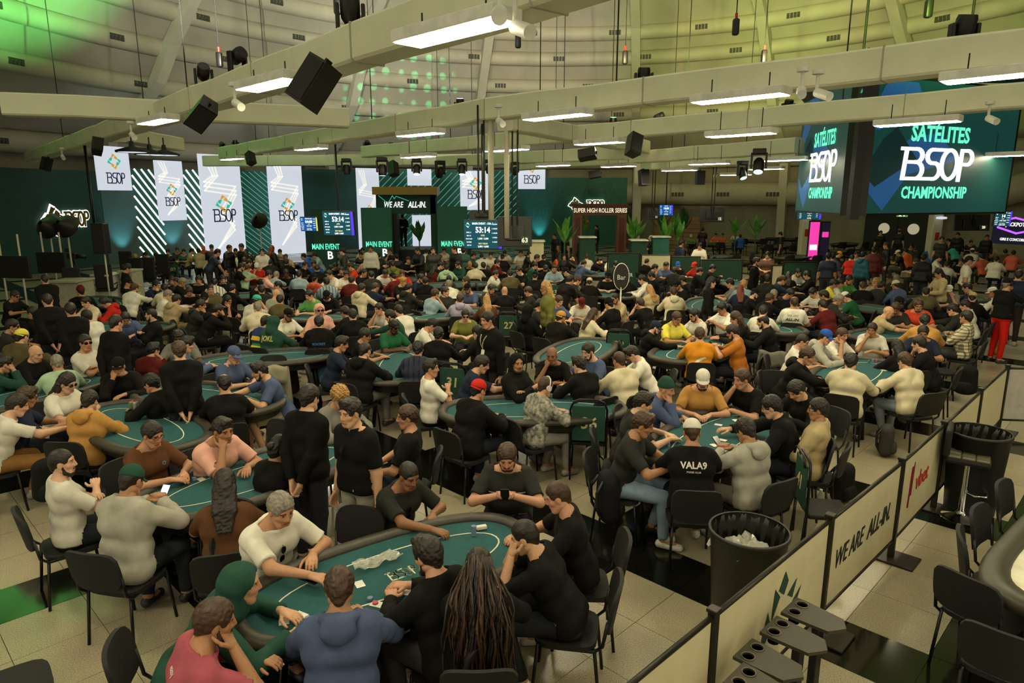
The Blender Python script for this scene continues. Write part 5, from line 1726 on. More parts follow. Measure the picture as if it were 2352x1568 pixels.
# ------------------------------------------------------------------ people
COLORS = dict(blk=('#0e0d0a', 'black'), wht=('#d9d5c4', 'white'), crm=('#cfc4a2', 'cream'), bei=('#b3a078', 'beige'), tan=('#b98947', 'tan'), gry=('#77756a', 'grey'), lgr=('#a9a697', 'light grey'), dgr=('#2a2a25', 'dark grey'), nav=('#20283c', 'navy'), blu=('#2a55a8', 'blue'), lbl=('#8fa5ac', 'pale blue'), sbl=('#4b5878', 'slate blue'), red=('#c32a1f', 'red'), mar=('#5a1a18', 'maroon'), ora=('#e0622e', 'orange'), org=('#cf4526', 'orange-red'), amb=('#d2891f', 'amber'), ocr=('#a8661f', 'ochre'), yel=('#ddd052', 'yellow'), grn=('#1f5a36', 'green'), dgn=('#24483a', 'dark green'), lgn=('#5a9c50', 'leaf green'), mnt=('#a3bf9d', 'mint'), olv=('#6f6f36', 'olive'), khk=('#5a5233', 'khaki'), tea=('#1f5f70', 'teal'), aqu=('#3fb09a', 'aqua'), pnk=('#e0a996', 'pink'), ros=('#a8525e', 'rose'), lav=('#aaa2b8', 'lavender'), brn=('#5a3a22', 'brown'), sal=('#c55a42', 'salmon'))
HAIRC = dict(k=('#0f0c09', 'black'), d=('#1e150e', 'dark'), b=('#3c2716', 'brown'), l=('#a87e44', 'blond'), g=('#7d7668', 'grey'), r=('#6e2f14', 'red'))
FACE = dict(A=0, AL=45, L=90, TL=135, T=180, TR=225, R=270, AR=315)
GARM = dict(t=('tee', 'T-shirt', 't_shirt'), l=('long', 'long-sleeved top', 'long_sleeved_top'), h=('long', 'hoodie', 'hoodie'), H=('long', 'raised hoodie', 'hoodie'), p=('tee', 'polo shirt', 'polo_shirt'), s=('long', 'shirt', 'shirt'), j=('jacket', 'jacket', 'jacket'), v=('jacket', 'body warmer', 'body_warmer'))
SKINS = ['#c79a78', '#b98968', '#c29072', '#a97a58', '#cda283']
PEOPLE = '''
103 642 A B l blk dz
34 679 TR f t blk d. u
109 690 A B l blk dz
75 718 AL f t blk d.
162 712 A B l blk d.
117 745 T d t blk d.
29 749 R c t dgr d. u
197 694 TL f l crm d.
240 694 L d h red d. o
199 727 AL f t wht d.
267 742 AR B l blk dz
288 730 T d h sbl d. g
347 723 L x j blk dz e
292 616 R P t blk kq w
293 650 R x t blk d. Cblk
309 662 AR r l wht b. e
359 655 TR c j nav k. g
378 662 A f l crm k.
386 677 R r j wht g. g
395 645 T f t blk d. e
185 669 A s h blk k. Nmar
311 590 A f l gry lz
334 586 TR h l wht k.
358 587 T f t blk d.
386 579 T f t blk d.
407 574 T f t blk b.
422 578 T f t dgn d.
441 577 R f l bei d.
456 577 A f s bei d.
467 570 T f t red d. Cora
486 569 T S t blk d. Cblk
483 583 R f t wht d.
500 580 R G t nav d.
527 570 TR S l blk d.
541 577 T f t nav d.
554 567 TL S t blk d.
521 592 R f t blk b.
550 586 R f t wht n. e
566 579 T f t blk d.
561 598 A f t mar b.
572 603 R f t wht d.
589 592 T f t blk k.
602 578 T S l wht d.
625 572 AR S j blk rL w
643 579 T f t blk d.
621 591 T f t blk k. u
645 591 AL f j blk g.
657 590 T f t bei bz
619 603 A f l dgr d.
658 603 A f l blk d.
698 589 L l h blu d.
723 587 L r l lbl d.
701 609 TR c l blk d.
728 617 A f l blk d.
721 606 T f t blu d.
786 577 L S l dgr d.
786 597 L f t wht d.
796 596 TL f t dgn d.
771 611 T d t blk d.
784 621 T f t blk d.
555 613 R f t blk d. e
568 616 AR r t mnt b.
590 612 T c t red d. Cwht
618 630 R f t pnk d.
635 632 AR r t lbl gz
657 628 T f t blk k. D
687 631 A f t lbl d.
723 639 AR s h sal d. Cblk
757 630 TL f t wht d. g
750 648 A f l lbl d.
795 631 T f t wht d.
456 643 T f t blk d.
419 648 R f l blk g.
403 647 R c t dgr d.
512 642 T f j blk d. e
492 649 A f l wht k.
435 669 T d t blk b.
483 665 T s j khk dz
534 663 AR f l blk d.
596 654 TR f t blk d. Cblk
601 666 A f l dgr d.
638 656 L s l gry k. u
635 676 AR f t lgr 0.
643 689 A f l khk k.
590 690 AR h t wht b. Baqu
592 707 A f s crm gz
461 701 R c h dgr d.
499 712 R h h blk d. e
522 691 TR c t blk kL gw
470 686 A f h blk d. Nblk
405 688 AR r h bei d.
711 678 TL f t lgn d.
750 679 T d h blk k. Cblk
734 712 T s H pnk d. u
662 723 TR f t wht d. Cblke
630 742 AR f H dgn d.
611 740 AR f j nav d. e
733 741 A f j blk k.
793 717 AL f l blk d.
851 571 T S l wht d.
833 575 T f t bei d.
829 585 T f t blk d.
848 585 TL f t dgr b.
841 597 A f h pnk b.
870 588 A f l blk d.
896 577 T c t blk b. u
911 590 A s l blk d.
938 597 T f t blk d.
959 576 TL P j blk kz e
979 578 A f t wht d.
995 575 T S j dgr d. e
1020 576 T f t lgr d.
1043 573 TL S l blk d.
1064 576 A S j dgn d.
992 598 A f l mar 0.
1011 592 T f t mar b.
1052 608 TL f h dgn k. ue
1079 607 T f t blk 0.
1089 586 R f t dgn d.
1106 590 A d t wht d.
1127 586 T f t wht d.
1159 581 T d t wht d.
1154 592 A f t blk k. Cblk
1196 581 T f t wht d.
1110 610 A s j blk k.
1142 603 R c l mar k.
1092 612 A f l crm k.
1026 615 A f h mnt k.
1012 609 R f t blk k. u
999 617 AR f l mar kL w
902 607 A f h olv d.
887 607 R d l blk d.
805 612 L f t org b.
836 626 TR f t blk d.
885 627 T d t wht d.
902 636 AL f t mar d. Cblk
924 629 T f t red b.
926 646 TR f t blk l.
967 639 TR f l nav d. e
977 646 A f j blk k.
1031 643 T f t dgr kL w
1031 654 A l s wht g.
1070 646 L s j olv b. u
1074 662 TL f t sbl d. Cblke
1138 629 R c l wht d.
1172 629 A f j khk d.
1193 621 TL f t blk d. u
853 632 A f l dgr k.
807 644 A f l mar d.
862 660 AR r t nav bz
831 662 AR f h crm d. e
939 661 AR f h dgr d.
1000 675 AR c t lbl b.
1023 670 TR s j dgr d.
1057 687 A f h lav b.
1118 692 A f j brn lL w
1128 664 TR f t dgr d. e
1159 669 A f l blk 0.
870 709 TL c t wht d.
895 726 L r l dgn d. e
916 714 AL r t wht dz e
905 750 TR f t grn k. ueD
990 746 R d t wht k.
1069 724 T f t olv d. u
1120 735 TL S j blk k.
810 724 A f l blk d.
1273 541 TL S t blk d.
1296 541 TL S t blk d.
1319 538 T S s wht 0.
1334 549 R S j blk d. Cdgre
1370 521 L S j blk d.
1495 547 L X t blk d. Cwht
1565 559 AR S t nav d.
1607 565 T P t wht d.
1614 528 A S t blk d.
1587 543 T f t lgn d. Cwht
1217 583 R f l blk d.
1233 592 R f t blk d.
1249 592 A f l blk k. Cblk
1296 590 T s l blk kL w
1284 588 A f t ora dL w
1315 590 R c l blk d. Cblk
1347 590 A f t lgr b.
1341 605 AR r h sbl d.
1377 598 R h j blk k.
1407 595 T f t wht dz e
1414 607 A f l dgr d.
1443 607 AR f j khk lL w
1453 595 TL f l blk b. g
1486 601 AR f t blk d.
1504 615 R f l dgr d.
1530 610 TR f t sbl d.
1557 609 T f t blk b. Cblu
1549 622 A f v dgr d.
1596 610 TL f t red d. Cred
1273 617 T f s lbl dz e
1300 624 L f l blk d. Cblk
1253 617 A f l blk d.
1229 610 R r l dgn d.
1229 634 A f t blk k. Cblk
1309 643 AR G t blk d.
1326 644 R f l dgr b.
1354 648 A f j blk d. Bcrm
1396 634 T f t blk k. Cblke
1441 640 A f l blk d.
1475 642 L f l wht d.
1496 634 L f l blk d.
1567 643 L f t blk d. u
1557 655 TL f t blk d. Cblke
1547 671 A f h crm b. e
1492 666 AL f j bei lL w
1253 662 L S j olv lL g
1213 669 L f h dgr b.
1241 700 R f p dgr d.
1283 692 TR f t sbl b.
1336 695 T d t wht d. Cmar
1399 699 AL f l blk k. Nblk
1414 685 TL f t bei dz ue
1470 697 AL h t blk b.
1214 714 AR s H blk k.
1288 729 AR c j blk b. Btan
1363 723 AR f l crm bL w
1554 731 TR f p yel b. g
1594 723 TL f t wht k. ue
1506 752 R r h blk d. Cnave
1644 540 T f t ora d.
1660 540 T f t ora d.
1690 537 T f t wht d. Cwht
1700 543 A f l blu d.
1792 538 L S t blk d.
1763 586 T P t brn k.
1738 601 R S h blk n. e
1648 609 T f j blk d. e
1637 616 R p l blk d.
1608 623 R f l blk d.
1634 649 R S l blk kL w
1677 650 L f t gry k.
1707 654 A f t lbl l.
1700 666 A f l nav rL w
1762 642 A f l dgr dc
1777 626 TL f t dgr b. g
1797 643 R r t nav b.
1833 626 TR f j wht d. e
1811 634 A f l blk dL w
1853 632 L f j blk d.
1913 589 A S t sbl d.
1903 589 A S t nav d.
1927 584 R f l blk d. Camb
1957 592 A f t red d.
1967 584 T f t wht d.
1984 586 AR S h tea d.
1950 643 TR f t lgn d. e
1930 650 R f t wht d. g
1915 652 R f t yel d.
1981 657 A f t blk bz
1734 674 R f t blk d. Cblke
1768 686 AR r l blk b.
1777 677 T c l blk g.
1814 674 TR d t nav d.
1867 672 TL d t wht d.
1893 679 L f j blk d.
1824 694 A s t wht bn
1889 701 AL r t mar d.
1925 688 R f l dgr g.
1943 682 L d t grn d. Cwht
1658 708 TL p t wht k. g
1753 715 A f t wht d.
2023 535 T S t blk d.
2066 531 A S t blk d. Cros
2152 555 T f H wht d.
2163 550 T S t dgr d.
2178 553 L f l bei d.
2200 540 T S j blk k.
2230 557 T f t blk d.
2267 545 T S l blk d.
2035 564 L S j blk bz
2008 575 A S l mar d.
2063 581 L f t blk d. Cwht
2080 577 AL f t ora d.
2103 572 A f l blk d.
2093 565 T f t blk d.
2136 571 A f t blu d.
2192 564 AL f t aqu d.
2122 592 A S l blk d.
2105 601 L f t nav b.
2158 592 R f t wht d.
2175 608 A f t wht d.
2156 628 TL P l bei kL w
2226 598 R S t wht d. Cblk
2207 601 T f t blk d.
2255 591 AL f l sal d.
2233 577 A f t wht d. Cwht
2243 575 A f t sbl d.
2277 564 T f t bei d. Cwht
2289 596 A f t wht k.
2309 579 A f l brn d.
2328 582 A f l sal d.
2316 652 AR U t blk g. Cblko
2340 632 A S t nav d.
2011 649 T f t lgr lL w
2025 657 AR r l dgr d.
2059 640 A f l dgr g.
2057 655 AL f j sbl d. Ccrm
2151 664 R f t gry d.
2180 666 T h t gry b. Cwht
2222 660 L f t nav d.
2127 671 A f l khk d.
2234 684 A f l blk d. Bbei
2280 671 L f l wht d. Cwht
2110 701 T f t org b. ge
2057 708 T d t dgr b.
2064 694 TR f t blk d. Cblk
2040 717 R r t bei g0
2187 711 L r j dgr d. g
2217 701 L f l wht d.
49 774 AR f j khk d. Byel
82 812 TR f j blk 0.
131 833 A f t mnt gz
153 880 TR f t wht dL u
196 787 TR x t wht d. u
272 841 T c l blk d. Cblk
352 804 AR c l mar k.
349 880 AL f l blk k. g
61 911 R f t nav b. g
39 930 R r t wht d.
207 920 AR f h tan d.
7 836 R h l dgn d.
412 806 A B l blk b.
410 775 T f t gry k. D
429 790 R f j sbl d.
538 815 TR f p sbl g. Csbl
596 851 L r t sbl d. e
516 882 A f t blk kn
711 913 AR B l blk d.
781 911 TR f l gry lc
784 789 R f t nav d.
839 770 R f t blk d. g
837 806 AR f h blk dz
960 802 A f j nav k.
1007 768 A f l blk k. D
1096 763 AL f l blk d.
990 845 R x t wht d.
1106 836 R r t nav d.
1099 896 AR f j blk d. Bred
1188 834 TR x H blk b. e
1268 816 T c t blk 0. M
1351 806 TL f t sbl d. e
1331 837 AL f l blk d.
1423 828 AL f l crm bz
1453 812 L d t wht d. g
1253 887 AR f l lgr bz o
1528 893 R c j sbl 0. Ndgn
1477 925 R f t dgr d.
1607 769 A f t amb b.
1683 762 L p t ocr d. ge
1690 732 L f l blk bL
1753 738 L f l blk dn e
1843 784 R f t wht dz g
1853 817 R r h blk b.
1896 774 R f h lgr d. Cblu
1933 769 TR c t wht b.
1954 832 A f s crm k.
1705 870 TL c t blk b.
1614 871 T f t tan d. Cwhte
2003 757 T c t wht d.
2061 799 AL f l blk kL w
2078 829 AL f l crm b.
2110 789 L c t blk d.
2120 764 T f t nav d.
2124 737 A f v tan k.
2219 728 L x l crm d.
1831 896 TL d j blk d.
1773 934 L r j blk k. g
1879 940 L s j bei d. g
1712 988 AL p h lgr d. g
1589 992 A f t blk b. Cwht
1475 974 R f t dgr b.
350 997 TR f t brn d. g
510 987 TR c t pnk d.
143 1062 R x t wht dz e
302 1104 AR p j lgr d. Cdgn
517 1118 A f t brn dL w
640 1032 AR f l blk kq w
805 947 TL S p blk d.
935 957 L s t blk b.
938 1092 TR r t dgr dz M
1165 1048 T p t dgr b. e
1280 1140 L f t blk bz
1205 1232 L h t blk dz
985 1275 AL f l blk d. e
1100 1303 A f l blk bD
780 1352 A f h sbl b.
492 1426 R c t ros b. e
552 1342 R l H dgn k.
642 1168 TR r t wht g.
'''
DARK_SKIN, MED_SKIN = '#5d3c28', '#8a5f40'
rows = []
for ln in PEOPLE.strip().splitlines():
    w = ln.split()
    x, y, f, p, g, c, h = int(w[0]), int(w[1]), *w[2:7]
    ex = w[7:]
    hat = next((e for e in ex if e[0] in 'CBN' and len(e) >= 4), None)
    fl = ''.join(e for e in ex if e is not hat)
    if hat and len(hat) > 4:
        fl += hat[4:]; hat = hat[:4]
    rows.append(dict(x=x, y=y, f=f, p=p, g=g, c=c, h=h, hat=hat, fl=fl))
LANDMARK = [(40, 'the dark green wall'), (330, 'the short banner'), (500, 'the tall banner'), (660, 'the small blue screen'), (770, 'the first timer screen'), (870, 'the left event panel'), (950, 'the stage gate'), (1110, 'the second timer screen'), (1190, 'the big TV back'), (1300, 'the teal maze wall'), (1380, 'the wooden archway'), (1430, 'the Bar sign'), (1520, 'the bar plants'), (1650, 'the green sponsor barrier'), (1760, 'the empty tables'), (1860, 'the pink display'), (1950, 'the big screens'), (2070, 'the dark double doors'), (2160, 'the green-lit column'), (2240, 'the wide TV back'), (2340, 'the jackpot display')]


def child(name, me, parent, col=None, M=None):
    o = bpy.data.objects.new(name, me)
    o.parent = parent
    if M is not None: o.matrix_local = M
    if col is not None: o.color = (*col, 1)
    COL.objects.link(o)
    return o


FIG = []
LOWER = {(2316, 652): ('trousers', '#c21d12'), (805, 947): ('shorts', '#9d9a8c'), (39, 930): ('trousers', '#8a6233'), (1475, 974): ('trousers', '#7f93a8'), (1712, 988): ('trousers', '#8d887c'), (596, 851): ('shorts', '#a59a80'), (2078, 829): ('trousers', '#8c98a0'), (302, 1104): ('trousers', '#23262c'), (837, 806): ('trousers', '#7d7a72'), (1253, 887): ('trousers', '#8f8b84'), (405, 688): ('trousers', '#8d7a50'), (1423, 828): ('trousers', '#27344f'), (1565, 559): ('shorts', '#8d8668')}
M_BAND, _nt, _b = new_mat('banded_racing_cloth')
_tc = nd(_nt, 'ShaderNodeTexCoord'); _sx = nd(_nt, 'ShaderNodeSeparateXYZ'); _nt.links.new(_tc.outputs['Object'], _sx.inputs[0])
_mr = nd(_nt, 'ShaderNodeMapRange'); _mr.inputs[1].default_value = 0.5; _mr.inputs[2].default_value = 1.1; _nt.links.new(_sx.outputs[2], _mr.inputs[0])
_rp = nd(_nt, 'ShaderNodeValToRGB'); _rp.color_ramp.interpolation = 'CONSTANT'
for _i, (_p, _cc) in enumerate(((0.0, '#1d2f66'), (0.12, '#2f8a3c'), (0.24, '#1d2f66'), (0.32, '#d8c02a'), (0.48, '#2f8a3c'), (0.56, '#1d2f66'), (0.64, '#d8c02a'), (0.76, '#1d2f66'))):
    _e = _rp.color_ramp.elements[_i] if _i < 2 else _rp.color_ramp.elements.new(_p)
    _e.position = _p; _e.color = (*lin(_cc), 1)
_nt.links.new(_mr.outputs[0], _rp.inputs[0]); _nt.links.new(_rp.outputs[0], _b.inputs['Base Color']); _b.inputs['Roughness'].default_value = 0.8
SPECIAL = {(2219, 728): (M_PLAID, 'plaid shirt'), (1253, 887): (M_CAMO, 'patterned shirt'), (492, 649): (M_STRIPE, 'striped jersey'), (750, 648): (M_STRIPE, 'striped jersey'), (611, 740): (M_BAND, 'blue, yellow and green jacket'), (960, 802): (M_STRIPE, 'striped jersey'), (1020, 576): (M_CAMO, 'patterned T-shirt')}
rows.sort(key=lambda r: -r['y'] + (120 if r['p'] in 'SPBGUX' else 0) * (r['y'] < 600))
MASS = []
rng = random.Random(11)
for ri, r in enumerate(rows):
    hat = r['hat']
    near = r['y'] > 690 and not (r['y'] < 740 and r['p'] in 'SPBGUX')
    lod = 2 if ri >= 300 else 0 if r['y'] > 735 else 1
    r['lod'] = lod
    B = body(r['p'], lod)
    s = 1.0 + rng.uniform(-0.03, 0.03)
    if 'w' in r['fl']: s *= 0.95
    fat = 1.0 + rng.uniform(-0.02, 0.06)
    HC = B['head'] * s
    wx, wy = at(r['x'], r['y'], HC[2])
    rz = R(FACE[r['f']] + rng.uniform(-10, 10)) - math.atan2(wx, wy)
    ca, sa = math.cos(rz), math.sin(rz)
    bx, by = wx - (ca * HC[0] - sa * HC[1]), wy - (sa * HC[0] + ca * HC[1])
    mir = 1
    if ri >= 300:
        r['mass'] = True
    skin = lin(DARK_SKIN if 'D' in r['fl'] else MED_SKIN if 'M' in r['fl'] else rng.choice(SKINS))
    root = obj('person', B['me'], None, (bx, by, 0), (0, 0, rz), skin)
    root.scale = (s * fat, s * fat, s)
    col = lin(COLORS[r['c']][0]); j = rng.uniform(0.88, 1.12); col = tuple(min(1, q * j) for q in col)
    gk, gname, oname = GARM[r['g']]
    G = B['G']
    r['shirt'] = child(oname, G[gk], root, col)
    if r['g'] == 'v':
        pass
    far = wy > 21
    pc = lin(rng.choice(['#15161a', '#1d2028', '#26282c', '#20242e', '#3a3a38', '#2a2620']))
    sh = r['c'] in ('sbl',) and r['p'] == 'r'
    lw = LOWER.get((r['x'], r['y']))
    if lw: child(lw[0], G[lw[0]], root, lin(lw[1]))
    else: child('trousers', G['trousers'], root, pc)
    sp = SPECIAL.get((r['x'], r['y']))
    if sp:
        r['shirt'].material_slots[0].link = 'OBJECT'; r['shirt'].material_slots[0].material = sp[0]
    if not far:
        for q in G['shoes']: child('shoe', q, root, lin(rng.choice(['#c9c5ba', '#1b1a18', '#8f8d88', '#2b2b2e'])))
    MH, MC = B['MH'], B['MC']
    hc = lin(HAIRC[r['h'][0]][0]) if r['h'][0] in HAIRC else lin('#1e150e')
    st = r['h'][1]
    kind = {'.': 'short', 'z': 'buzz', 'c': 'curly', 'n': 'balding', 'L': 'long', 'q': 'bun', '0': None, 'D': 'long'}[st] if r['h'][0] != '0' else None
    if kind == 'short' and lod == 0 and rng.random() < 0.35: kind = 'quiff'
    hood = r['g'] == 'H'
    if kind and not (hood and kind != 'long') and not (hat and kind in ('buzz', 'balding', 'bun')):
        if hat and kind in ('short', 'quiff', 'curly'): kind = 'buzz'
        child('hair', prefab(kind, lod), root, hc, MH)
    if hat:
        k2 = {'C': 'cap', 'B': 'cap_back', 'N': 'beanie'}[hat[0]]
        child('beanie' if k2 == 'beanie' else 'cap', prefab(k2, lod), root, lin(COLORS[hat[1:]][0]), MH)
    if hood: child('hood', prefab('hood_up', lod), root, col, MH)
    elif r['g'] == 'h': child('hood', prefab('hood_down', lod), root, col, MC)
    elif r['g'] in 'psj': child('collar', prefab('collar', lod), root, col, MC)
    if 'e' in r['fl']: child('beard', prefab('beard', lod), root, tuple(q * 0.9 for q in hc), MH)
    if 'g' in r['fl']: child('glasses', acc_mesh('glasses'), root, None, MH)
    if 'u' in r['fl']: child('sunglasses', acc_mesh('sunglasses'), root, None, MH)
    if 'o' in r['fl']: child('headphones', acc_mesh('headphones'), root, lin('#d8d5cc') if r['c'] == 'lgr' else lin('#15151a'), MH)
    if 'w' in r['fl']: root.scale[0] *= 0.92
    r.update(root=root, wx=bx, wy=by, rz=rz, st=B['st'], B=B, s=s)
    (MASS if ri >= 300 else FIG).append(r)


# the farthest heads, past the three hundred built one by one, are one mass
Vs, Fs, Cs, off = [], [], [], 0
for r in MASS:
    root = r['root']
    M0 = Matrix.LocRotScale(root.location, root.rotation_euler, root.scale)
    for o in [root] + list(root.children):
        me = o.data
        if me.name.startswith(('glasses', 'sunglasses', 'headphones')): continue
        Mx = M0 if o is root else M0 @ o.matrix_basis
        n = len(me.vertices); v = np.empty(n * 3, np.float32); me.vertices.foreach_get('co', v); v = v.reshape(-1, 3)
        A = np.array(Mx); v = v @ A[:3, :3].T + A[:3, 3]
        k = len(me.loops); q = np.empty(k, np.int32); me.loops.foreach_get('vertex_index', q)
        c = np.ones((n, 4), np.float32); c[:, :3] = o.color[:3]
        if 'tint' in me.attributes:
            t = np.empty(n * 4, np.float32); me.attributes['tint'].data.foreach_get('color', t); c *= t.reshape(-1, 4)
        Vs.append(v); Fs.append(q.reshape(-1, 4) + off); Cs.append(c); off += n
    for o in list(root.children) + [root]: bpy.data.objects.remove(o)
if Vs:
    me = mesh_np('distant_crowd', np.concatenate(Vs), np.concatenate(Fs), M_SKIN)
    at_ = me.attributes.new('tint', 'FLOAT_COLOR', 'POINT'); at_.data.foreach_set('color', np.concatenate(Cs).ravel())
    tag(obj('distant_crowd', me, color=(1, 1, 1)), 'farthest rows of tiny players massed before the stage and the back wall', 'crowd', None, 'stuff')

# labels: garment first, then head, then what the person sits at
def describe(r):
    cn = COLORS[r['c']][1]
    sp = SPECIAL.get((r['x'], r['y']))
    d = 'person in %s %s' % (cn, GARM[r['g']][1]) if not sp else 'person in ' + sp[1]
    hd = []
    if r['hat']: hd.append('%s %s' % (COLORS[r['hat'][1:]][1], {'C': 'cap', 'B': 'backwards cap', 'N': 'beanie'}[r['hat'][0]]))
    elif r['g'] != 'H':
        st = r['h'][1]; h0 = r['h'][0]
        if h0 == '0': hd.append('bald')
        elif st == 'L': hd.append('long %s hair' % HAIRC[h0][1])
        elif st == 'q': hd.append('hair in a bun')
        elif st == 'D': hd.append('long brown dreadlocks')
        elif st == 'n': hd.append('balding')
        elif st == 'c': hd.append('curly %s hair' % HAIRC[h0][1])
        elif h0 in 'glr': hd.append('%s hair' % HAIRC[h0][1])
    if 'u' in r['fl']: hd.append('sunglasses')
    elif 'g' in r['fl']: hd.append('glasses')
    elif 'o' in r['fl']: hd.append('headphones')
    if 'e' in r['fl'] and len(hd) < 2: hd.append('beard')
    if hd: d += ', ' + ', '.join(hd[:2])
    pz = {'c': 'hand at chin', 'x': 'arms crossed', 'p': 'holding a phone', 'h': 'hands at face', 'd': 'head down', 'S': 'standing', 'P': 'standing, hands together', 'B': 'standing, hands behind back', 'G': 'standing, bent forward', 'U': 'standing, arm raised', 'X': 'standing, arms crossed', 'l': 'leaning far forward'}.get(r['p'])
    if pz: d += ', ' + pz
    elif r['f'] in ('A', 'AL', 'AR'): d += ', seen from behind'
    return d


def place(r):
    best = min(TABS, key=lambda t: (t[0] - r['wx']) ** 2 + (t[1] - r['wy']) ** 2)
    d = math.hypot(best[0] - r['wx'], best[1] - r['wy'])
    if d < 2.0 and best[2] != 'the empty far area' and not r['st']: return 'at ' + best[2]
    lm = min(LANDMARK, key=lambda t: abs(t[0] - r['x']))
    return ('before ' if r['y'] < 640 else 'in line with ') + lm[1]


ORD = ['first', 'second', 'third', 'fourth', 'fifth', 'sixth', 'seventh', 'eighth', 'ninth', 'tenth']
short = {}
for r in FIG:
    r['d'] = describe(r); r['l'] = place(r)
by = {}
for r in FIG: by.setdefault(r['d'], []).append(r)
for d, L in by.items():
    by2 = {}
    for r in L: by2.setdefault(r['l'], []).append(r)
    for l, Q in by2.items():
        Q.sort(key=lambda r: r['x'])
        for i, r in enumerate(Q):
            t = d + ' ' + l
            if len(Q) > 1: t += ', %s from the left' % ORD[i]
            w = t.split()
            if len(w) > 16:
                t = t.replace('long-sleeved top', 'top').replace('standing, ', '').replace(', seen from behind', '').replace('person in', 'person in')
            r['lab'] = t
seen = {}
for r in FIG:
    w = r['lab'].split()
    if len(w) > 16:
        r['lab'] = ' '.join((r['d'].split(', ')[0] + ' ' + r['l']).split()[:16])
for r in FIG:
    seen.setdefault(r['lab'], []).append(r)
for l, Q in seen.items():
    if len(Q) > 1:
        Q.sort(key=lambda r: r['x'])
        for i, r in enumerate(Q): r['lab'] = ' '.join((r['d'].split(', ')[0].replace(' long-sleeved', '') + ' ' + r['l'].replace('in front of', 'before') + ', %s from left' % ORD[i]).split()[:16])
for r in FIG:
    grp = 'people standing in the hall' if r['st'] else 'players seated at the poker tables'
    tag(r['root'], r['lab'], 'person', grp)

# a chair under every seated person whose chair can show
cl = {}
for r in FIG:
    if r['st']: continue
    showing = r['wy'] < 13 or (r['f'] in ('A', 'AL', 'AR', 'L', 'R') and r['wy'] < 24)
    if not showing: continue
    t = r['lab'].replace('person in', 'chair of player in')
    cl.setdefault(t, []).append(r)
for t, Q in cl.items():
    Q.sort(key=lambda r: r['x'])
    for i, r in enumerate(Q):
        tt = t if len(Q) == 1 else t + ', ' + ORD[i]
        w = tt.split()
        if len(w) > 16: tt = tt.replace('of player in', 'under').replace(' long-sleeved', '')
        if len(tt.split()) > 16: tt = ' '.join(tt.split()[:16])
        ca, sa = math.cos(r['rz']), math.sin(r['rz'])
        put_chair(r['wx'] - sa * -0.03 * 1, r['wy'] + ca * -0.03, r['rz'], tt)


# ------------------------------------------------------------------ prints on clothes, laid onto the cloth
def cloth_print(key, body_, col, size, h, side='back', bold=0.02, sx=1.0, shear=0.0, dx=0.0, poly=None, name='print'):
    r = next((q for q in FIG if (q['x'], q['y']) == key), None)
    if r is None: return
    B, sh = r['B'], r['shirt']
    me0 = sh.data
    bvh = BVHTree.FromPolygons([v.co[:] for v in me0.vertices], [p.vertices[:] for p in me0.polygons])
    m = plain('print_' + col[1:], col, 0.7)
    if poly is None:
        me = mesh_text(body_, m, name, size, bold, sx, shear, 0.0)
    else:
        me = mesh_np(name, [(p[0], p[1], 0) for p in poly], [tuple(range(len(poly)))], m, False)
    bm = bmesh.new(); bm.from_mesh(me)
    bmesh.ops.triangulate(bm, faces=bm.faces[:])
    bmesh.ops.subdivide_edges(bm, edges=[e for e in bm.edges if e.calc_length() > 0.04], cuts=2, use_grid_fill=True)
    U = B['U']; X = v3(1, 0, 0); Fw = np.cross(U, X)
    sg = 1 if side == 'back' else -1
    for v in bm.verts:
        o = B['P0'] + U * (h + v.co.y) + X * (v.co.x + dx) * sg - Fw * 0.6 * sg
        hit, nrm, _, _ = bvh.ray_cast(Vector(o), Vector(Fw * sg), 1.2)
        v.co = (hit - Vector(Fw * sg) * 0.005) if hit else Vector(o + Fw * 0.45 * sg)
    bm.to_mesh(me); bm.free(); me.update()
    child(name, me, sh if name == 'print' else r['root'])


CW, CR, CK = '#d8d4c6', '#b0303a', '#26241f'
cloth_print((1589, 992), 'VALA9', CW, 0.085, 0.36, sx=0.95, bold=0.03)
cloth_print((1589, 992), 'POKER CLUB', CW, 0.022, 0.30)
cloth_print((492, 649), '19', '#2a2f5a', 0.22, 0.27)
cloth_print((750, 648), '18', CK, 0.22, 0.27)
cloth_print((630, 742), 'JOKL', '#cfc06a', 0.13, 0.36, sx=0.8)
cloth_print((1824, 694), 'WE ARE', '#8a8576', 0.065, 0.40, bold=0.01, sx=0.9)
cloth_print((1824, 694), 'ALL-IN.', CK, 0.08, 0.32, bold=0.03, shear=0.2)
cloth_print((960, 802), 'JU', CK, 0.10, 0.37)
cloth_print((733, 741), 'ROCKET', '#3a7ab8', 0.055, 0.27, bold=0.03)
cloth_print((939, 661), 'POKERSTARS', CW, 0.05, 0.30, sx=0.8)
cloth_print((905, 750), 'GREENE', CW, 0.075, 0.22, 'front')
cloth_print((1506, 752), 'ACC', CW, 0.07, 0.30, dx=0.04)
cloth_print((1336, 695), 'CHICAGO', CR, 0.06, 0.26, 'front', sx=0.8)
cloth_print((1658, 708), 'POKER', CR, 0.03, 0.34, 'front')
cloth_print((662, 723), 'EVS', CK, 0.035, 0.34, 'front')
cloth_print((350, 997), 'O', '#3f9aa8', 0.05, 0.37, 'front', dx=0.07)
cloth_print((1165, 1048), '', CW, 0, 0.33, 'front', poly=[(-0.16, 0), (-0.05, 0), (0.05, 0), (0.16, 0), (0.16, 0.012), (0.05, 0.012), (-0.05, 0.012), (-0.16, 0.012)])
cloth_print((938, 1092), 'BRASIL', '#7a2630', 0.07, 0.26, 'front', bold=0.03)
cloth_print((938, 1092), 'BRASIL', '#7a2630', 0.07, 0.17, 'front', bold=0.03)
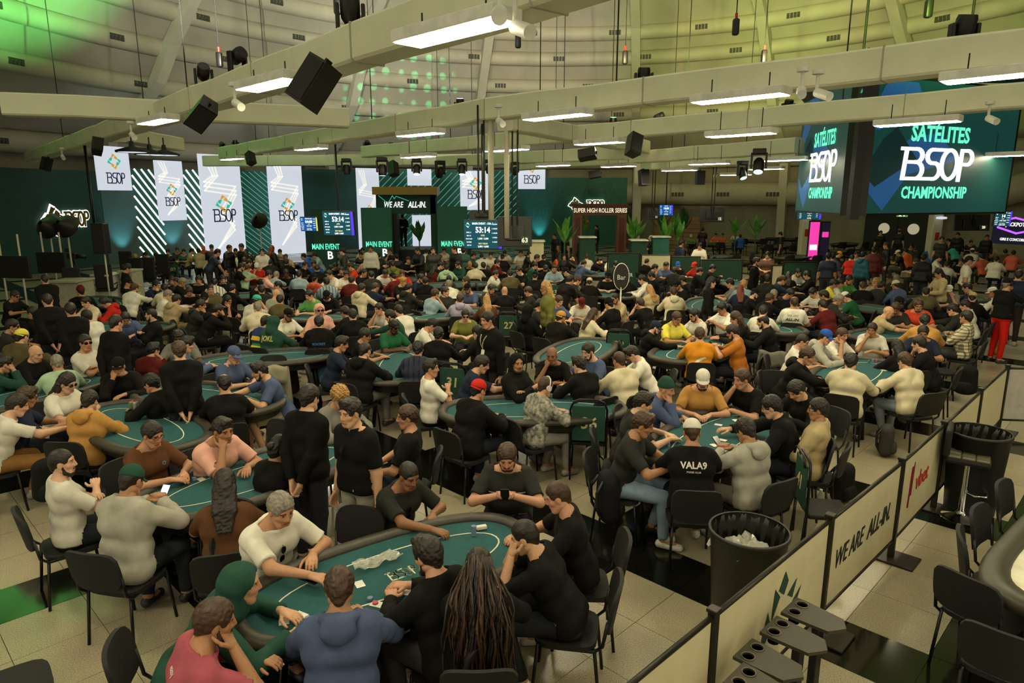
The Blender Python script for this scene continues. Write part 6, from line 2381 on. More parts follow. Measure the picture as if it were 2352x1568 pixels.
cloth_print((492, 1426), 'easy', CW, 0.05, 0.38)
cloth_print((1607, 769), '', CW, 0, 0.22, poly=[(-0.08, -0.07), (-0.02, -0.01), (0.05, 0.03), (0.10, 0.05), (0.08, 0.075), (0.02, 0.055), (-0.05, 0.02), (-0.1, -0.05)])

# dreadlocks: a rope for every lock
r = next(q for q in FIG if (q['x'], q['y']) == (1100, 1303))
for ch in list(r['root'].children):
    if ch.name.startswith('hair'): bpy.data.objects.remove(ch)
hr = child('hair', prefab('short', 0), r['root'], lin('#24160d'), r['B']['MH'])
rg = random.Random(5); HCc = Vector(r['B']['head'])
for i in range(110):
    a = R(rg.uniform(-155, 155)); el = rg.uniform(-0.1, 1.2)
    d = Vector((math.sin(a) * math.cos(el), -math.cos(a) * math.cos(el), math.sin(el)))
    if d.y > 0.55: continue
    p = HCc + Vector((d.x * 0.085, d.y * 0.10 - 0.01, 0.03 + d.z * 0.095))
    L = rg.uniform(0.45, 0.78) * (0.65 if d.y > 0.2 else 1); pts = [p]
    ox = p.x + d.x * rg.uniform(0.02, 0.13) + rg.uniform(-0.03, 0.03); oy = min(p.y + d.y * 0.07, -0.04 - 0.10 * (1 - abs(d.x)) ) - rg.uniform(0.0, 0.05)
    n = 8
    for k in range(1, n + 1):
        t = k / n; w = min(1, t * 2.2)
        sag = -0.06 * max(0, t - 0.25)
        pts.append(Vector((p.x + (ox - p.x) * w + 0.012 * math.sin(i + k * 1.3), p.y + (oy - p.y) * w + sag * 0.6 + 0.010 * math.cos(i * 2 + k * 1.1), p.z + 0.02 * math.sin(t * 3) - L * t)))
    c = lin('#20140b') if rg.random() < 0.6 else lin('#3a2210')
    MB().tube(pts, 0.009, 6, radii=[0.008 + 0.003 * math.sin(k * 2 + i) for k in range(n)] + [0.004]).obj('dreadlock', M_HAIR, hr, True, color=c).matrix_parent_inverse = r['B']['MH'].inverted()

for key in ((938, 1092), (642, 1168), (805, 947)):
    r = next(q for q in FIG if (q['x'], q['y']) == key)
    B = r['B']; U = B['U']; Fw = np.cross(U, v3(1, 0, 0))
    p = B['P0'] + U * 0.34 + Fw * 0.155
    child('hanging_sunglasses', acc_mesh('sunglasses'), r['root'], None, Matrix.Translation(p) @ Matrix.Rotation(R(75), 4, 'Y') @ Matrix.Translation((0, -0.085, 0)))
for key in ((959, 576), (1120, 735)):
    cloth_print(key, '', '#c9b98a', 0, 0.25, 'front', poly=[(-0.07, 0.20), (0.0, -0.02), (0.07, 0.20), (0.05, 0.20), (0.0, 0.03), (-0.05, 0.20)], name='lanyard')
    cloth_print(key, '', '#d8d4c0', 0, 0.20, 'front', poly=[(-0.035, -0.06), (0.035, -0.06), (0.035, 0.04), (-0.035, 0.04)], name='badge')
r = next(q for q in FIG if (q['x'], q['y']) == (1165, 1048))
ring = [Vector((0.085 * math.cos(t), 0.075 * math.sin(t) + 0.03, -0.005 - 0.07 * max(0, math.sin(t)))) for t in np.linspace(0, 2 * math.pi, 33)]
child('necklace', MB().tube(ring, 0.0035, 6, False).mesh('necklace', plain('gold_chain', '#c9a040', 0.3, 0.9), True), r['root'], None, r['B']['MC'])
# the presenter on the low stage in the gate doorway
B = body('P', 1); x, _ = atY(926, 520, 35.6)
pr = obj('person', B['me'], None, (x, 35.6, 0.8), (0, 0, R(180)), lin('#b98968'))
child('jacket', B['G']['jacket'], pr, lin('#0e0d0a')); child('trousers', B['G']['trousers'], pr, lin('#15161a')); child('cap', prefab('cap', 1), pr, lin('#15151a'), B['MH'])
tag(pr, 'presenter in black jacket and cap standing in the stage gate doorway', 'person', 'people standing in the hall')
# ------------------------------------------------------------------ barrier along the aisle
M_CANVAS = plain('cream_canvas', '#c9bf98', 0.8, 0, 0.05, 6)
M_RAILM = plain('brown_black_metal', '#2a261c', 0.4, 0.4)
M_DKGRN = plain('dark_green_print', '#1f4034', 0.7)
M_REDP = plain('red_print', '#b02a2a', 0.7)
M_INKP = plain('black_print', '#22241f', 0.7)
PT = [Vector((*at(px, py, 1.0), 0)) for px, py in ((1640, 1405), (1908, 1187), (2073, 1056), (2170, 971), (2254, 895), (2315, 841))]
PT = [PT[0] * 2 - PT[1]] + PT + [PT[-1] + Vector((1.55, -0.15, 0))]
pn = ['below the cup holder tables', 'beside the round bin', 'between the leaf panel and the ALL-IN panel', 'between the ALL-IN panel and the red-lettered panel', 'behind the bar stool', 'beyond the second bin', 'at the barrier corner', 'at the right frame edge']
for i, p in enumerate(PT):
    e = tag(empty('barrier_post', p, GA), 'black barrier post with flat foot ' + pn[i], 'barrier post', 'barrier posts along the aisle')
    MB().rbox((0, 0, 0.51), (0.055, 0.055, 1.0), 0.006).obj('upright', M_RAILM, e)
    MB().rbox((0, 0, 0.012), (0.30, 0.46, 0.02), 0.006).obj('foot_plate', M_RAILM, e)
    MB().rbox((0, 0, 1.015), (0.07, 0.07, 0.025), 0.006).obj('post_cap', M_RAILM, e)
bl = ['cream barrier panel nearest the camera at the picture bottom', 'cream barrier panel with dark green leaf emblem', 'cream barrier panel reading WE ARE ALL-IN', 'cream barrier panel with red lettering beside the bar stool', 'cream barrier panel with faint script beyond the bar stool', 'cream barrier panel farthest along the aisle', 'grey white barrier panel turning off at the right frame edge']
for i in range(len(PT) - 1):
    A, B = PT[i], PT[i + 1]; d = B - A; L = d.length; a = math.atan2(d.y, d.x)
    e = tag(empty('barrier_panel_unit', A, a), bl[i], 'barrier', 'cream barrier panels along the aisle'); e.name = 'barrier_banner'
    MB().tube([(0.03, 0, 0.975), (L - 0.03, 0, 0.975)], 0.018, 8).obj('top_rail', M_RAILM, e, True)
    MB().tube([(0.03, 0, 0.19), (L - 0.03, 0, 0.19)], 0.018, 8).obj('bottom_rail', M_RAILM, e, True)
    c = MB().box((L / 2, 0, 0.58), (L - 0.07, 0.008, 0.77)).obj('canvas', M_CANVAS if i < 6 else plain('grey_canvas', '#a8a498', 0.8), e)
    y = -0.008
    if i in (0, 1):
        b = MB()
        for q in ([(0.42, 0.20), (0.55, 0.34), (0.50, 0.52)], [(0.54, 0.40), (0.62, 0.56), (0.56, 0.66)], [(0.60, 0.62), (0.66, 0.74), (0.70, 0.64), (0.66, 0.55)], [(0.70, 0.52), (0.80, 0.60), (0.76, 0.46)], [(0.76, 0.42), (0.86, 0.50), (0.80, 0.36)]):
            P = [(x * L * 0.85, y, 0.16 + z * 0.95) for x, z in q]
            b.add(P, [tuple(range(len(P)))])
        b.obj('leaf_emblem', M_DKGRN, c)
    if i == 2:
        t = obj('lettering', mesh_text('WE ARE', M_INKP, 'lettering', 0.24, 0.0, 0.72, 0.25), c, (L * 0.28, y, 0.56), (math.pi / 2, 0, 0))
        t = obj('lettering', mesh_text('ALL-IN.', M_INKP, 'lettering', 0.24, 0.012, 0.74, 0.25), c, (L * 0.70, y, 0.56), (math.pi / 2, 0, 0))
    if i == 3:
        obj('lettering', mesh_text('vbet', M_REDP, 'lettering', 0.26, 0.01, 1.0, 0.1), c, (L * 0.52, y, 0.60), (math.pi / 2, 0, 0))
        b = MB(); ribbon(b, [(L * 0.24, 0.42), (L * 0.26, 0.80)], 0.05, 0.004); ribbon(b, [(L * 0.28, 0.52), (L * 0.30, 0.84)], 0.03, 0.004)
        b.v = [(p[0], y, p[2]) for p in b.v]; b.obj('emblem', M_REDP, c)
    if i == 4:
        obj('lettering', mesh_text('BSOP', plain('faint_grey_print', '#8f8a72', 0.8), 'lettering', 0.22, 0.0, 1.0, 0.3), c, (L * 0.5, y, 0.58), (math.pi / 2, 0, 0))

# ------------------------------------------------------------------ small cup holder tables in a row
M_OLIVEB = plain('olive_black_board', '#393426', 0.45, 0, 0.1)
al = (PT[2] - PT[1]).normalized(); ac = Vector((al.y, -al.x, 0))
CUP = [(1846, 1402, 'farthest'), (1800, 1447, 'second farthest'), (1742, 1503, 'second nearest'), (1722, 1562, 'nearest')]
for k, (px, py, nm) in enumerate(CUP):
    z = 0.74
    x, y = at(px, py, z)
    e = tag(empty('cup_holder_table', (x, y, 0), math.atan2(al.y, al.x)), 'olive black side table with two round cup holes, %s of four beside the barrier' % nm, 'side table', 'cup holder tables beside the barrier')
    poly = [(-0.11, -0.20), (0.0, -0.27), (0.09, -0.22), (0.12, 0.02), (0.12, 0.10), (-0.12, 0.10), (-0.12, 0.0)]
    # board with two holes: bmesh fill between outline and circles
    bm = bmesh.new(); loops = [[(p[0], p[1]) for p in poly]]
    holes = [(-0.058, 0.035), (0.058, 0.035)]
    for hx, hy in holes: loops.append([(hx + 0.036 * math.cos(t), hy + 0.036 * math.sin(t)) for t in np.linspace(0, 2 * math.pi, 19)[:-1]])
    edges = []
    for lp in loops:
        vs = [bm.verts.new((p[0], p[1], z)) for p in lp]
        edges += [bm.edges.new((vs[i], vs[(i + 1) % len(vs)])) for i in range(len(vs))]
    bmesh.ops.triangle_fill(bm, use_beauty=True, edges=edges)
    g = bmesh.ops.extrude_face_region(bm, geom=bm.faces[:])
    for v in g['geom']:
        if isinstance(v, bmesh.types.BMVert): v.co.z -= 0.022
    bmesh.ops.recalc_face_normals(bm, faces=bm.faces[:])
    me = bpy.data.meshes.new('board'); bm.to_mesh(me); bm.free(); me.materials.append(M_OLIVEB)
    obj('board', me, e)
    for hx, hy in holes:
        MB().lathe([(0.035, z - 0.01), (0.034, z - 0.07), (0.001, z - 0.07)], 20, (hx, hy, 0)).obj('cup_well', plain('cup_well_black', '#040403', 0.95, 0, 0.02, 8, 0, 0.0), e)
        MB().tube([(hx + 0.038 * math.cos(t), hy + 0.038 * math.sin(t), z + 0.002) for t in np.linspace(0, 2 * math.pi, 21)], 0.004, 6, False).obj('cup_ring', plain('cup_ring_grey', '#6f6a58', 0.35, 0.5), e, True)
    MB().rbox((0.0, -0.10, z / 2 - 0.01), (0.09, 0.05, z - 0.03), 0.006).obj('post', M_BLACK, e)
    MB().rbox((0.0, -0.08, 0.012), (0.22, 0.30, 0.022), 0.008).obj('foot_plate', M_BLACK, e)

# ------------------------------------------------------------------ bins
def bin_(x, y, r, h, lab, bag):
    e = tag(empty('waste_bin', (x, y, 0)), lab, 'bin', 'round black waste bins')
    MB().lathe([(r * 0.80, 0.0), (r * 0.98, h * 0.96), (r * 1.03, h * 0.97), (r * 1.03, h), (r * 0.97, h), (r * 0.93, h * 0.9), (r * 0.78, 0.03), (0.001, 0.03)], 36).obj('drum', plain('bin_plastic', '#1c1c17', 0.5), e, True)
    # creased liner inside the rim
    v, f = [], []
    n = 48; lv = [(0.965, 1.0), (0.955, 0.9), (0.90, 0.6), (0.86, 0.42)]
    for j, (a, b) in enumerate(lv):
        for k in range(n):
            q = a * r * (1 - 0.035 * j * abs(math.sin(k * 1.9 + j))); t = 2 * math.pi * k / n
            v.append((q * math.cos(t), q * math.sin(t), h * b))
    for j in range(len(lv) - 1):
        for k in range(n): f.append((j * n + k, (j + 1) * n + k, (j + 1) * n + (k + 1) % n, j * n + (k + 1) % n))
    MB().add(v, f).obj('liner', plain('bin_liner', '#15150f', 0.25), e, True)
    return e


M_FILM = plain('clear_film', '#d8d6c6', 0.15, 0, 0.1, 20, 0.6, 0.8, 0, 0.55)
bin_(1.86, 4.93, 0.30, 0.86, 'big round black bin with clear plastic wrap inside, beside the barrier', True)
def crumple(name, x, y, z, sx, sy, sz, mat, lab, cat, seed, parent=None, rz=0):
    r = np.random.RandomState(seed)
    n = 14; v, f = [], []
    for j in range(n):
        for i in range(n):
            v.append(((i / (n - 1) - 0.5) * sx, (j / (n - 1) - 0.5) * sy, 0))
    v = np.array(v); v[:, 2] = sz * np.abs(wob(v, 22 / max(sx, 0.3), seed)) + r.uniform(-0.012, 0.012, len(v))
    for j in range(n - 1):
        for i in range(n - 1): f.append((j * n + i, j * n + i + 1, (j + 1) * n + i + 1, (j + 1) * n + i))
    o = obj(name, mesh_np(name, v, f, mat, False), parent, (x, y, z), (0, 0, rz))
    if lab: tag(o, lab, cat)
    return o
crumple('plastic_wrap', 1.82, 4.93, 0.68, 0.42, 0.36, 0.06, M_FILM, 'crumpled clear plastic wrap lying in the round bin', 'plastic wrap', 3, None, 0.4)
bin_(5.08, 7.05, 0.30, 0.92, 'tall black bin with sagging liner behind the bar stool', False)

# ------------------------------------------------------------------ bar stool
sx_, sy_ = at(2205, 1188, 0)
e = tag(empty('bar_stool', (sx_, sy_, 0), R(-35)), 'quilted dark bar stool on a chrome trumpet foot beside the barrier', 'stool')
auto_smooth(MB().lathe([(0.001, 0.0), (0.20, 0.0), (0.205, 0.012), (0.17, 0.028), (0.06, 0.05), (0.032, 0.09), (0.028, 0.40), (0.028, 0.62)], 32).obj('chrome_foot', M_CHROME, e, True).data, 60)
MB().tube([(0.0, 0, 0.30), (0.10, -0.10, 0.31), (0.20, -0.07, 0.31), (0.21, 0.07, 0.31), (0.10, 0.10, 0.31), (0.0, 0, 0.30)], 0.010, 8, False).obj('footrest', M_CHROME, e, True)
MB().rbox((0, 0, 0.685), (0.40, 0.40, 0.07), 0.03).obj('seat', M_FABRIC, e)
qb = MB().rbox((0, 0, 0), (0.125, 0.125, 0.03), 0.014).mesh('cushion_square', plain('quilted_olive', '#55503c', 0.5))
for i in range(3):
    for j in range(3): obj('cushion_square', qb, e, ((i - 1) * 0.127, (j - 1) * 0.127, 0.722))
MB().rbox((-0.20, 0, 0.86), (0.06, 0.40, 0.30), 0.028).obj('backrest', M_FABRIC, e)

# chairs round the white table
for px, py, rz, lab in ((2318, 1150, -140, 'black padded chair at the far long side of the white table, behind another'), (2264, 1212, -140, 'black padded chair at the far side of the white table, beside the bar stool'), (2228, 1268, -120, 'black padded chair at the rounded corner of the white table'), (2226, 1362, -60, 'black padded chair at the near end of the white table'), (2300, 1490, -45, 'nearest black padded chair at the white table, in the picture corner')):
    x, y = at(px, py, 0.70); put_chair(x - 0.25 * math.sin(R(rz)), y + 0.25 * math.cos(R(rz)), R(rz), lab, 'chairs round the white table', 1.0)
# spare chairs seen on their own
for px, py, rz, lab in ((790, 1270, 165, 'empty black chair standing on the far side of the nearest table'), (600, 1030, 150, 'empty black chair on the far side of the second table'), (5, 1530, -50, 'black chair back cut by the bottom left picture corner'), (1490, 880, 200, 'empty black chair behind the bald man'), (1780, 900, 160, 'black chair with a grey jacket hung over it'), (622, 860, 190, 'black chair with a beige jacket hung over it'), (2160, 830, 240, 'black chair carrying a black backpack on its back')):
    x, y = at(px, py, 0.62); put_chair(x, y, R(rz), lab, 'spare black chairs')

# jackets over chairs, backpacks, bags
def drape(x, y, z, rz, col, lab, w=0.50, l=0.62):
    n, m = 12, 14; v = []
    for j in range(m + 1):
        t = j / m
        for i in range(n + 1):
            u = i / n - 0.5
            a = (t - 0.30) * l * 1.5
            yy = -0.05 + (0.05 if t < 0.3 else -0.05) - abs(u) * 0.02 + 0.03 * math.sin(u * 17 + t * 3) * (0.3 + t)
            zz_ = z - abs(a) - 0.02 * math.sin(u * 11)
            v.append((u * w * (1 + 0.25 * t), yy if abs(a) > 0.02 else 0, zz_))
    f = [(j * (n + 1) + i, j * (n + 1) + i + 1, (j + 1) * (n + 1) + i + 1, (j + 1) * (n + 1) + i) for j in range(m) for i in range(n)]
    o = obj('hung_jacket', mesh_np('hung_jacket', v, f, M_CLOTH), None, (x, y, 0), (0, 0, rz), lin(col))
    md = o.modifiers.new('thick', 'SOLIDIFY'); md.thickness = 0.012
    return tag(o, lab, 'jacket')


for px, py, rz, col, lab in ((1782, 812, 160, '#77746a', 'grey jacket hung over a chair back beside the black-shirted bearded man'), (618, 845, 190, '#a09a80', 'beige jacket hung over a chair back behind the green hooded player')):
    x, y = at(px, py, 0.84); drape(x, y, 0.88, R(rz), col, lab)


def backpack(x, y, z, rz, col, lab, s=1.0, tilt=0):
    e = tag(empty('backpack', (x, y, z), rz), lab, 'backpack', 'backpacks and bags'); e.scale = (s, s, s); e.rotation_euler = (R(tilt), 0, rz)
    q = Sdf(0.016)
    for sx in (-1, 1): q.cone((sx * 0.075, 0, 0.10), (sx * 0.06, 0, 0.36), 0.09, 0.085, 0.06)
    q.cone((0, 0, 0.10), (0, 0, 0.37), 0.10, 0.09, 0.06)
    V, F = q.mesh(); V[:, 1] *= 0.9
    obj('main_pouch', mesh_np('main_pouch', V, F, M_CLOTH), e, color=lin(col))
    q = Sdf(0.016); q.cone((-0.05, -0.075, 0.11), (0.05, -0.075, 0.11), 0.065, 0.065, 0.03); q.cone((-0.05, -0.075, 0.16), (0.05, -0.075, 0.16), 0.055, 0.055, 0.03)
    V, F = q.mesh(); obj('front_pocket', mesh_np('front_pocket', V, F, M_CLOTH), e, color=tuple(c * 1.25 for c in lin(col)))
    for sx in (-1, 1): MB().tube([(sx * 0.07, 0.07, 0.40), (sx * 0.085, 0.13, 0.30), (sx * 0.085, 0.12, 0.15), (sx * 0.08, 0.07, 0.06)], 0.014, 6).obj('strap', M_BLACK, e, True)
    MB().tube([(-0.03, 0.03, 0.415), (0, 0.03, 0.45), (0.03, 0.03, 0.415)], 0.008, 6).obj('grab_handle', M_BLACK, e, True)
    return e


for px, py, z, rz, col, lab, s in ((1395, 1195, 0.22, 100, '#17171a', 'big black backpack hanging on the chair of the grey T-shirt player', 1.15), (1932, 1150, 0.0, 30, '#1b1b1a', 'black bag standing on the floor against the barrier', 1.0), (2032, 1045, 0.0, 60, '#3b3a36', 'dark grey bag lying on the floor near the white-sleeved player', 0.95), (752, 885, 0.25, 0, '#4a6c80', 'blue backpack hanging on a chair behind the man in the black rocket jacket', 1.0), (2214, 905, 0.15, -40, '#151614', 'black backpack hanging on the plaid shirt player chair', 1.1), (665, 905, 0.0, 20, '#3a3626', 'khaki backpack on the floor behind the man in the slate blue shirt', 1.1), (120, 1148, 0.3, 40, '#12130f', 'black backpack behind the arms-crossed man in white', 1.0), (2285, 815, 0.0, 0, '#8a6a1c', 'yellow bag on the floor beside the red trousers', 0.8)):
    x, y = at(px, py, z); backpack(x, y, z, R(rz), col, lab, s)

# ------------------------------------------------------------------ things on the tables
M_CARD = plain('card_paper', '#dcd9cc', 0.6)
M_CHIPS = {c: plain('chip_' + c, h, 0.5) for c, h in (('blue', '#6f7f9c'), ('red', '#b0485a'), ('green', '#3f7a55'), ('grey', '#9aa0a4'), ('black', '#2a2a30'))}
_cs = {}
card_me = MB().rbox((0, 0, 0), (0.063, 0.088, 0.0016), 0.0006).mesh('playing_card', M_CARD)


def chip_stack(px, py, n, c, lab, z=0.764):
    x, y = at(px, py, z + n * 0.0017)
    key = (n, c)
    if key not in _cs:
        pr = []
        for i in range(n): pr += [(0.0195, i * 0.0034), (0.0198, i * 0.0034 + 0.0006), (0.0198, i * 0.0034 + 0.0028), (0.0195, i * 0.0034 + 0.0033)]
        _cs[key] = MB().lathe([(0.001, 0)] + pr + [(0.001, n * 0.0034)], 16).mesh('chip_stack', M_CHIPS[c])
    return tag(obj('chip_stack', _cs[key], None, (x, y, z)), lab, 'poker chips', 'poker chip stacks')


def card(px, py, rz, lab, z=0.7655):
    x, y = at(px, py, z)
    return tag(obj('playing_card', card_me, None, (x, y, z), (0, 0, R(rz))), lab, 'playing card', 'playing cards on the tables')


for a in ((1088, 1218, 24, 'blue', 'tall blue chip stack at the far end of the nearest table'), (707, 1420, 6, 'blue', 'short blue chip stack beside the paper slip'), (862, 1384, 4, 'red', 'red chips beside a card in the middle of the nearest table'), (850, 1374, 5, 'blue', 'blue chips beside the red chips on the nearest table'), (446, 1099, 8, 'blue', 'blue chip stack before the man in the brown T-shirt'), (1158, 908, 18, 'blue', 'blue chip stack beside the navy T-shirt player'), (1167, 906, 16, 'red', 'red chip stack beside the navy T-shirt player'), (1175, 908, 16, 'grey', 'grey chip stack beside the navy T-shirt player'), (1290, 880, 14, 'green', 'green chip stack before the bald player'), (1300, 878, 16, 'blue', 'blue chip stack before the bald player'), (1283, 877, 12, 'red', 'red chip stack before the bald player'), (1708, 940, 12, 'blue', 'blue chip stack before the head-down player'), (1535, 1020, 14, 'blue', 'blue chip stack before the VALA player'), (1540, 1012, 10, 'red', 'red chip stack before the VALA player'), (2005, 828, 14, 'blue', 'blue chip stack before the hand-on-mouth player'), (1996, 830, 12, 'green', 'olive chip stack before the hand-on-mouth player'), (2013, 829, 10, 'red', 'red chip stack before the hand-on-mouth player'), (205, 862, 6, 'red', 'red chips on the table with the leather jacket'), (1480, 742, 12, 'black', 'dark chip tray beside the black-capped player')):
    px, py, n, c, lab = a; chip_stack(px, py, n, c, lab)
for a in ((652, 1425, 20, 'white card beside the paper slip on the nearest table'), (866, 1387, 70, 'card beside the chips in the middle of the nearest table'), (928, 1346, 60, 'upper card beside the four-letter felt logo'), (932, 1360, 80, 'lower card beside the four-letter felt logo'), (826, 1341, 30, 'card lying before the blue hoodie player'), (1045, 1352, 60, 'card under the dealer hand at the nearest table'), (690, 1412, 60, 'paper slip beside the short blue chip stack'), (635, 1522, 40, 'card before the rose T-shirt player'), (462, 1100, 50, 'card before the man in the brown T-shirt'), (1650, 975, 60, 'card in the middle of the table in front of the round bin'), (1660, 1010, 50, 'card near the felt logo of the table in front of the round bin'), (1640, 1022, 20, 'lowest card on the table in front of the round bin'), (1225, 900, 30, 'card before the smiling hooded player'), (1690, 965, 10, 'card before the tan T-shirt player'), (2030, 850, 30, 'card on the table nearest the aisle'), (2048, 845, 70, 'second card on the table nearest the aisle')):
    card(*a)
# felt logo on the nearest table
lg = empty('felt_logo'); T0 = TABS[0]
M_LETT = M_LINE
ft = [c for c in TABLE.children if c.name.startswith('felt_top')][0]
q = brand(ft, 0, 0, 0.11, M_LINE, 0.10, 0.0); q.rotation_euler = (-math.pi / 2, 0, 0); q.location = (0.02, -0.05, 0.766); q.rotation_euler = (R(-90), 0, 0)
bpy.data.objects.remove(lg)
# plastic parcels, tray, bottle, phones and cans on the tables
crumple('plastic_parcel', *at(868, 1288, 0.79), 0.785, 0.36, 0.11, 0.035, M_FILM, 'clear plastic packet of paper slips on the rail of the nearest table', 'plastic packet', 8, None, R(37))
x, y = at(1106, 1213, 0.775)
tag(MB().rbox((0, 0, 0.02), (0.085, 0.04, 0.03), 0.006).obj('card_deck', M_CARD, None, False, (x, y, 0.765), (0, 0, R(20))), 'white deck box at the far end of the nearest table', 'deck of cards')


def phone(px, py, z, rz, lab, screen, tilt=0):
    x, y = at(px, py, z)
    if isinstance(rz, tuple):
        r = next(q for q in FIG if (q['x'], q['y']) == rz); p = r['root'].location + Matrix.Rotation(r['rz'], 3, 'Z') @ Vector((0, 0.455, 0.965 if not r['st'] else 1.15))
        x, y, z = p; rz = math.degrees(r['rz'])
    e = tag(empty('mobile_phone', (x, y, z), R(rz)), lab, 'phone', 'mobile phones'); e.rotation_euler = (R(tilt), 0, R(rz))
    MB().rbox((0, 0, 0), (0.076, 0.155, 0.009), 0.004).obj('phone_case', M_BLACK, e)
    MB().box((0, 0, 0.0052), (0.068, 0.146, 0.001)).obj('phone_screen', screen, e)


M_PSCR = glow('lit_phone_screen', '#dfe6ee', 0.9)
M_PDRK = plain('dark_phone_screen', '#101216', 0.15)
phone(383, 1142, 1.02, (302, 1104), 'lit phone held up by the man in the light grey jacket', M_PSCR, 50)
phone(1147, 1150, 0.98, (1165, 1048), 'dark phone held by the bearded man at the far end of the nearest table', M_PDRK, 60)
phone(712, 1330, 0.815, 60, 'dark tablet wallet on the rail before the grey-haired man', M_PDRK)
phone(1660, 805, 0.98, (1683, 762), 'phone held by the man in the ochre T-shirt', M_PDRK, 50)
phone(1678, 1052, 0.90, (1712, 988), 'phone held by the man in the light grey hoodie', M_PDRK, 40)


def bottle(px, py, z, h, cap, lab, col='#b8c4c8', a=0.5):
    x, y = at(px, py, z + h / 2)
    e = tag(empty('drink_bottle', (x, y, z)), lab, 'bottle', 'drink bottles')
    MB().lathe([(0.001, 0), (0.030, 0.0), (0.032, 0.02), (0.032, h * 0.62), (0.014, h * 0.85), (0.013, h * 0.93)], 18).obj('bottle_body', plain('bottle_' + col[1:], col, 0.12, 0, 0.05, 8, 0, 0.6, 0, a), e, True)
    MB().cyl((0, 0, h * 0.92), (0, 0, h), 0.016, 14).obj('bottle_cap', plain('cap_' + cap[1:], cap, 0.5), e)


bottle(632, 1325, 0.60, 0.21, '#2a55b8', 'water bottle with blue cap beside the grey-haired man')
bottle(1884, 1145, 0.0, 0.22, '#d8d8d8', 'small water bottle on the floor beside the black bag')
bottle(1505, 690, 0.72, 0.34, '#1a1a1a', 'tall steel thermos with black lid behind the Bar sign', '#9a958a', 1.0)
for px, py, lab, c in ((303, 935, 'green and red drink can beside the black-capped man', '#7f9a60'), (312, 936, 'silver drink can with red top beside the black-capped man', '#a8b0b8')):
    x, y = at(px, py, 0.85)
    e = tag(empty('drink_can', (x, y, 0.765)), lab, 'drink can', 'drink cans')
    MB().lathe([(0.001, 0), (0.026, 0), (0.031, 0.012), (0.031, 0.145), (0.026, 0.165), (0.001, 0.165)], 18).obj('can_body', plain('can_' + c[1:], c, 0.3, 0.5), e, True)
    MB().lathe([(0.001, 0.168), (0.024, 0.168), (0.026, 0.16)], 18).obj('can_lid', plain('can_lid_red', '#b02a2a', 0.4), e, True)

# ------------------------------------------------------------------ Bar sign, green sponsor barriers, bar counters and plants
x, y = at(1427, 640, 1.55)
e = tag(empty('bar_sign', (x, y, 0), -math.atan2(x, y)), 'dark oval sign reading Bar on a thin white pole', 'sign')
MB().cyl((0, 0, 0), (0, 0, 1.35), 0.018, 10).obj('sign_pole', M_WHITE, e, True)
MB().add(*[(lambda v, f: (v, f))([(0.17 * math.cos(t), yy, 1.60 + 0.30 * math.sin(t)) for yy in (-0.015, 0.015) for t in np.linspace(0, 2 * math.pi, 33)[:-1]], [tuple(range(31, -1, -1)), tuple(range(32, 64))] + [(k, (k + 1) % 32, 32 + (k + 1) % 32, 32 + k) for k in range(32)])][0]).obj('sign_plate', plain('sign_brown', '#1f1b17', 0.5), e)
MB().tube([(0.175 * math.cos(t), 0, 1.60 + 0.305 * math.sin(t)) for t in np.linspace(0, 2 * math.pi, 33)], 0.012, 6, False).obj('sign_rim', M_WHITE, e, True)
obj('lettering', mesh_text('Bar', M_CARD, 'lettering', 0.16, 0.0, 0.9), e, (0, -0.02, 1.58), (math.pi / 2, 0, 0))
M_GBAR = plain('green_barrier_cloth', '#17402e', 0.8)
for px0, px1, yt, Y, txt, lab, gm in ((1400, 1474, 580, 23.5, 'POKER', 'dark green barrier cloth with white lettering behind the Bar sign', M_GBAR), (1478, 1548, 584, 23.8, 'vbet', 'cream barrier cloth with red lettering behind the blue cap', M_CANVAS), (1548, 1616, 588, 23.8, '', 'plain dark green barrier cloth left of the lettered one', M_GBAR), (1617, 1716, 595, 22.0, 'POKERSTARS', 'dark green barrier cloth with white lettering before the empty tables', M_GBAR), (1786, 1812, 608, 20.5, '', 'narrow pale barrier cloth beside the green one', M_CANVAS), (1812, 1890, 600, 20.5, '', 'dark green barrier cloth with orange emblem beside the grey T-shirt', M_GBAR)):
    fr = panel_frame(px0, px1, yt, None, Y=Y)
    q = tag(empty('barrier_cloth', fr[0], fr[3]), lab, 'barrier', 'barriers before the empty tables'); w, h = fr[1], fr[2]
    MB().box((w / 2, 0, h / 2 + 0.05), (w - 0.06, 0.01, h - 0.12)).obj('cloth', gm, q)
    for xx in (0, w): MB().cyl((xx, 0, 0), (xx, 0, h), 0.025, 8).obj('upright', M_RAILM, q)
    MB().cyl((0, 0, h - 0.02), (w, 0, h - 0.02), 0.02, 8).obj('top_rail', M_RAILM, q)
    if txt: obj('lettering', mesh_text(txt, M_REDP if txt == 'vbet' else M_CARD, 'lettering', 0.18, 0.02, 0.8), q, (w * 0.6, -0.01, h * 0.5), (math.pi / 2, 0, 0))
    elif px0 == 1812:
        b = MB(); ribbon(b, [(w * 0.75, h * 0.35), (w * 0.8, h * 0.8)], 0.06, 0.004); b.v = [(p[0], -0.012, p[2]) for p in b.v]; b.obj('emblem', plain('orange_print', '#c06a2a', 0.7), q)
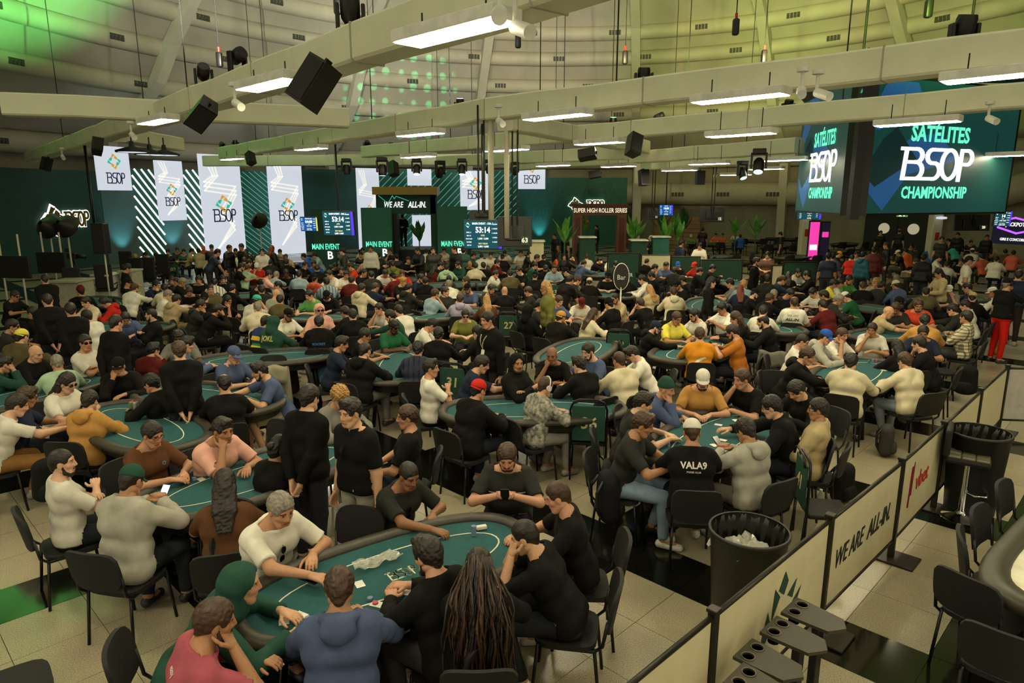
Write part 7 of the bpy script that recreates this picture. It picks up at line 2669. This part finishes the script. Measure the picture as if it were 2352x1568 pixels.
for px0, px1, yt, Y, m, lab in ((1335, 1370, 546, 28.5, M_GBAR, 'green registration desk front beside the archway'), (1505, 1542, 545, 30.0, M_SETG2, 'teal bar counter front behind the white cap'), (1455, 1490, 553, 28.5, M_GBAR, 'dark green counter front under the archway plants'), (1218, 1250, 555, 27.0, M_CANVAS, 'cream counter front beside the big TV back')):
    fr = panel_frame(px0, px1, yt, None, Y=Y)
    q = tag(panel('counter', m, fr, 0.6), lab, 'counter', 'counters at the back')
    MB().box((fr[1] / 2, 0.28, fr[2] + 0.02), (fr[1] + 0.1, 0.75, 0.05)).obj('counter_top', M_WHITE, q)
M_LEAF = plain('leaf_green', '#5d9a3c', 0.5, 0, 0.25, 6)
M_LEAFD = plain('dark_leaf_green', '#2f5f2c', 0.5, 0, 0.25, 6)
lf = MB()
for s in (-1, 1):
    pass
LP = [(0, 0), (0.06, 0.12), (0.085, 0.26), (0.07, 0.42), (0.0, 0.60), (-0.07, 0.42), (-0.085, 0.26), (-0.06, 0.12)]
leaf_me = {}
for nm, m in (('a', M_LEAF), ('b', M_LEAFD)):
    v = [(0, 0.0, 0)] ; v = [(x, -0.18 * (y / 0.6) ** 2 - 0.12 * abs(x), y) for x, y in LP] + [(0, -0.18 * (q / 0.6) ** 2 + 0.02, q) for q in (0.12, 0.26, 0.42)]
    leaf_me[nm] = mesh_np('leaf', v, [(0, 1, 8), (1, 2, 9, 8), (2, 3, 10, 9), (3, 4, 10), (4, 5, 10), (5, 6, 9, 10), (6, 7, 8, 9), (7, 0, 8)], m, True)
PLANT = [(1297, 545, 28.0, 1.5, 9, 'a', 'big-leaved bright green plant left of the wooden archway'), (1346, 522, 36.0, 1.2, 8, 'a', 'plant with orange flowers seen through the archway'), (1455, 545, 31.0, 1.6, 12, 'a', 'bushy bright green plant right of the wooden archway'), (1530, 545, 31.0, 1.5, 12, 'a', 'bright green plant on the bar counter'), (1558, 540, 31.5, 1.6, 12, 'a', 'second bright green plant on the bar counter'), (1520, 520, 40.0, 1.5, 10, 'b', 'dark green plant on the timber wall, left of two'), (1570, 518, 40.0, 1.6, 12, 'b', 'dark green plant on the timber wall, right of two'), (1690, 530, 38.0, 1.4, 10, 'a', 'yellow green plant beyond the seated bar guests'), (1736, 530, 36.0, 1.4, 10, 'a', 'bright palm leaves beyond the bar guests'), (963, 545, 33.0, 1.6, 9, 'b', 'potted plant in the stage gate doorway')]
for px, py, Y, s, n, c, lab in PLANT:
    x, z = atY(px, py, Y)
    e = tag(empty('potted_plant', (x, Y, 0)), lab, 'plant', 'potted plants at the back')
    hz = max(0.3, z - 0.2)
    MB().lathe([(0.001, 0), (0.18, 0), (0.24, 0.36), (0.20, 0.36), (0.18, 0.32), (0.001, 0.32)], 18).obj('pot', M_BLACK, e, True)
    MB().cyl((0, 0, 0.3), (0, 0, hz + 0.05), 0.03, 8).obj('stem', M_LEAFD, e)
    rr = random.Random(px)
    for i in range(n):
        q = obj('leaf', leaf_me[c], e, (0, 0, hz + rr.uniform(-0.1, 0.25)), (R(rr.uniform(-65, 25)), 0, 2 * math.pi * i / n + rr.uniform(-0.3, 0.3)))
        q.scale = (s, s, s * rr.uniform(0.8, 1.2))
    if px == 1346:
        for i in range(6): MB().ball((rr.uniform(-0.3, 0.3), rr.uniform(-0.2, 0.2), hz + rr.uniform(0.3, 0.8)), 0.09, 8, 6).obj('flower', plain('orange_flower', '#d0602a', 0.6), e, True)

# ------------------------------------------------------------------ feature table area at the left wall
M_GREYDESK = plain('pale_desk', '#9c9a84', 0.6)
M_WHITEDESK = plain('white_desk', '#cfcfc4', 0.5)


def office_chair(px, py, rz, lab):
    x, y = at(px, py, 0.95)
    e = tag(empty('office_chair', (x, y, 0), R(rz)), lab, 'office chair', 'dark swivel chairs at the feature table')
    MB().rbox((0, 0.22, 0.52), (0.52, 0.50, 0.09), 0.035).obj('seat', M_FABRIC, e)
    MB().rbox((0, 0, 0.96), (0.50, 0.09, 0.78), 0.04).obj('backrest', M_FABRIC, e)
    MB().cyl((0, 0.22, 0.1), (0, 0.22, 0.5), 0.035, 10).obj('gas_lift', M_CHROME, e, True)
    for k in range(5):
        a = 2 * math.pi * k / 5
        MB().tube([(0, 0.22, 0.12), (0.30 * math.cos(a), 0.22 + 0.30 * math.sin(a), 0.06)], 0.02, 8).obj('foot_arm', M_CHROME, e, True)
        MB().ball((0.30 * math.cos(a), 0.22 + 0.30 * math.sin(a), 0.03), 0.03, 8, 6).obj('caster', M_BLACK, e, True)
    for sx in (-1, 1): MB().tube([(sx * 0.27, 0.05, 0.70), (sx * 0.28, 0.40, 0.71), (sx * 0.27, 0.30, 0.52)], 0.02, 8).obj('armrest', M_BLACK, e, True)


for px, py, rz, lab in ((165, 645, 10, 'tall dark swivel chair before the white feature desk'), (238, 635, 20, 'slim dark swivel chair on a chrome star foot'), (289, 600, 0, 'dark swivel chair with a headrest pad, beyond the woman in black'), (313, 618, 0, 'first of three dark swivel chairs beside the woman in black'), (340, 617, 0, 'second of three dark swivel chairs beside the woman in black'), (374, 608, 0, 'third of three dark swivel chairs beside the green numbered chair')):
    office_chair(px, py, rz, lab)
for px0, px1, yt, Y, dep, m, lab in ((80, 150, 645, 19.5, 0.9, M_GREYDESK, 'pale grey studio desk behind the standing staff'), (182, 226, 631, 21.5, 0.9, M_WHITEDESK, 'white feature table desk between two swivel chairs'), (247, 279, 622, 21.8, 0.8, M_GREYDESK, 'pale block counter beside the slim swivel chair')):
    fr = panel_frame(px0, px1, yt, None, Y=Y)
    q = tag(empty('studio_desk', fr[0], fr[3]), lab, 'desk', 'studio desks at the left wall'); w, h = fr[1], fr[2]
    MB().rbox((w / 2, dep / 2, h - 0.03), (w, dep, 0.06), 0.01).obj('desk_top', m, q)
    MB().rbox((w / 2, dep * 0.55, (h - 0.06) / 2), (w * 0.92, dep * 0.8, h - 0.07), 0.01).obj('desk_body', m, q)
# tripod camera
x, y = at(165, 640, 0.9); y = 22.5; x = atY(167, 590, y)[0]
e = tag(empty('video_camera', (x, y, 0)), 'black video camera on a tripod before the dark green wall', 'camera')
zc = atY(167, 588, y)[1]
MB().rbox((0, 0, zc), (0.30, 0.18, 0.20), 0.02).obj('camera_body', M_BLACK, e)
MB().cyl((0.15, 0, zc), (0.42, 0, zc - 0.02), 0.07, 14).obj('camera_lens', M_BLACK, e, True)
MB().rbox((-0.12, 0, zc + 0.20), (0.16, 0.1, 0.12), 0.01).obj('viewfinder', M_BLACK, e)
for k in range(3):
    a = 2.1 * k; MB().tube([(0, 0, zc - 0.1), (0.42 * math.cos(a), 0.42 * math.sin(a), 0)], 0.02, 8).obj('tripod_leg', M_METAL, e, True)
# soft lamps on stands and dark monitors on poles
for px, py, Y, yb, lab, kind in ((108, 520, 21.0, None, 'round black studio lamp on a pale stand, left of two', 0), (148, 518, 21.0, None, 'round black studio lamp on a pale stand, right of two', 0), (118, 603, 20.5, None, 'dark flat monitor on two pale poles, right of two', 1), (22, 613, 19.0, None, 'dark flat monitor on two pale poles at the left frame edge', 1), (594, 505, 30.0, None, 'small black studio lamp on a stand before the striped wall', 0)):
    x, z = atY(px, py, Y)
    if kind == 0:
        e = tag(empty('studio_lamp', (x, Y, 0)), lab, 'lamp', 'studio lamps at the left wall')
        MB().cyl((0, 0.1, 0), (0, 0.1, z), 0.025, 8).obj('lamp_stand', M_DUCT, e, True)
        M = Matrix.Translation((0, 0, z)) @ Matrix.Rotation(R(65), 4, 'X')
        MB().lathe([(0.05, 0.30), (0.14, 0.22), (0.36, -0.05), (0.37, -0.08), (0.34, -0.08), (0.001, 0.1)], 20, M=M).obj('lamp_hood', M_BLACK, e, True)
    else:
        e = tag(empty('monitor', (x, Y, 0), R(-8)), lab, 'monitor', 'dark monitors at the left wall')
        w = 0.62 if px > 100 else 0.85
        MB().rbox((0, 0, z), (w * 2 * 0.75, 0.06, 0.62), 0.015).obj('monitor_shell', M_BLACK, e)
        for sx in (-0.3, 0.3): MB().cyl((sx, 0.08, 0), (sx, 0.08, z + 0.9), 0.025, 8).obj('monitor_pole', M_DUCT, e, True)
# dark column speaker beside the first banner
x, z = atY(228, 545, 21.0)
e = tag(empty('column_speaker', (x, 21.0, 0)), 'dark tall box hanging on a black pole before the grey wall', 'loudspeaker')
zt, zb = atY(228, 512, 21.0)[1], atY(228, 582, 21.0)[1]
MB().rbox((0.05, 0, (zt + zb) / 2), (0.40, 0.3, zt - zb), 0.03).obj('cabinet', M_BLACK, e)
MB().cyl((-0.1, 0, zb), (-0.1, 0, 4.9), 0.04, 8).obj('hanging_pole', M_METAL, e, True)
MB().cyl((0.1, 0, 0), (0.1, 0, zb), 0.025, 8).obj('support_pole', M_DUCT, e, True)
